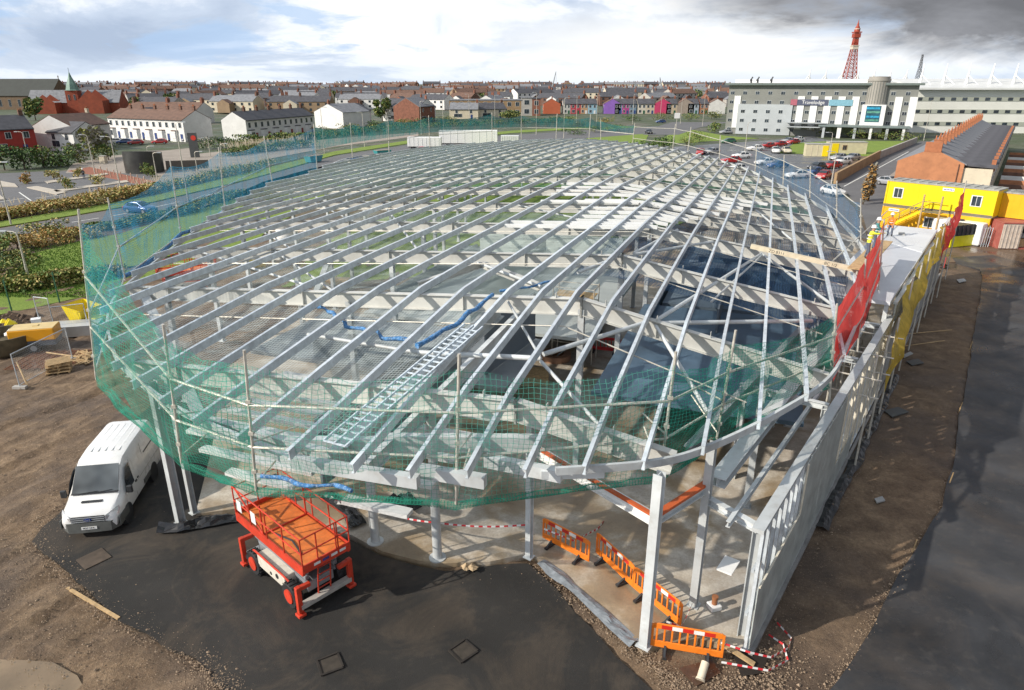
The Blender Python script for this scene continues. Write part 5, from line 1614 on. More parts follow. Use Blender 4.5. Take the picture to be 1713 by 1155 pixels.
for x_ in (-1.4, 1.4): window(t, x_, 8.5, .8, 2.6, .15, GREYR)

# ------------------------------------------------------------------ the town out to the skyline
TW = [('brown brick', BROWNBRICK), ('red brick', REDBRICK), ('cream rendered', CREAM), ('white rendered', RENDER_W), ('grey rendered', GREYR), ('tan', mat('tan_wall', (.30, .21, .13), .85, 0, .15, .5))]
TR = [('slate', SLATE), ('grey', SLATE2), ('brown tiled', BROWNTILE)]
protos = {}
def town_proto(wi, ri, w, tall):
    k = (wi, ri, w, tall)
    if k in protos: return protos[k], False
    t = thing('town_terrace', 'x', 'terrace')
    eh = 7.6 if tall else 5.6; rh = eh + 2.9; d = 11
    m = MB(); gable_wall(m, w, d, eh, rh)
    nwin = int(w / 4)
    for f in (1.6, 4.3) + ((6.4,) if tall else ()):
        for j in range(nwin):
            m.box((-w / 2 + (j + .5) * w / nwin, -.03, f), (1.3, .08, 1.3), 0, 1)
    m.build('wall', [TW[wi][1], GLASS], t)
    m = MB(); gable_roof(m, w, d, eh, rh); m.build('roof', TR[ri][1], t)
    nc = max(2, int(w / 11))
    for j in range(nc):
        m = MB(); x_ = -w / 2 + .7 + j * (w - 1.4) / (nc - 1)
        m.box((x_, d / 2, rh + .5), (.9, 1.7, 2.2)); m.box((x_, d / 2 - .5, rh + 1.85), (.3, .3, .6)); m.box((x_, d / 2 + .4, rh + 1.85), (.3, .3, .6))
        m.build('chimney', REDBRICK if (wi + j) % 3 else BROWNBRICK, t)
    # rear outrigger with its own roof
    m = MB(); gable_wall(m, 5, 8, 4.6, 6.6); m.v = [(v[1] * .9 - w * .2, -v[0] - 2.4, v[2]) for v in m.v]; m.build('outrigger', TW[(wi + 3) % 6][1], t)
    m = MB(); gable_roof(m, 5, 8, 4.6, 6.6); m.v = [(v[1] * .9 - w * .2, -v[0] - 2.4, v[2]) for v in m.v]; m.build('outrigger_roof', TR[(ri + 1) % 3][1], t)
    protos[k] = t
    return t, True
ZONES = [(-9, 'behind the churches', 190), (190, 'behind the white bay fronted terrace', 380), (380, 'behind the slate roofed white terrace', 620), (620, 'behind the long white house', 750), (750, 'behind the tan brick flats', 905), (905, 'behind the painted houses', 1215)]
random.seed(5)
Y = 300.0
row = 0
cnt = 0
while Y < 1500:
    row += 1
    x = -.80 * Y - rnd(0, 20)
    while x < .34 * Y:
        w = random.choice((18, 26, 34))
        if Y > 700: w = random.choice((26, 34, 44))
        px = 856.5 + FPX * x / (1.071 * Y)
        far = 'near' if Y < 430 else ('middle' if Y < 800 else 'far')
        ok = True
        if Y < 345 and px > 380: ok = False
        if Y < 372 and px > 500: ok = False
        if Y < 415 and px > 600: ok = False
        if px > 1225 or px < -40: ok = False
        if Y < 440 and px < 200: ok = False      # churches
        if Y < 450 and px > 860: ok = False
        if ok and random.random() < .93 and cnt < 290:
            wi = random.choices(range(6), (3, 3, 3, 6, 4, 3))[0]; ri = random.choices(range(3), (4, 3, 3))[0]
            tall = random.random() < (.12 if Y < 700 else .4)
            if Y > 1100: tall = random.random() < .7
            t, new = town_proto(wi, ri, w, tall)
            zone = [z_ for a_, z_, b_ in ZONES if a_ - 60 <= px < b_]
            zone = zone[0] if zone else 'left of the hotel'
            lb = '%s terrace, %s roof, %s town rows %s' % (TW[wi][0], TR[ri][0], far, zone)
            ang = random.choice((rnd(-.25, .25), rnd(-.25, .25), rnd(-.25, .25), 1.57 + rnd(-.3, .3), .62, -.5))
            loc = (x + w / 2, Y + rnd(-9, 9), terr(x, Y) + rnd(-.5, .6) + (3.2 if Y > 1000 else 0))
            if new:
                t['label'] = lb; t['group'] = 'terraces of the town behind'
                t.location = loc; t.rotation_euler = (0, 0, ang)
            else:
                dup(t, loc, ang, lb, 'terraces of the town behind')
            cnt += 1
        x += w + rnd(2, 16) + (0 if Y < 700 else 14)
    Y += 26 + Y * .055
random.seed(21)
# taller things standing up from the roofs of the town
for i, (px, py, hw, hh, lb, mt) in enumerate(((985, 149, 34, 8, 'long white hall roof on the skyline above the painted houses', RENDER_W), (1180, 153, 30, 7, 'long pale green block on the skyline left of the hotel', mat('pale_green', (.30, .42, .38), .7)), (650, 144, 22, 5, 'grey plant room on the skyline above the long white house', GREYR), (745, 148, 26, 7, 'long brown hall on the skyline', BROWNBRICK), (180, 150, 34, 8, 'dark flat roofed hall on the skyline behind the churches', BROWNBRICK), (340, 153, 28, 6, 'dark long hall on the skyline above the white terrace', SLATE), (920, 154, 30, 6, 'grey roofed hall on the skyline below the crane', GREYR))):
    q = PY(px, py, 900)
    t = thing('skyline_hall', lb, 'hall', (q.x, 900, 3.9))
    h_ = max(4, q.z - 3.9)
    m = MB(); m.box((0, 8, h_ / 2), (hw * 1.6, 16, h_)); m.build('wall', mt, t)
    m = MB(); m.box((0, 8, h_ + .4), (hw * 1.6 + 1, 17, .8)); m.build('roof', SLATE2 if i % 2 else mt, t)
    m = MB(); m.box((hw * .3, 8, h_ + 1.8), (5, 5, 2.2)); m.build('plant_room', GREYR, t)
def crane(px0, py0, px1, py1, label):
    a, b = PY(px0, py0, 700), PY(px1, py1, 700)
    t = thing('mobile_crane', label, 'crane', a)
    m = MB(); m.tube((0, 0, 0), b - a, .7, 6, 0, .3); m.build('jib', GREYST, t)
    m = MB(); m.box((0, 0, -6), (3, 3, 12)); m.build('base', GREYST, t)
    m = MB(); m.tube(b - a, (b - a) + Vector((.5, 0, -10)), .12, 4); m.build('cable', DARK, t)
crane(924, 146, 930, 120, 'thin leaning crane jib on the skyline left of the painted houses')
crane(1107, 146, 1104, 130, 'short crane jib on the skyline near the hotel')
crane(1064, 143, 1060, 136, 'tiny crane jib on the skyline above the violet house')

# ------------------------------------------------------------------ hotel
hA, hB = P(1212, 224), P(1521, 233)
hd = hB - hA; HL = hd.length; hrz = math.atan2(hd.y, hd.x)
t = hotel = thing('hotel', 'long white and grey hotel with round corner tower left of the stadium', 'hotel', hA, hrz)
HGREY = mat('hotel_grey', (.22, .225, .21), .7, 0, .1, .4)
HLITE = mat('hotel_pale_grey', (.42, .45, .47), .6, 0, .06, .4)
HH = 15.2
m = MB(); m.box((HL / 2, 8, HH / 2), (HL, 16, HH)); m.build('wall', HGREY, t)
m = MB(); m.prism([(-1.2, -1.4), (HL + 1.2, -1.4), (HL + 1.2, 17), (-1.2, 17)], HH, HH + .45); m.build('roof', mat('hotel_roof', (.50, .52, .52), .5, .1), t)
m = MB(); m.box((HL * .42, 9, HH + 1.0), (HL * .8, 10, 1.0)); m.build('roof_deck', WHITE, t)
m = MB(); m.beam((-1.2, -1.42, HH + .1), (HL + 1.2, -1.42, HH + .1), .1, .6); m.build('fascia', mat('hotel_fascia', (.13, .16, .15), .5), t)
nb = 14
bw = HL / nb
for i in range(nb):
    x = (i + .5) * bw
    if 1 <= i <= 4:
        continue
    if i == 11: continue
    m = MB(); m.box((x + bw * .28, -.12, 6.3 + .6), (bw * .52, .24, 9.8)); m.build('white_panel', WHITE, t)
m = MB(); m.box((bw * 3.05, -.2, 4.7), (bw * 4.3, .4, 9.2)); m.build('pale_panel', HLITE, t)
for i in range(nb):
    if i == 11: continue
    for f in range(5):
        if f == 0 and i > 5: continue
        x = (i + .5) * bw - bw * .18; z = 1.6 + f * 2.78
        y = -.42 if (1 <= i <= 4 and f < 3) else -.02
        m = MB(); m.box((x, y, z), (1.25, .10, 1.05)); wf = m.build('window', mat('hotel_frame', (.55, .57, .58), .5), t)
        m = MB(); m.box((x - .3, y - .055, z - .02), (.56, .03, .92)); m.box((x + .3, y - .055, z - .02), (.52, .03, .92)); m.build('pane', GLASS, wf)
tx = HL * .80
m = MB(); m.lathe((tx, 1.0, 9.5), [(3.0, 0), (3.0, 6.6), (3.2, 6.7), (3.2, 7.2), (2.9, 7.25), (2.9, 7.9), (.2, 8.0)], 28); tw = m.build('round_tower', mat('tower_taupe', (.33, .31, .28), .6, .1, .08, .5), t, None, 40)
m = MB()
for k in range(14):
    a = math.pi + math.pi * k / 13
    m.beam((tx + 3.03 * math.cos(a), 1 + 3.03 * math.sin(a), 9.6), (tx + 3.03 * math.cos(a), 1 + 3.03 * math.sin(a), 16.1), .12, .12, 0, Vector((math.cos(a), math.sin(a), 0)))
m.build('tower_rib', HGREY, tw)
m = MB(); m.box((tx - .2, -1.2, 5.6), (6.4, 2.2, 8)); m.build('white_bay', WHITE, t)
m = MB(); m.box((tx - .2, -2.33, 7.0), (3.9, .08, 4.6)); sc = m.build('poster_screen', mat('screen_dark', (.03, .10, .14), .25, 0, .3, 1), t)
m = MB()
for k, (z_, c_) in enumerate(((8.6, 0), (7.5, 1), (6.2, 0), (5.2, 1))):
    m.box((tx - .2 + rnd(-.2, .2), -2.39, z_), (3.5, .03, .55), 0, c_)
m.build('poster_image', [mat('screen_blue', (.03, .30, .50), .3, 0, .5, 1.5), mat('screen_green', (.10, .28, .22), .3, 0, .5, 1.5)], sc)
m = MB(); m.box((HL * .475, -.32, 10.0), (9.0, .14, 1.75)); sg = m.build('sign', mat('sign_navy', (.09, .10, .15), .4), t)
m = MB(); m.box((HL * .475 + 8.0, -.32, 10.0), (6.6, .14, 1.75)); m.build('sign_extension', mat('sign_cyan', (.20, .40, .50), .4), sg)
m = MB(); m.box((HL * .475 - 5.4, -.33, 10.0), (1.9, .14, 1.75)); m.build('sign_logo', mat('sign_red', (.40, .12, .16), .4), sg)
text_mesh('sign_text', 'Travelodge', 1.45, WHITE, sg, (HL * .475 + .2, -.41, 10.0), (R(90), 0, 0), .01)
m = MB(); m.box((HL * .76, -3.0, 3.5), (HL * .46, 6.0, .5)); m.build('canopy', mat('canopy_grey', (.17, .21, .21), .5), t)
m = MB(); m.box((HL * .46, -2.6, 2.9), (HL * .22, 4, .25)); m.box((HL * .46, -2.6, 4.1), (HL * .22, 4, .12)); m.build('terrace_screen', HLITE, t)
m = MB(); m.box((HL * .76, -.6, 1.6), (HL * .40, .5, 3.2)); m.build('shopfront', glass('shop_glass', (.07, .08, .08)), t)
for k in range(6):
    m = MB(); x = HL * (.56 + .08 * k); m.box((x, -5.4, 1.65), (.7 if k != 1 else 1.1, .5, 3.3)); m.build('pillar', WHITE if k % 2 else HLITE, t)
for x in (6, 8, 12.2):
    m = MB(); m.tube((x, 4, HH + .4), (x, 4, HH + 1.5), .25, 8); m.tube((x - .1, 4, HH + 1.5), (x + .35, 4, HH + 2.3), .22, 8); m.box((x - .3, 4, HH + 1.3), (.3, .3, .5)); m.build('roof_cowl', DARK, t)

# ------------------------------------------------------------------ stadium stand
sA, sB = P(1518, 222), P(1800, 224)
sdv = sB - sA; SL = sdv.length; srz = math.atan2(sdv.y, sdv.x)
t = thing('stadium_stand', 'long white stadium stand with rows of small windows and white roof masts at the right', 'stadium', sA, srz)
SWH = mat('stand_white', (.74, .74, .68), .6, 0, .05, .2)
SGR = mat('stand_grey', (.38, .40, .34), .6, 0, .06, .3)
m = MB(); m.box((SL / 2, 12, 7), (SL, 24, 14)); m.build('wall', SWH, t)
for f in range(3):
    m = MB(); m.box((SL / 2, -.06, 2.9 + f * 3.9), (SL, .12, 1.3)); bnd = m.build('window_band', SGR, t)
    nwn = 15
    for k in range(nwn):
        m = MB(); m.box(((k + .5) * SL / nwn, -.14, 2.9 + f * 3.9), (1.5, .08, .95)); m.build('window', GLASS, bnd)
m = MB(); m.add([(0, -2, 13.6), (SL, -2, 13.6), (SL, 22, 16.5), (0, 22, 16.5), (0, -2, 14.2), (SL, -2, 14.2), (SL, 22, 17.1), (0, 22, 17.1)], [(0, 3, 2, 1), (4, 5, 6, 7), (0, 1, 5, 4), (1, 2, 6, 5), (2, 3, 7, 6), (3, 0, 4, 7)]); m.build('roof', mat('stand_roof', (.70, .71, .70), .45, 0, .06, .3), t)
for k in range(6):
    x = 5 + k * (SL - 8) / 6.0
    m = MB(); m.tube((x, 10, 14.8), (x + .4, 10, 21.8), .6, 8, 0, .14); m.tube((x - 2.2, 6, 14.6), (x + .2, 10, 18.2), .15, 6); m.tube((x + 2.6, 6, 14.6), (x + .2, 10, 18.2), .15, 6); m.build('roof_mast', WHITE, t, None, 40)
for k in range(7):
    q = PY(1352 + k * 27, 134, 330)
    m = MB(); a = Vector((q.x, 330, 14)) - sA; Mi = Matrix.Rotation(-srz, 3, 'Z'); a = Mi @ a
    m.tube((a.x, a.y, 12), (a.x + .5, a.y, 21.5), .6, 8, 0, .12); m.tube((a.x - 3, a.y, 14), (a.x, a.y, 19), .2, 6); m.tube((a.x + 3, a.y, 14), (a.x, a.y, 19), .2, 6)
    m.build('roof_mast', WHITE, t, None, 40)
m = MB()
a = Matrix.Rotation(-srz, 3, 'Z') @ (Vector((190, 345, 0)) - sA)
m.box((a.x, a.y, 14.2), (130, 20, 4), -srz); m.build('far_stand_roof', WHITE, t)
# ------------------------------------------------------------------ lattice towers
def lattice(name, label, px, ytop, ybase, Yd, wb, wt, mt, cat, n, crown=True):
    top = PY(px, ytop, Yd); base_z = 4.0
    hgt = top.z - base_z
    t = thing(name, label, cat, (top.x, Yd, base_z))
    def wd(z):
        s = z / hgt
        return (wb + (wt - wb) * (1 - (1 - min(1, s / .82)) ** 1.5)) / 2
    for sx_ in (-1, 1):
        for sy_ in (-1, 1):
            m = MB(); zs = [hgt * .80 * k / 10 for k in range(11)]
            m.path([(sx_ * wd(z), sy_ * wd(z), z) for z in zs], [max(.2, wb * .042 * (1 - .5 * k / 10)) for k in range(11)], 6); m.build('leg', mt, t)
    for k in range(n):
        z0, z1 = hgt * .80 * k / n, hgt * .80 * (k + 1) / n
        a, b = wd(z0), wd(z1)
        m = MB()
        for (x0, y0, x1, y1) in ((-1, -1, 1, -1), (1, -1, 1, 1), (1, 1, -1, 1), (-1, 1, -1, -1)):
            r_ = max(.10, wb * .016)
            m.tube((x0 * a, y0 * a, z0), (x1 * b, y1 * b, z1), r_, 5); m.tube((x1 * a, y1 * a, z0), (x0 * b, y0 * b, z1), r_, 5); m.tube((x0 * b, y0 * b, z1), (x1 * b, y1 * b, z1), r_, 5)
        m.build('bracing', mt, t)
    return t, hgt, wd
REDST = mat('tower_red', (.33, .055, .03), .6, .1, .15, .05)
t, hg, wd = lattice('lattice_tower', 'tall red iron lattice tower with viewing platforms rising behind the hotel', 1437, 33, 137, 1700, 29, 8, REDST, 'tower', 13)
m = MB(); m.box((0, 0, hg * .60), (13, 13, 6.5)); m.box((0, 0, hg * .63), (15, 15, 1.6)); m.build('platform', mat('tower_cream', (.60, .52, .42), .6), t)
m = MB(); m.box((0, 0, hg * .70), (10, 10, 9)); m.box((0, 0, hg * .775), (14, 14, 9)); m.box((0, 0, hg * .82), (16.5, 16.5, 2.2)); m.box((0, 0, hg * .655), (9, 9, 6)); m.build('platform', REDST, t)
m = MB(); m.lathe((0, 0, hg * .84), [(6.2, -2), (6.2, 4.5), (5, 6), (4, 9), (2.6, 11), (2.0, 15), (1.0, 18), (.5, hg * .16)], 12); m.build('crown', REDST, t, None, 40)
m = MB(); m.lathe((0, 0, hg * .862), [(6.6, 0), (6.6, 1.6)], 12); m.build('crown_band', mat('tower_cream', (.6, .52, .42)), t)
lattice('lattice_mast', 'slim grey lattice mast right of the red tower', 1547, 75, 137, 900, 8.5, 1.4, mat('mast_grey', (.10, .105, .115), .6, .2), 'mast', 11)
# ------------------------------------------------------------------ brick terrace on the right
G0 = P(1501, 345); G0 = Vector((54.2, 98.8, 0))
STD = Vector((math.sin(R(35.6)), math.cos(R(35.6)), 0))
STN = Vector((STD.y, -STD.x, 0))           # to the right of the street
CHOR = mat('chimney_brick', (.40, .15, .07), .85, 0, .2, 1.5)
def row_house(name, label, group, w, left=True):
    t = thing(name, label, 'house', group=group)
    d, eh, rh = 8.0, 5.3, 7.1
    m = MB(); gable_wall(m, w, d, eh, rh); m.build('wall', ORBRICK, t)
    m = MB(); gable_roof(m, w, d, eh, rh, .25); m.build('roof', SLATE2, t)
    for y in (d / 2,):
        m = MB(); m.box((w / 2 - .35, y, rh + .2), (.55, 1.15, 1.5)); m.box((w / 2 - .35, y, rh + .9), (.66, 1.25, .12)); m.box((-w * .3, d + 3.2, 5.3), (.42, .5, 1.5)); c = m.build('chimney', CHOR, t)
        m = MB()
        for k in range(3): m.tube((w / 2 - .35, y - .38 + .38 * k, rh + .95), (w / 2 - .35, y - .38 + .38 * k, rh + 1.5), .11, 8, 0, .08)
        m.build('chimney_pots', CHOR, c, None, 40)
    # rear outrigger under a dark cross gable that cuts into the main slope
    m = MB(); m.box((0, d + 1.65, 2.45), (w - .04, 3.3, 4.9)); m.build('outrigger', CREAM, t)
    m = MB(); y0, y1 = 6.5, d + 3.7
    for sgn in (-1, 1):
        xe = sgn * w / 2
        vs = [(0, y0, 6.0), (0, y1, 5.85), (xe, y1, 5.0), (xe, y0 + 1.9, 5.15)]
        vs += [(x, y, z + .14) for x, y, z in vs]
        fs = [(0, 1, 2, 3), (7, 6, 5, 4), (0, 4, 5, 1), (1, 5, 6, 2), (2, 6, 7, 3), (3, 7, 4, 0)]
        m.add(vs, fs)
    m.build('outrigger_roof', SLATE, t)
    for x in (-w * .22, w * .2): window(t, x, 4.2, .9, 1.3)
    window(t, -w * .2, 1.6, 1.3, 1.4)
    m = MB(); m.box((w * .28, -.03, 1.05), (.9, .1, 2.1)); m.build('door', DOORC[1], t)
    m = MB(); m.box((-w * .2, d + 3.32, 3.4), (1.0, .08, 1.2)); f = m.build('window', WFR, t)
    m = MB(); m.box((-w * .2, d + 3.37, 3.4), (.84, .03, 1.0)); m.build('pane', GLASS, f)
    return t
# unit x axis runs down the street away from the viewer; its front faces the street on the left
hw_ = 6.0
rzr = math.atan2(STD.y, STD.x) + math.pi
rh0 = None
NR = 17
for i in range(NR):
    loc = G0 + STD * (hw_ * (i + .5))
    lb = 'orange brick terraced house with chimney, %s from the cabins' % (['gable end one nearest', 'second', 'third', 'fourth', 'fifth', 'sixth', 'seventh', 'eighth', 'ninth', 'tenth', 'eleventh', 'twelfth', 'thirteenth', 'fourteenth', 'fifteenth', 'sixteenth', 'seventeenth'][i])
    if i == 0:
        rh0 = row_house('terraced_house', lb, 'orange brick terrace along the street', hw_)
        rh0.location = loc; rh0.rotation_euler = (0, 0, math.atan2(STD.y, STD.x))
        rh0.scale = (1, -1, 1)
    else:
        dup(rh0, loc, math.atan2(STD.y, STD.x), lb)
# gable parapet wall and end chimney
t = thing('gable_wall', 'orange brick gable end of the terrace with a wide chimney above the yellow cabins', 'wall', G0)
m = MB(); q = []
for y, z in ((0, 0), (8, 0), (8, 5.42), (4, 7.25), (0, 5.42)):
    e = STN * y - STD * .12; q.append((e.x, e.y, z))
q2 = [(a[0] - STD.x * .2, a[1] - STD.y * .2, a[2]) for a in q]
m.add(q + q2, [(0, 1, 2, 3, 4), (9, 8, 7, 6, 5)] + [(i, i + 5, (i + 1) % 5 + 5, (i + 1) % 5) for i in range(5)])
m.build('brickwork', mat('gable_brick', (.45, .195, .095), .85, 0, .2, .5, .4, 14, dirt=((.30, .13, .07), .5)), t)
e = STN * 4.0
m = MB(); m.box((e.x, e.y, 7.4), (.7, 2.0, 1.3), math.atan2(STN.y, STN.x) + R(90)); m.build('chimney', CHOR, t)
m = MB(); e = STN * 7.4 - STD * .45; m.tube((e.x, e.y, 0), (e.x, e.y, 5.4), .06, 8); m.build('downpipe', BROWNBRICK, t)
rh0_s = rh0
for i in range(13):
    p = G0 + STD * (hw_ * i) + STN * 18.5
    m = MB(); a, b = p - STN * 6.4, p + STN * 5
    m.beam(a + Vector((0, 0, .9)), b + Vector((0, 0, .9)), .25, 1.8)
    tag(m.build('yard_wall', [ORBRICK, RENDER_W, BROWNBRICK][i % 3]), '%s yard wall behind the terrace, %s from the cabins' % (['orange brick', 'white painted', 'brown brick'][i % 3], ['nearest', 'second', 'third', 'fourth', 'fifth', 'sixth', 'seventh', 'eighth', 'ninth', 'tenth', 'eleventh', 'twelfth', 'thirteenth'][i]), 'yard wall', 'back yard walls of the terrace')
    if i % 2 == 0:
        t = thing('yard_shed', '%s roofed shed in the yard of the %s house' % (['green', 'rust', 'grey', 'white'][(i // 2) % 4], ['first', 'third', 'fifth', 'seventh', 'ninth', 'eleventh', 'thirteenth'][i // 2]), 'shed', p + STN * 3.2 + STD * 2.6, math.atan2(STD.y, STD.x), 'sheds in the back yards')
        m = MB(); m.box((0, 0, 1.1), (3, 2.6, 2.2)); m.build('wall', [TIMBER, BROWNBRICK][i % 2], t)
        m = MB(); m.box((0, 0, 2.28), (3.3, 2.9, .14), 0, 0, .12); m.build('roof', [mat('shed_green', (.10, .22, .14)), REDBRICK, SLATE2, WHITE][(i // 2) % 4], t)

# ------------------------------------------------------------------ yellow cabins
CYEL = mat('cabin_yellow', (.80, .60, .005), .42, 0, .06, .4)
CORG = mat('cabin_orange', (.78, .42, .01), .45, 0, .08, .5)
CTRIM = mat('cabin_trim', (.16, .14, .10), .6)
CROOF = mat('cabin_roof', (.36, .36, .33), .6, 0, .25, 1.2, dirt=((.25, .24, .2), .6))
yA, yB = Vector((41.6, 77.0, 0)), Vector((48.5, 69.0, 0))
yd = yB - yA; yl = yd.length; yrz = math.atan2(yd.y, yd.x)
def cabin(name, label, loc, z0, L_, D_, h, wm, wins, sign=None, band=True):
    t = thing(name, label, 'site cabin', (loc.x, loc.y, z0), yrz, 'stacked site cabins')
    m = MB(); m.box((L_ / 2, D_ / 2, h / 2), (L_, D_, h)); 
    for k in range(int(L_ / .6)): m.box((.35 + k * .6, D_ / 2, h / 2), (.05, D_ + .02, h - .3))
    m.build('wall', wm, t)
    m = MB(); m.box((L_ / 2, D_ / 2, h + .05), (L_ + .1, D_ + .1, .12))
    for k in range(12): m.box((.5 + k * (L_ - 1) / 11, D_ / 2, h + .14), (.08, D_ * .96, .06))
    m.build('roof', CROOF, t)
    for x in wins:
        window(t, x, h * .55, .85, .95)
    if band:
        m = MB(); m.box((L_ / 2, -.03, .05), (L_, .08, .22)); m.build('base_rail', CTRIM, t)
    for x in (.06, L_ - .06):
        m = MB(); m.box((x, -.02, h / 2), (.16, .08, h)); m.build('corner_post', wm, t)
    if sign:
        m = MB(); m.box((sign, -.03, h - .32), (1.1, .03, .3)); s_ = m.build('sign', WHITE, t)
        m = MB()
        for k in range(7): m.box((sign - .42 + k * .14, -.05, h - .32), (.09, .01, .12))
        m.build('sign_lettering', mat('sign_letter_blue', (.05, .08, .35)), s_)
    return t
cabin('site_cabin', 'yellow upper site cabin with two white framed windows and grey roof', yA, 2.85, yl, 3.0, 2.62, CYEL, (1.3, yl - 1.7), yl * .58)
cabin('site_cabin', 'orange yellow lower site cabin under the upper one behind the stairs', yA + Vector((.02, .03, 0)), .12, yl - .1, 2.9, 2.6, CORG, (4.9,), 1.2)
o2 = yA + yd * 1.03 + Vector((1.2, 1.4, 0))
cabin('site_cabin', 'small orange cabin raised beside the right end of the yellow stack', o2, 2.75, 2.6, 2.6, 2.4, CORG, (), None, False)
m = MB(); m.box((o2.x + 1.9, o2.y - .1, 1.35), (2.4, 2.4, 2.7), yrz); tag(m.build('store_container', mat('dark_store', (.05, .05, .05))), 'dark store below the small raised orange cabin', 'container')
# stairs
sb = yA + yd * .02 + Vector((math.sin(yrz), -math.cos(yrz), 0)) * 1.1
t = thing('site_stair', 'yellow steel stair climbing the front of the stacked cabins', 'stair', sb, yrz)
sl = yl * .40
for y in (-.45, .45):
    m = MB(); m.beam((0.2, y, .1), (sl, y, 2.85), .06, .26); m.build('stringer', YELLOW, t)
    m = MB(); m.beam((.2, y, 1.15), (sl, y, 3.9), .06, .06); m.beam((.2, y, .65), (sl, y, 3.4), .05, .05); m.beam((sl, y, 3.9), (sl + 1.8, y, 3.9), .06, .06)
    for k in range(5):
        x = .2 + (sl - .2) * k / 4; m.beam((x, y, .1 + 2.75 * k / 4), (x, y, 1.15 + 2.75 * k / 4), .05, .05)
    m.build('handrail', CTRIM if y < 0 else YELLOW, t)
for k in range(13):
    x = .3 + (sl - .3) * k / 12
    m = MB(); m.box((x, 0, .2 + 2.62 * k / 12), (.28, .86, .04)); m.build('tread', CTRIM, t)
m = MB(); m.box((sl + .9, 0, 2.83), (1.9, 1.0, .08)); m.build('landing', CTRIM, t)
for x in (sl + .05, sl + 1.8):
    m = MB(); m.beam((x, -.45, 0), (x, -.45, 4.6), .14, .14); m.build('support_post', TIMBER, t)
# fuel kiosk with dark louvre, white tank
k0 = P(1588, 416); k1 = P(1627, 412)
t = thing('generator', 'yellow generator with black louvred upper half in front of the cabins', 'generator', k0, math.atan2((k1 - k0).y, (k1 - k0).x))
kw_ = (k1 - k0).length
m = MB(); m.box((kw_ / 2, .7, .62), (kw_, 1.4, 1.1)); m.build('base', mat('generator_yellow', (.66, .62, .01), .4), t, None, None, .04)
m = MB(); m.box((kw_ / 2, .7, 1.72), (kw_ * .98, 1.35, 1.05)); m.build('louvre_box', mat('louvre_dark', (.03, .035, .045), .5), t)
for k in range(6):
    m = MB(); m.box((.2 + k * (kw_ - .4) / 5, -.02, 1.72), (.05, .08, .95)); m.build('louvre', BLACK, t)
m = MB(); m.box((kw_ / 2, .7, .04), (kw_ * .9, 1.2, .08)); m.build('skid', DARK, t)
q0 = P(1553, 402); 
t = thing('water_tank', 'white cabin sized tank between the yellow cabins and the generator', 'tank', q0, yrz)
m = MB(); m.box((2.3, .9, 1.2), (4.6, 1.5, 2.2)); m.build('shell', WHITE, t, None, None, .15)
m = MB(); m.box((2.3, .9, .06), (4.5, 1.4, .12)); m.build('plinth', DARK, t)
m = MB(); m.lathe((2.3, .9, 2.6), [(.35, -.3), (.35, -.18), (.1, -.14)], 14); m.build('lid', DARK, t)
for k in range(4):
    a = P(1640 + k * 4, 414, 0)
    m = MB()
    for x in (0, .9): m.tube((a.x + x * .3, a.y + x, 0), (a.x + x * .3 + .1, a.y + x, 2.0), .025, 6)
    for zz in (.2, 1, 1.9): m.tube((a.x, a.y, zz), (a.x + .37, a.y + .9, zz), .018, 6)
    tag(m.build('site_fence', STEEL), ['first', 'second', 'third', 'fourth'][k] + ' galvanised fence panel from the left stacked at the cabin end', 'fence panel', 'fence panels stacked by the cabins')
# red container
r0 = P(1668, 417); crz = R(-6)
t = thing('shipping_container', 'weathered cream and red container with open front at the right edge', 'container', r0, crz)
CRD = mat('faded_red', (.36, .10, .08), .6, 0, .15, 1, dirt=((.45, .25, .2), .5))
CCR = mat('dirty_cream', (.55, .47, .40), .7, 0, .15, 2, dirt=((.25, .14, .09), .5))
m = MB(); m.box((4, 2.2, 2.62), (8, 4.6, .12)); m.build('roof', CRD, t)
m = MB(); m.box((4, 4.4, 1.3), (8, .1, 2.5)); m.box((.06, 2.2, 1.3), (.1, 4.4, 2.5)); m.box((7.9, 2.2, 1.3), (.1, 4.4, 2.5)); m.box((4, 2.2, .06), (8, 4.4, .1)); m.build('shell', CRD, t)
m = MB(); m.box((.95, -.05, 1.3), (1.8, .1, 2.4))
for k in range(5): m.box((.25 + k * .36, -.12, 1.3), (.08, .06, 2.3))
m.build('door', CCR, t)
for i, (x, y, z, s_, c_) in enumerate(((2.6, 1.2, .5, .8, TIMBER), (3.4, 1.4, .4, .6, BLACK), (4.3, 1.1, .6, .9, REDP), (5.2, 1.6, .45, .7, mat('crate_blue', (.05, .12, .35))), (3.0, 1.3, 1.15, .5, WHITE))):
    m = MB(); m.box((x, y, z), (s_, s_, s_ if z < 1 else .4), .1 * i); o = m.build('crate', c_)
    M_ = Matrix.Translation(r0) @ Matrix.Rotation(crz, 4, 'Z'); o.matrix_world = M_
    tag(o, ['pale timber', 'black', 'red', 'blue', 'small white'][i] + ' box stored inside the open container', 'box', 'boxes in the open container')
# street side wall and posts
m = MB()
a, b, c = P(1396, 308), P(1470, 266), P(1532, 240)
RTW = mat('sand_brick', (.36, .24, .13), .85, 0, .2, .6)
m.beam(a + Vector((0, 0, .9)), b + Vector((0, 0, .9)), .4, 1.8); tag(m.build('boundary_wall', RTW), 'sand coloured brick wall between the car park and the street, near half', 'wall')
m = MB(); m.beam(b + Vector((0, 0, .8)), c + Vector((0, 0, .8)), .4, 1.6); tag(m.build('boundary_wall', GREYR), 'grey weathered wall between lawn and street, far half', 'wall')
for px, py, lb in ((1451, 335, 'rust brown conifer standing by the street left of the yellow cabins'),):
    pass
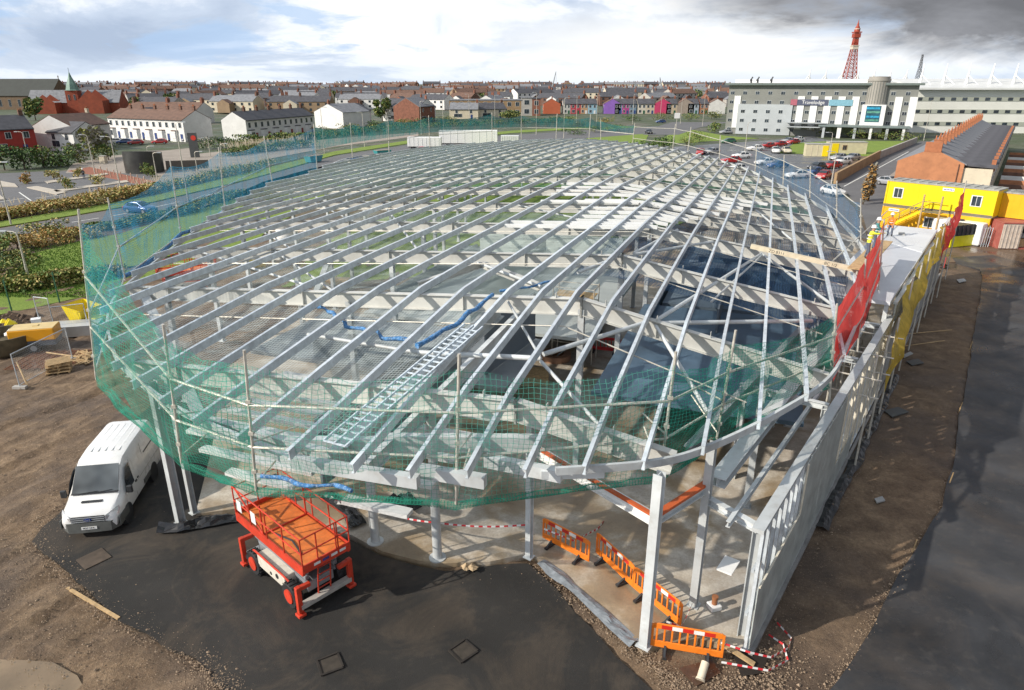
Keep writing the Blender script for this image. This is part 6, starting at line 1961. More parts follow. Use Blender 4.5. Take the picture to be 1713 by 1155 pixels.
# ------------------------------------------------------------------ containers by the hotel lawn
t0 = P(1347, 262)
t = thing('storage_cabin', 'cream cabin with yellow door standing at the corner of the hotel lawn', 'cabin', t0, R(-12))
m = MB(); m.box((2.6, 1.4, 1.35), (5.2, 2.8, 2.6)); m.build('wall', mat('cabin_cream', (.55, .50, .34), .6, 0, .1, 1), t)
m = MB(); m.box((2.6, 1.4, 2.72), (5.4, 3.0, .14)); m.build('roof', CROOF, t)
m = MB(); m.box((4.1, -.03, 1.25), (1.2, .1, 2.3)); m.build('door', CYEL, t)
for x in (1.2, 2.4): 
    m = MB(); m.box((x, -.02, 1.35), (.1, .06, 2.5)); m.build('rib', CREAM, t)
t1 = P(1386, 258)
t = thing('storage_cabin', 'long cream cabin with yellow panel and small window beside the other on the lawn', 'cabin', t1, R(-6))
m = MB(); m.box((4.2, 1.4, 1.35), (8.4, 2.8, 2.6)); m.build('wall', MATS['cabin_cream'], t)
m = MB(); m.box((4.2, 1.4, 2.72), (8.6, 3.0, .14)); m.build('roof', CROOF, t)
m = MB(); m.box((1.3, -.03, 1.3), (1.5, .1, 2.2)); m.build('door', CYEL, t)
window(t, 3.4, 1.5, .9, 1.0, 0, TIMBER)

# ------------------------------------------------------------------ cars
CST = [(0, .34, .5, .62, .70, .76, .62), (.12, .25, .55, .76, .82, .85, .74), (.55, .22, .60, .86, .86, .88, .78), (1.05, .22, .62, .94, .86, .88, .76), (1.2, .22, .64, 1.02, .86, .88, .72), (1.85, .22, .68, 1.40, .86, .88, .60), (2.7, .22, .7, 1.45, .86, .88, .60), (3.35, .22, .7, 1.34, .86, .88, .62), (3.9, .25, .7, .98, .84, .86, .70), (4.12, .34, .62, .82, .78, .8, .66)]
CARP = {}
def car(color, label, loc, rz, group='cars parked about the hotel car park', sc=1.0):
    if color not in CARP:
        c_ = dict(white=(.75, .75, .74), red=(.42, .02, .02), silver=(.42, .43, .45), blue=(.04, .09, .24), black=(.015, .015, .017), green=(.03, .12, .07), cream=(.62, .56, .42))[color]
        pm = mat('car_' + color, c_, .25, .3 if color in ('silver', 'blue') else 0, .03, 1, coat=.7)
        t = thing('parked_car', label, 'car')
        m = MB(); vs, fs = loft(CST); m.add([(x, y - 2.06, z) for x, y, z in vs], fs); m.build('body', pm, t, None, 40)
        m = MB(); m.add([(-.68, -.90, 1.04), (.68, -.90, 1.04), (.56, -.24, 1.41), (-.56, -.24, 1.41)], [(0, 1, 2, 3)]); m.build('windscreen', GLASS, t)
        m = MB(); m.add([(-.56, 1.36, 1.36), (.56, 1.36, 1.36), (.64, 1.86, 1.02), (-.64, 1.86, 1.02)], [(0, 1, 2, 3)]); m.build('rear_window', GLASS, t)
        for s in (-1, 1):
            m = MB(); m.add([(s * .845, -.72, .96), (s * .86, 1.35, .96), (s * .70, 1.12, 1.32), (s * .69, -.16, 1.35)], [(0, 1, 2, 3)])
            m.box((s * .80, .42, 1.14), (.12, .07, .40), 0, 1)
            m.build('side_window', [GLASS, pm], t)
            m = MB(); m.box((s * .94, -.62, 1.0), (.16, .08, .12)); m.build('wing_mirror', DARK, t)
            m = MB(); m.box((s * .62, -2.02, .68), (.34, .10, .14)); m.build('headlight', CHROME, t)
            m = MB(); m.box((s * .66, 2.02, .72), (.26, .10, .18)); m.build('tail_light', REDP, t)
            for y in (-1.25, 1.25):
                m = MB(); m.lathe((s * .80, y, .31), [(.16, -.09), (.31, -.09), (.31, .095), (.16, .095)], 16, 0, 'X'); wo = m.build('wheel', BLACK, t, None, 40)
                m = MB(); m.lathe((s * .83, y, .31), [(.02, -.08), (.2, -.08), (.2, .075), (.02, .085)], 12, 0, 'X'); m.build('rim', mat('wheel_rim', (.35, .35, .36)), wo, None, 40)
        m = MB(); m.box((0, -2.06, .42), (.5, .03, .11)); m.build('number_plate', WHITE, t)
        CARP[color] = t
        t.location = loc; t.rotation_euler = (0, 0, rz); t['group'] = group
        return t
    return dup(CARP[color], loc, rz, label, group)
for px, py, col, hdg, lb in (
    (1333, 298, 'white', -78, 'white hatchback side on at the near end of the car park'),
    (1279, 276, 'white', -75, 'white saloon side on in the middle of the car park'),
    (1240, 265, 'white', -80, 'white estate behind the roof edge left of the middle saloon'),
    (1232, 287, 'white', -70, 'pale white car half hidden behind the roof steel'),
    (1171, 259, 'red', -20, 'red car just beyond the roof corner with the blue net'),
    (1190, 258, 'silver', -60, 'silver car beside the red one beyond the roof corner'),
    (1222, 273, 'red', -80, 'red car low behind the rail left of the white saloon'),
    (1300, 281, 'blue', -75, 'blue car right of the white saloon in mid car park'),
    (1263, 252, 'white', -80, 'white hatchback at the left end of the red pair'),
    (1283, 248, 'red', -75, 'left red car of the pair facing the hotel lawn'),
    (1303, 245, 'red', -70, 'right red car of the pair facing the hotel lawn'),
    (1297, 256, 'white', -15, 'white car nose out in front of the red pair'),
    (1315, 256, 'cream', -8, 'cream hatchback nose out at the lawn corner'),
    (1318, 239, 'silver', -60, 'silver car behind the red pair'),
    (1334, 237, 'white', -60, 'white car farthest in the row along the lawn'),
    (1326, 241, 'red', -60, 'dark red car between silver and white in the lawn row'),
    (1402, 268, 'silver', -60, 'silver estate below the cream cabins'),
    (1408, 275, 'white', -62, 'white estate in the row below the cream cabins'),
    (1425, 268, 'silver', -60, 'silver car at the right end of the cabin row'),
    (1391, 282, 'red', -62, 'red car in the row below the cream cabins'),
    (1366, 284, 'black', -55, 'black car left of the red one below the cabins'),
    (1362, 293, 'blue', -60, 'blue car left of the boundary wall end'),
    (1377, 299, 'red', -40, 'small red car tight by the boundary wall end'),
    (1227, 222, 'white', -85, 'white off roader parked before the hotel left wing'),
    (1214, 224, 'silver', -80, 'silver car beside the white off roader'),
    (1218, 240, 'green', -80, 'green car beyond the rope rail at the left of the car park'),
    (1393, 326, 'white', 12, 'white car driving toward the viewer on the street'),
    (1487, 310, 'silver', 30, 'silver car half hidden behind the yellow cabin'),
    (1105, 206, 'blue', -80, 'pale blue car crossing the far junction'),
    (1085, 224, 'black', 5, 'black car on the road beyond the roof'),
    (236, 356, 'blue', 72, 'dark blue car on the main road seen through the left net'),
    (193, 240, 'white', -70, 'white car parked before the white terrace, left one'),
    (209, 241, 'blue', -70, 'dark blue car parked before the white terrace'),
    (228, 242, 'red', -70, 'red car parked before the white terrace behind the steel wall'),
    (268, 241, 'red', -75, 'red car parked before the white terrace right of the steel wall'),
    (318, 237, 'silver', -75, 'silver car parked behind the pylon sign'),
    ):
    p = P(px, py, .05)
    car(col, lb, p, R(hdg))

# ------------------------------------------------------------------ white trailers, back of the site
def trailer(label, px0, px1, py, h, mt, extra=None):
    a, b = P(px0, py), P(px1, py)
    L_ = (b - a).length
    t = thing('box_trailer', label, 'trailer', a, math.atan2((b - a).y, (b - a).x), 'trailers beyond the far roof edge')
    m = MB(); m.box((L_ / 2, 1.3, .9 + h / 2), (L_, 2.6, h)); m.build('box', mt, t, None, None, .05)
    m = MB(); m.box((L_ / 2, 1.3, .8), (L_ * .96, 2.2, .2)); m.build('chassis', DARK, t)
    m = MB()
    for k in range(8): m.box((L_ * (k + .5) / 8, -.02, .9 + h / 2), (.06, .06, h * .96))
    m.build('side_rib', WHITE, t)
    for x in (.15, .75, .85):
        for y in (.25, 2.35):
            m = MB(); m.lathe((L_ * x, y, .48), [(.2, -.14), (.48, -.14), (.48, .14), (.2, .14)], 16, 0, 'Y'); m.build('wheel', BLACK, t, None, 40)
    return t
trailer('long white box trailer beyond the far edge of the roof', 735, 832, 246, 3.2, WHITE)
trailer('shorter white box trailer left of the long one', 682, 738, 252, 2.2, WHITE)
q = P(706, 254); t = car('red', 'red car in front of the shorter white trailer', (q.x, q.y - 3, .05), R(-80))
q = P(850, 246); trailer('low white trailer right of the long one', 838, 868, 247, 2.0, mat('off_white', (.62, .63, .63), .5))
for i, (px, py, c_, lb) in enumerate(((985, 250, REDP, 'red skip beyond the far roof edge'), (1012, 250, mat('skip_blue', (.04, .12, .35), .5), 'blue skip beyond the far roof edge'), (640, 262, mat('tarp_teal', (.05, .30, .32), .6), 'teal sheeted load beyond the left back of the roof'), (525, 272, mat('tarp_cyan', (.10, .35, .42), .6), 'cyan sheeted load seen through the left net'))):
    p = P(px, py)
    t = thing('skip', lb, 'skip', p, R(20 * i), 'skips beyond the roof')
    m = MB(); m.add([(-1.4, -.8, .15), (1.4, -.8, .15), (1.4, .8, .15), (-1.4, .8, .15), (-1.9, -.95, 1.4), (1.9, -.95, 1.4), (1.9, .95, 1.4), (-1.9, .95, 1.4)], [(0, 1, 5, 4), (1, 2, 6, 5), (2, 3, 7, 6), (3, 0, 4, 7), (3, 2, 1, 0)]); m.build('body', c_, t)
    m = MB(); m.box((0, 0, 1.3), (3.4, 1.7, .25)); m.build('load', mat('rubble_load', (.30, .25, .2), .9, 0, .3, 5), t)

# ------------------------------------------------------------------ lamp posts
def lamp(base, ytop, label, arm=1.2, side=1, yy=None):
    p = P(*base)
    top = PY(base[0], ytop, p.y)
    h = max(4, min(14, top.z))
    t = thing('lamp_post', label, 'lamp post', p, 0, 'lamp posts round the site')
    m = MB(); m.tube((0, 0, 0), (0, 0, 1.2), .11, 8, 0, .10); m.tube((0, 0, 1.2), (0, 0, h - .3), .085, 8, 0, .055); m.path([(0, 0, h - .35), (side * .08, 0, h - .1), (side * .3, 0, h), (side * arm, 0, h + .05)], .045, 6); m.build('pole', SCAFF, t, None, 40)
    m = MB(); m.box((side * (arm + .25), 0, h + .04), (.65, .26, .12)); m.build('lamp_head', HLITE, t)
    return t
LL = [((19, 377), 272, 'tall lamp post on the verge at the left edge of the picture', 1), ((52, 283), 221, 'lamp post by the lawn behind the left car park', -1), ((159, 291), 226, 'lamp post in the middle of the left car park', -1), ((203, 322), 229, 'lamp post at the kerb left of the curved steel wall', -1), ((252, 283), 245, 'short lamp post in front of the curved steel wall', 1), ((263, 300), 256, 'short lamp post by the round shrubs', 1), ((315, 336), 205, 'tall lamp post by the road left of the pylon sign', 1), ((331, 292), 262, 'short lamp post below the pylon sign', 1), ((374, 283), 241, 'twin headed short lamp behind the blue net, left', 1), ((352, 262), 238, 'short lamp post beside the pylon sign', -1), ((543, 257), 180, 'tall lamp post in front of the white pair of houses', 1), ((705, 226), 170, 'tall lamp post in front of the tall red brick house', 1), ((742, 222), 168, 'lamp post right of the tall red brick house', 1), ((648, 236), 196, 'lamp post in the far road left of the trailers', 1), ((828, 210), 160, 'lamp post in front of the tan flats, left', 1), ((897, 226), 155, 'tall lamp post at the right end of the tan flats', -1), ((943, 232), 164, 'lamp post in front of the orange gable', 1), ((998, 205), 160, 'lamp post left of the violet house', 1), ((1058, 208), 158, 'lamp post by the blue houses', 1), ((1104, 203), 162, 'lamp post in front of the hot pink house', 1), ((1138, 208), 166, 'lamp post by the grey brown gable', 1), ((1175, 212), 160, 'lamp post near the left end of the hotel', 1), ((1245, 262), 205, 'lamp post in the car park in front of the hotel left wing', 1), ((1386, 268), 262 - 40, 'lamp post beside the cream cabins', -1), ((1545, 236), 168, 'lamp post at the right corner of the hotel', 1), ((1390, 312), 254, 'lamp post at the boundary wall end', -1),
      ((48, 466), 398, 'low lamp post in the shrub bed at left', -1), ((610, 246), 188, 'lamp post behind the left net near the white pair', -1), ((785, 208), 158, 'lamp post at the left end of the tan flats', -1), ((964, 206), 160, 'lamp post in front of the crimson house', -1)]
for b, yt, lb, sd_ in LL:
    lamp(b, yt, lb, .9, sd_)
# white road sign
p = P(1131, 216); t = thing('road_sign', 'white rectangular road sign on a pole at the far junction', 'sign', p)
m = MB(); m.tube((0, 0, 0), (0, 0, 5), .09, 8); m.build('post', SCAFF, t); m = MB(); m.box((0, -.1, 4.6), (2.0, .08, 1.9)); m.build('panel', WHITE, t)
# flag, conifer by street
# ------------------------------------------------------------------ left plaza
STE = mat('dark_steel_sheet', (.07, .072, .068), .45, .5, .3, .6)
c0 = P(232, 291)
t = thing('steel_sculpture', 'curved dark steel wall enclosing a round space in the left forecourt', 'sculpture', c0)
m = MB(); n = 40; vs = []; fs = []
for i in range(n + 1):
    a = R(150) + R(285) * i / n
    for rr in (3.3, 3.22):
        for z in (0, 3.7 - .35 * math.sin(a)):
            vs.append((rr * math.cos(a), rr * math.sin(a) + 2.5, z))
for i in range(n):
    b = i * 4; c = b + 4
    fs += [(b, c, c + 1, b + 1), (b + 2, b + 3, c + 3, c + 2), (b + 1, c + 1, c + 3, b + 3)]
m.add(vs, fs); m.build('curved_sheet', STE, t, None, 40)
m = MB(); m.beam((3.2, 4.2, 1.0), (9.0, 9.5, .7), .12, 1.7); m.build('tail_wall', mat('tail_wall', (.16, .14, .12), .8), t)
c0 = P(327, 264)
t = thing('pylon_sign', 'tall dark grey pylon sign with a red disc in the left forecourt', 'sign', c0, R(8))
hsg = Z_ = 5.3
m = MB(); m.box((0, 0, hsg / 2), (1.9, .35, hsg)); m.build('slab', mat('pylon_grey', (.06, .065, .065), .5), t)
m = MB(); m.lathe((.25, -.19, hsg * .80), [(.001, -.03), (.55, -.03), (.55, .03), (.001, .03)], 20, 0, 'Y'); m.build('red_disc', mat('disc_red', (.62, .04, .02), .5), t)
for i in range(16):
    px, py = 158 + i * 5.6 + (6 if i > 8 else 0), 285 + i * 1.5 + (i % 2) * 5
    p = P(px, py)
    m = MB(); m.tube((0, 0, 0), (0, 0, .95), .09, 8); m.tube((0, 0, .95), (0, 0, 1.05), .10, 8, 0, .04)
    o = m.build('bollard', mat('bollard_tan', (.55, .40, .30), .6), None, None, 40, 0, p)
    tag(o, 'slim pale bollard in the row on the red paving before the steel wall', 'bollard', 'bollards on the red paving')
p = P(174, 274); t = thing('litter_bin', 'pale square bin by the red paving at the back of the left car park', 'bin', p)
m = MB(); m.box((0, 0, .75), (1.1, 1.1, 1.5)); m.build('body', CREAM, t, None, None, .05); m = MB(); m.box((0, 0, 1.54), (1.2, 1.2, .1)); m.build('lid', GREYR, t)
pw = person('person in dark clothes walking across the left car park', P(141, 300, .05), R(60), mat('dark_coat', (.03, .03, .035), .8), ([(-.05, .05, -.28), (-.05, -.08, -.5)], [(.05, -.05, -.28), (.05, .08, -.5)]), 0, .02)
pw['group'] = 'people about the car parks'

# ------------------------------------------------------------------ plants
LEAF = [mat('leaf_dark', (.04, .075, .022), .8, 0, .4, 1.5), mat('leaf_mid', (.09, .155, .035), .8, 0, .4, 1.5), mat('leaf_olive', (.20, .21, .05), .8, 0, .35, 1.5), mat('leaf_straw', (.45, .35, .14), .85, 0, .3, 1.5), mat('leaf_rust', (.36, .20, .06), .85, 0, .3, 1.5), mat('plume_cream', (.50, .43, .33), .9, 0, .15, 2), mat('leaf_grey', (.20, .19, .15), .9, 0, .3, 1.5)]
def leaves(m, c, r, n, size, mi):
    """leaf faces through a lumpy crown"""
    lumps = [(Vector((rnd(-.6, .6) * r[0], rnd(-.6, .6) * r[1], rnd(-.5, .6) * r[2])), rnd(.35, .6)) for _ in range(7)]
    for _ in range(n):
        l, s = random.choice(lumps)
        d = Vector((random.gauss(0, 1), random.gauss(0, 1), random.gauss(0, 1))).normalized() * rnd(.6, 1.0) * s
        p = c + l + Vector((d.x * r[0], d.y * r[1], d.z * r[2]))
        if p.z < .05: p.z = rnd(.05, .4)
        a = Vector((rnd(-1, 1), rnd(-1, 1), rnd(-1, 1))).normalized() * size * rnd(.6, 1.3)
        b = a.orthogonal().normalized() * size * rnd(.4, .8)
        k = random.choice(mi)
        m.add([p - a, p + b, p + a, p - b], [(0, 1, 2, 3)], k)
def bush(px, py, w, h, mi, label, n=260, name='shrub', cat='shrub', trunk=False, group=None, size=None, z=0):
    c = P(px, py, z)
    t = thing(name, label, cat, c, 0, group)
    m = MB()
    zc = h * (.62 if trunk else .5)
    leaves(m, Vector((0, 0, zc)), (w / 2, w / 2, h * (.45 if trunk else .55)), n, size or max(.12, h * .07), mi)
    m.build('crown' if trunk else 'foliage', LEAF, t)
    m = MB()
    m.tube((0, 0, -.1), (.05, 0, h * .5), h * .025 + .03, 7, 0, h * .012 + .02)
    for k in range(5):
        a = k * 1.3
        m.tube((.03, 0, h * (.25 + .05 * k)), (math.cos(a) * w * .3, math.sin(a) * w * .3, h * (.55 + .06 * k)), .05 + h * .006, 5, 0, .015)
    m.build('trunk' if trunk else 'stems', mat('bark', (.09, .065, .045), .9), t)
    return t
random.seed(33)
D_, M_, O_, S_, Ru, Pl, Gy = range(7)
for i, (px, py, w, h, mi, lb) in enumerate((
    (8, 285, 9, 4.5, (D_, M_, D_), 'dark green shrub in front of the red brick house, leftmost'), (42, 284, 8, 4.0, (D_, M_), 'dark green shrub in front of the red brick house, second from left'), (74, 281, 8, 4.6, (D_, M_, O_), 'dark olive shrub before the small white house'), (104, 279, 8, 3.6, (D_, M_), 'dark green shrub below the larger white house, left'),
    (132, 273, 7, 4.8, (Gy, O_, M_), 'grey green shrub below the larger white house'), (158, 268, 8, 6.5, (Gy, O_, Gy), 'pale grey leafed small tree before the white gable'), (182, 268, 7, 3.6, (D_, M_, O_), 'dark shrub left of the curved steel wall'), (345, 250, 8, 2.8, (D_, M_, Pl), 'dark shrub right of the pylon sign'), (372, 248, 9, 3.0, (D_, M_), 'dark shrub below the white terrace gable'), (402, 246, 9, 2.4, (M_, O_), 'olive shrub below the slate roofed terrace'), (432, 247, 10, 2.4, (O_, Ru, M_), 'rusty olive shrub below the slate roofed terrace, middle'), (466, 244, 10, 2.4, (O_, M_), 'olive shrub below the slate roofed terrace, right of middle'), (500, 240, 10, 2.6, (M_, O_), 'green shrub below the right end of the slate roofed terrace'),
    (545, 226, 9, 2.8, (D_, M_), 'dark shrub behind the blue net by the white pair'), (585, 222, 10, 3.0, (M_, O_), 'green shrub between the white pair of houses'), (622, 216, 9, 3.4, (D_, M_), 'dark shrub right of the white pair'), (640, 204, 9, 9.0, (O_, M_, D_), 'small olive tree at the left end of the long white house'), (668, 212, 9, 2.8, (O_, M_), 'olive shrub below the long white house'), (700, 211, 10, 3.0, (D_, M_), 'dark shrub below the tall red brick house'), (745, 207, 12, 3.2, (D_, O_), 'dark shrub right of the tall red brick house'), (850, 204, 11, 6.5, (D_, O_), 'dark tree at the right end of the cream house'),
    (965, 212, 12, 2.6, (M_, O_), 'green shrub below the crimson house'), (1010, 206, 12, 2.8, (O_, M_, Ru), 'olive shrub below the violet house'), (1060, 203, 12, 3.4, (D_, M_), 'dark shrub below the blue houses'), (1108, 203, 12, 3.4, (D_, O_), 'dark olive shrub below the hot pink house'), (1152, 203, 12, 3.4, (M_, O_), 'green shrub below the grey brown gable'), (1190, 200, 12, 4.5, (D_, O_), 'dark tree at the left end of the hotel'),
    (1085, 252, 8, 3.4, (M_, D_), 'bright green shrub behind the roof edge, left of the pair'), (1110, 252, 8, 3.4, (M_, M_, D_), 'bright green shrub behind the roof edge, right of the pair'), (1148, 246, 7, 2.6, (O_, M_), 'olive shrub by the rope rail at the car park'), (1170, 238, 9, 3.0, (M_, O_), 'green shrub left of the car park entrance'), (1195, 222, 6, 4, (M_, O_), 'yellow green tree before the left end of the hotel'),
    (960, 226, 10, 2.8, (M_, D_), 'dark hedge clump beyond the far roof edge, left'), (995, 222, 10, 2.8, (M_, O_), 'olive hedge clump beyond the far roof edge, middle'), (1030, 219, 10, 2.6, (M_, D_), 'green hedge clump beyond the far roof edge, right'),
    (1362, 228, 8, 3.2, (M_, O_, S_), 'yellow green shrub in front of the hotel terrace'), (1440, 232, 9, 2.6, (M_, O_), 'green shrub before the hotel entrance, left'), (1465, 233, 10, 2.6, (M_, O_), 'green shrub before the hotel entrance, middle'), (1492, 234, 10, 2.6, (M_, O_), 'green shrub before the hotel entrance, right'), (1515, 236, 9, 2.4, (M_, O_), 'green shrub at the right corner of the hotel'),
    (245, 291, 2.4, 2.2, (M_, O_), 'round green shrub beside the curved steel wall, left of the pair'), (255, 296, 2.4, 2.0, (M_, O_), 'round green shrub beside the curved steel wall, right of the pair'), (1452, 337, 1.4, 5.2, (Ru, Ru, Gy), 'rust brown conifer by the street left of the yellow cabins'), (1443, 343, 1.2, 4.0, (Ru, Gy), 'smaller rust conifer beside the taller one'),
    )):
    bush(px, py, w, h, mi, lb, 420 if h < 6 else 700, 'shrub' if h < 6.4 else 'tree', 'shrub' if h < 6.4 else 'tree', h >= 6.4, 'shrubs and trees round the site')
for i, (px, py, mi, lb) in enumerate(((42, 308, (Ru, Ru, O_), 'rust red grass clump on the left car park island'), (91, 302, (S_, O_), 'large straw coloured clump on the back car park island'), (130, 297, (O_, S_), 'small olive clump by the walking person'), (113, 316, (S_, O_, M_), 'yellow green clump on the front car park island, left'), (164, 309, (S_, O_), 'straw coloured clump on the front car park island, right'))):
    bush(px, py, 2.6, 1.8, mi, lb, 260, 'grass_clump', 'shrub', False, 'clumps on the car park islands', .16)
# shrub bed on the left
for i, (px, py, w, h, mi, lb) in enumerate(((70, 392, 5, 1.8, (S_, O_, M_), 'yellow green shrub in the left bed by the road'), (97, 405, 4, 1.4, (Ru, S_, O_), 'orange tinted shrub in the left bed'), (62, 412, 4, 1.5, (Ru, S_), 'orange brown shrub in the left bed beside the low lamp'), (30, 418, 5, 1.7, (O_, S_), 'straw olive shrub in the left bed'), (5, 424, 5, 1.9, (O_, M_), 'olive shrub at the left edge of the bed'), (25, 440, 4.5, 1.7, (O_, S_, M_), 'mottled shrub in the middle of the left bed'), (2, 452, 4.5, 1.8, (O_, D_), 'dark olive shrub at the left edge, lower'), (18, 466, 4, 1.5, (O_, M_), 'olive shrub at the foot of the left bed'), (115, 398, 4, 1.1, (O_, Ru), 'low brown shrub at the right end of the left bed'), (150, 395, 4, .9, (O_, S_), 'low straw shrub by the corner post'))):
    bush(px, py, w, h, mi, lb, 520, 'shrub', 'shrub', False, 'shrubs in the left bed', .14)
def hedge_line(pts, w, h, mi, label, n, name='hedge', size=.16, plumes=0, kind=None):
    m = MB()
    P3 = [P(*q) for q in pts]
    for _ in range(n):
        k = random.randrange(len(P3) - 1)
        e = P3[k].lerp(P3[k + 1], random.random())
        hh = h * (.75 + .5 * noise.noise(e * .25))
        q = e + Vector((random.gauss(0, w * .3), random.gauss(0, w * .3), hh * (1 - random.random() ** 2 * .95)))
        a = Vector((rnd(-1, 1), rnd(-1, 1), rnd(-.6, 1))).normalized() * size * rnd(.6, 1.4)
        b = a.orthogonal().normalized() * size * rnd(.4, .8)
        m.add([q - a, q + b, q + a, q - b], [(0, 1, 2, 3)], random.choice(mi))
    for _ in range(plumes):
        k = random.randrange(len(P3) - 1)
        e = P3[k].lerp(P3[k + 1], random.random()) + Vector((random.gauss(0, w * .3), random.gauss(0, w * .3), 0))
        hh = h * rnd(1.0, 1.5); tx_ = rnd(-.3, .3)
        m.add([e + Vector((-.05, 0, hh * .72)), e + Vector((.05, 0, hh * .72)), e + Vector((.04 + tx_, 0, hh)), e + Vector((-.02 + tx_, 0, hh))], [(0, 1, 2, 3)], Pl)
    o = m.build(name, LEAF)
    tag(o, label, 'hedge')
    if kind: o['kind'] = kind
    return o
hedge_line([(-40, 372), (0, 366), (70, 356), (140, 346), (200, 333), (245, 323)], 3.2, 1.7, (S_, S_, Ru, O_), 'straw brown ornamental grass belt between verge and car park', 8500, 'ornamental_grass', .17, 60, 'stuff')
hedge_line([(245, 323), (300, 312), (350, 300), (400, 290), (450, 276)], 3.2, 1.5, (O_, M_, S_), 'olive planted belt with pale plumes behind the left net', 4200, 'ornamental_grass', .17, 260, 'stuff')
hedge_line([(380, 262), (420, 256), (460, 252), (520, 246)], 4, 2.2, (M_, D_, O_), 'green pampas belt behind the left net', 3200, 'ornamental_grass', .2, 260, 'stuff')
hedge_line([(-40, 492), (0, 489), (50, 486), (100, 479), (150, 470), (200, 462)], 1.3, 1.3, (O_, M_, O_, S_), 'clipped olive hedge across the lawn at left', 6000, 'hedge', .13)
hedge_line([(150, 388), (220, 376), (290, 362), (330, 352), (400, 328)], 2, 1.2, (M_, O_, D_), 'low green hedge on the near side of the main road', 4200, 'hedge', .15)
hedge_line([(420, 345), (470, 320), (540, 300)], 3, 1.0, (M_, O_, Ru), 'brownish planting along the far left of the building', 2600, 'hedge', .17)
hedge_line([(400, 240), (470, 236), (540, 231), (640, 219), (760, 211), (900, 206), (960, 204)], 4, 2.2, (D_, M_, O_), 'long dark hedge below the white houses behind the net', 5200, 'hedge', .3)
# grass tufts standing up from the lawns near the building
m = MB()
for _ in range(9000):
    px = rnd(0, 150); py = rnd(405, 505)
    p = P(px, py, .05); hh = rnd(.06, .16)
    if not (455 > py > 405 and px > 35 or 498 > py > 478): continue
    a = rnd(0, 6.3); dx, dy = math.cos(a) * .05, math.sin(a) * .05
    m.add([p + Vector((-dx, -dy, 0)), p + Vector((dx, dy, 0)), p + Vector((dx * .3 + rnd(-.05, .05), dy * .3, hh))], [(0, 1, 2)])
o = m.build('lawn_grass', mat('grass_blade', (.10, .19, .02), .8, 0, .3, 2)); o['kind'] = 'stuff'

# ------------------------------------------------------------------ left hand compound
c0 = P(68, 590)
t = thing('compressor', 'orange hooded towable compressor on a grey chassis in the left compound', 'compressor', P(66, 585), R(16))
m = MB(); m.box((0, 0, 1.15), (2.5, 1.35, .75)); m.build('hood', mat('hood_orange', (.80, .36, .01), .4, 0, .06, 1, dirt=((.5, .3, .1), .3)), t, None, None, .06)
m = MB(); m.box((0, 0, 1.53), (2.42, 1.28, .03)); m.box((.1, .1, 1.56), (.3, .3, .05)); m.build('top_panel', mat('hood_tan', (.62, .47, .22), .6, 0, .1, 2), t)
m = MB(); m.box((0, 0, .62), (2.4, 1.25, .34)); m.build('chassis', mat('chassis_slate', (.09, .11, .14), .5), t)
for y in (-.68, .68):
    m = MB(); m.lathe((0, y, .35), [(.15, -.09), (.35, -.09), (.35, .09), (.15, .09)], 18, 0, 'Y'); w_ = m.build('wheel', BLACK, t, None, 40)
    m = MB(); m.lathe((0, y, .35), [(.02, -.095), (.18, -.095), (.18, .095), (.02, .095)], 12, 0, 'Y'); m.build('rim', GREYST, w_, None, 40)
m = MB(); m.beam((-1.2, -.3, .55), (-2.2, 0, .45), .08, .08); m.beam((-1.2, .3, .55), (-2.2, 0, .45), .08, .08); m.tube((-2.1, 0, 0), (-2.1, 0, .6), .04, 8); m.build('drawbar', GREYST, t)
t = thing('skip', 'dark green brown skip with white sacks at the left edge of the compound', 'skip', P(12, 588), R(8), 'skips beyond the roof')
m = MB(); m.lathe((0, 0, 0), [(1.2, 0), (1.5, .3), (1.6, 1.2), (1.5, 1.2), (1.4, .6)], 14)
m.v = [(v[0] * 1.15, v[1], v[2]) for v in m.v]; m.build('body', mat('mossy_metal', (.12, .10, .06), .8, 0, .35, 3), t, None, 40)
for i, (x, y) in enumerate(((-.7, .1), (.6, -.1))):
    m = MB()
    for k in range(6): m.rock((x + rnd(-.15, .15), y + rnd(-.15, .15), 1.2 + rnd(-.1, .15)), rnd(.3, .42))
    o = m.build('sack', WHITE); o.location = P(12, 588)
    tag(o, ['left', 'right'][i] + ' white sack heaped in the mossy skip at the left edge', 'sack', 'white sacks')
t = thing('dumper_bucket', 'yellow dumper skip tipped beside the left corner of the net', 'dumper', P(146, 545), R(-20))
m = MB(); m.add([(-.55, -.7, .35), (.45, -.7, .35), (.45, .7, .35), (-.55, .7, .35), (-.95, -.85, 1.6), (.75, -.85, 1.35), (.75, .85, 1.35), (-.95, .85, 1.6)], [(0, 1, 5, 4), (1, 2, 6, 5), (2, 3, 7, 6), (3, 0, 4, 7), (3, 2, 1, 0)]); m.build('bucket', YELLOW, t, None, None, .04)
m = MB(); m.box((.9, 0, .6), (1.2, .9, .4)); m.build('chassis', YELLOW, t)
for x in (0, 1.2):
    for y in (-.6, .6):
        m = MB(); m.lathe((x, y, .36), [(.15, -.12), (.36, -.12), (.36, .12), (.15, .12)], 16, 0, 'Y'); m.build('wheel', BLACK, t, None, 40)
t = thing('trough', 'long pale grey trough lying behind the orange compressor', 'trough', P(115, 560), R(14))
m = MB(); m.add([(-1.9, -.6, 0), (1.9, -.6, 0), (1.9, .6, 0), (-1.9, .6, 0), (-2.0, -.75, .75), (2.0, -.75, .75), (2.0, .75, .75), (-2.0, .75, .75)], [(0, 1, 5, 4), (1, 2, 6, 5), (2, 3, 7, 6), (3, 0, 4, 7), (4, 5, 6, 7)]); m.build('body', mat('pale_grey_metal', (.48, .49, .49), .5, .1, .1, 1), t)
m = MB(); m.box((-1.75, .2, .95), (.55, .5, .5), .3); m.build('crate', WHITE, t)
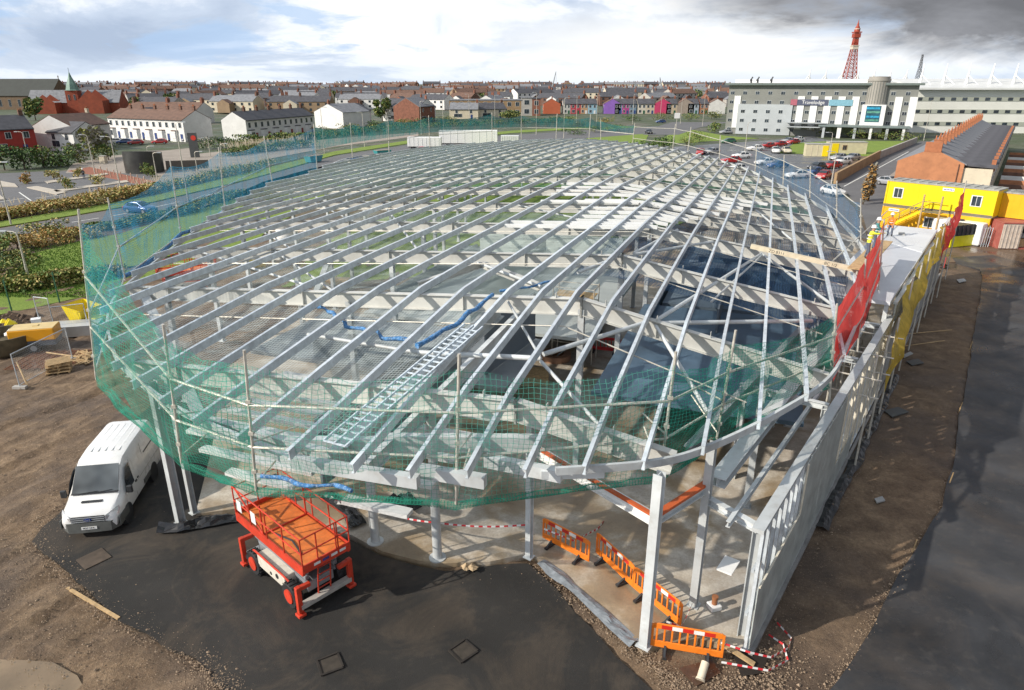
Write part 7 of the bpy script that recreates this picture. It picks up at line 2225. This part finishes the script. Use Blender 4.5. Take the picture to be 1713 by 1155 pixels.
for i, (px, py, dz, lb) in enumerate(((100, 622, 0, 'lowest pallet of the stack in the left compound'), (101, 621, .16, 'second pallet of the stack in the left compound'), (99, 621, .32, 'third pallet of the stack in the left compound'), (102, 620, .48, 'topmost pallet of the stack in the left compound'))):
    p = P(px, py, .03)
    t = thing('pallet', lb, 'pallet', (p.x, p.y, .03 + dz), R(24 + 5 * i), 'stacked timber pallets')
    m = MB()
    for k in range(7): m.box((0, -.5 + k * .167, .135), (1.2, .11, .022))
    m.build('deck_boards', TIMBER, t)
    for x in (-.54, 0, .54):
        m = MB(); m.box((x, 0, .065), (.10, 1.0, .09)); m.build('bearer', TIMBER, t)
RUST = mat('rusty_bar', (.20, .075, .035), .8, .1, .3, 6)
m = MB(); p = P(78, 606, .05)
for k in range(13): m.tube((p.x - 1.7, p.y - 1.2 + k * .22, .09), (p.x + 1.9, p.y - .7 + k * .22, .09), .022, 5)
for k in range(9): m.tube((p.x - 1.6 + k * .42, p.y - 1.3, .11), (p.x - 1.7 + k * .42, p.y + 1.9, .11), .022, 5)
tag(m.build('rebar_mesh', RUST), 'rusty reinforcement mesh lying behind the pallets', 'mesh')
rod('timber_length', [P(78, 590, .2), P(134, 598, .2)], .05, TIMBER, 'orange timber length on top of the rusty mesh', 'timber')
rod('timber_stake', [P(46, 645, .05), P(28, 606, 1.1)], .045, TIMBER, 'leaning timber stake at the left front of the compound', 'stake', 6)
m = MB()
for k in range(40):
    q = P(rnd(125, 150), rnd(588, 608), .08); a = rnd(0, 3.1)
    m.beam(q - Vector((math.cos(a) * .3, math.sin(a) * .3, 0)), q + Vector((math.cos(a) * .3, math.sin(a) * .3, rnd(0, .1))), .07, .05)
tag(m.build('timber_scrap_pile', TIMBER), 'pile of broken timber scraps beside the green net corner', 'timber scrap')
def fence_panel(px0, py0, px1, py1, h, label):
    a, b = P(px0, py0), P(px1, py1)
    t = thing('mesh_fence_panel', label, 'fence panel', a, 0, 'mesh fence panels in the left compound')
    d = b - a
    m = MB(); m.tube((0, 0, 0), (0, 0, h), .03, 8); m.tube(d, d + Vector((0, 0, h)), .03, 8); m.tube((0, 0, h), d + Vector((0, 0, h)), .025, 8); m.tube((0, 0, .2), d + Vector((0, 0, .2)), .02, 8); m.build('frame', STEEL, t, None, 40)
    m = MB(); vs = [Vector((0, 0, .2)), d + Vector((0, 0, .2)), d + Vector((0, 0, h)), Vector((0, 0, h))]; m.add(vs, [(0, 1, 2, 3)]); m.uvs = [(0, 0), (d.length, 0), (d.length, h), (0, h)]
    m.build('mesh', FMESH, t)
    for e in (Vector((0, 0, 0)), d):
        m = MB(); m.box(e + Vector((0, 0, .07)), (.7, .25, .14)); m.build('foot_block', GREYR, t)
FMESH = net_mat('fence_wire', (.45, .47, .48), .12, .05, .02)
fence_panel(72, 560, 95, 563, 2.6, 'tall narrow mesh panel standing left of the pale trough')
fence_panel(95, 563, 150, 556, 2.0, 'mesh panel sloping down to the yellow dumper')
fence_panel(34, 650, 122, 602, 2.0, 'mesh panel standing in front of the pallets')
for i, (px, py) in enumerate(((20, 522), (100, 507), (165, 495))):
    p = P(px, py); m = MB(); m.beam((0, 0, 0), (0, 0, 2.4), .07, .07)
    for z in (.3, 1.2, 2.2): m.box((0, 0, z), (.11, .11, .06))
    tag(m.build('fence_post', mat('green_post', (.02, .10, .05), .5), None, None, None, 0, p), ['left', 'middle', 'right'][i] + ' one of the three dark green fence posts on the lower lawn', 'fence post', 'green fence posts')
m = MB()
for k in range(60):
    q = P(rnd(-10, 70), rnd(528, 560), 0); m.rock((q.x, q.y, .05), rnd(.15, .5), 0, .6)
tag(m.build('spoil_heap', mat('spoil', (.085, .055, .035), .95, 0, .35, 3)), 'dark spoil heap behind the skip at the left edge', 'spoil heap')
m = MB(); p = P(16, 552, .4)
for k in range(8): m.rock((p.x + rnd(-.4, .4), p.y + rnd(-.3, .3), .5 + rnd(0, .5)), rnd(.25, .45))
tag(m.build('bulk_bag', YELLOW), 'crumpled yellow bulk bag on the spoil at the left edge', 'bag')
# cable drum and stores inside the frame
p = P(430, 450)
t = thing('cable_drum', 'yellow drum with blue face standing on the grass inside the left of the frame', 'drum', p, R(25))
m = MB(); m.lathe((0, 0, .95), [(.95, -.7), (.95, -.6), (.85, -.6), (.85, .6), (.95, .6), (.95, .7)], 26, 0, 'X'); m.build('barrel', YELLOW, t, None, 40)
m = MB(); m.lathe((.705, 0, .95), [(.05, 0), (.9, 0), (.9, .02), (.05, .03)], 26, 0, 'X'); m.build('blue_face', mat('drum_blue', (.05, .25, .45), .4), t, None, 40)
p = P(482, 405)
t = thing('white_tank', 'short white cylindrical tank on the grass inside the left of the frame', 'tank', p)
m = MB(); m.lathe((0, 0, 0), [(1.1, 0), (1.1, 1.5), (.9, 1.7), (.2, 1.75)], 22); m.build('shell', WHITE, t, None, 40)
m = MB(); m.lathe((0, 0, 1.74), [(.3, 0), (.3, .15), (.05, .18)], 14); m.build('cap', DARK, t, None, 40)
for i, (px, py, c_, lb) in enumerate(((560, 480, TIMBER, 'pale timber stack on the slab under the left middle of the roof'), (975, 560, GREYST, 'grey plaster board stack under the right middle of the roof'), (880, 640, TIMBER, 'timber stack under the front middle of the roof'), (1180, 560, BOARD2, 'board stack under the right of the roof'), (930, 600, mat('copper_sheet', (.40, .22, .14), .5), 'round copper coloured coil on the slab under the roof'))):
    p = P(px, py, .16)
    m = MB()
    if i == 4: m.lathe((0, 0, 0), [(.9, 0), (.9, .35), (.5, .35), (.5, 0)], 20)
    else:
        for k in range(5): m.box((rnd(-.05, .05), rnd(-.05, .05), .08 + k * .13), (2.4, 1.2, .11), rnd(-.05, .05))
    tag(m.build('material_stack', c_, None, None, None, 0, p), lb, 'stack', 'material stacks on the floor slab')
# internal stair tower near the middle
p = P(960, 600, .16)
t = thing('scaffold_tower', 'scaffold access tower standing on the slab under the middle of the roof', 'scaffold', p, R(-20))
m = MB()
for x in (-1.2, 1.2):
    for y in (-.6, .6): m.tube((x, y, 0), (x, y, 4.6), .035, 6)
for z in (1.2, 2.4, 3.6, 4.5):
    for y in (-.6, .6): m.tube((-1.2, y, z), (1.2, y, z), .03, 6)
    for x in (-1.2, 1.2): m.tube((x, -.6, z), (x, .6, z), .03, 6)
m.build('frame', SCAFF, t, None, 40)
for z in (2.0, 4.0):
    m = MB(); m.box((0, 0, z), (2.3, 1.1, .05)); m.build('platform', TIMBER, t)
for k in range(2):
    m = MB(); m.beam((-1.0, 0, .1 + 2 * k), (1.0, 0, 2.0 + 2 * k), .5, .06); m.build('ladder', STEEL, t)
# lettering on the timber beam
d_ = (tb1 - tb0).normalized()
e0 = thing('x', 'x', 'x'); bpy.data.objects.remove(e0)
ang = math.atan2(d_.y, d_.x)
for nm_t, body, f in (('beam_text', 'ZD 8311', .22), ('beam_text', 'BC 1/2', .66)):
    q = tb0.lerp(tb1, f)
    xx = d_; zz_ = xx.cross(ZUP).normalized(); yy_ = zz_.cross(xx)
    M3 = Matrix((xx, yy_ * 1, zz_)).transposed()
    o = text_mesh(nm_t, body, .22, DARK, None, (0, 0, 0), (0, 0, 0), .001)
    o.matrix_world = Matrix.Translation(q + zz_ * .153) @ M3.to_4x4()
    o.parent = tbo

# muddy puddle in the near left corner
PUD = mat('muddy_water', (.20, .142, .085), .13, 0, .3, .9)
sheet('puddle', gp([(-60, 1105), (10, 1098), (60, 1102), (105, 1112), (132, 1128), (140, 1150), (150, 1175), (100, 1230), (-80, 1230)]), -.005, PUD, .34, .05)
sheet('puddle', gp([(1335, 560), (1350, 548), (1352, 575), (1340, 582)]), .0, PUD, .05, .05)

# trees standing among the houses of the town
for i, (px, py, w, h, lb) in enumerate(((285, 176, 9, 9, 'round tree among the roofs above the white terrace'), (372, 178, 8, 9, 'tree between the two white terraces'), (470, 168, 10, 10, 'tree among the roofs above the slate terrace'), (560, 170, 9, 10, 'tree behind the white pair of houses'), (690, 165, 10, 10, 'tree behind the long white house'), (812, 172, 10, 9, 'tree behind the cream house'), (900, 166, 10, 10, 'tree behind the orange gable'), (1000, 168, 10, 9, 'tree behind the violet house'), (1090, 170, 10, 10, 'tree behind the cream painted house'), (1160, 170, 11, 11, 'tree behind the pale blue house'), (230, 186, 8, 8, 'dark tree beside the red church'), (60, 196, 9, 9, 'dark tree in front of the long church'))):
    bush(px, py + 6, w, h, (D_, M_, O_), lb, 420, 'tree', 'tree', True, 'trees among the town houses', .8)
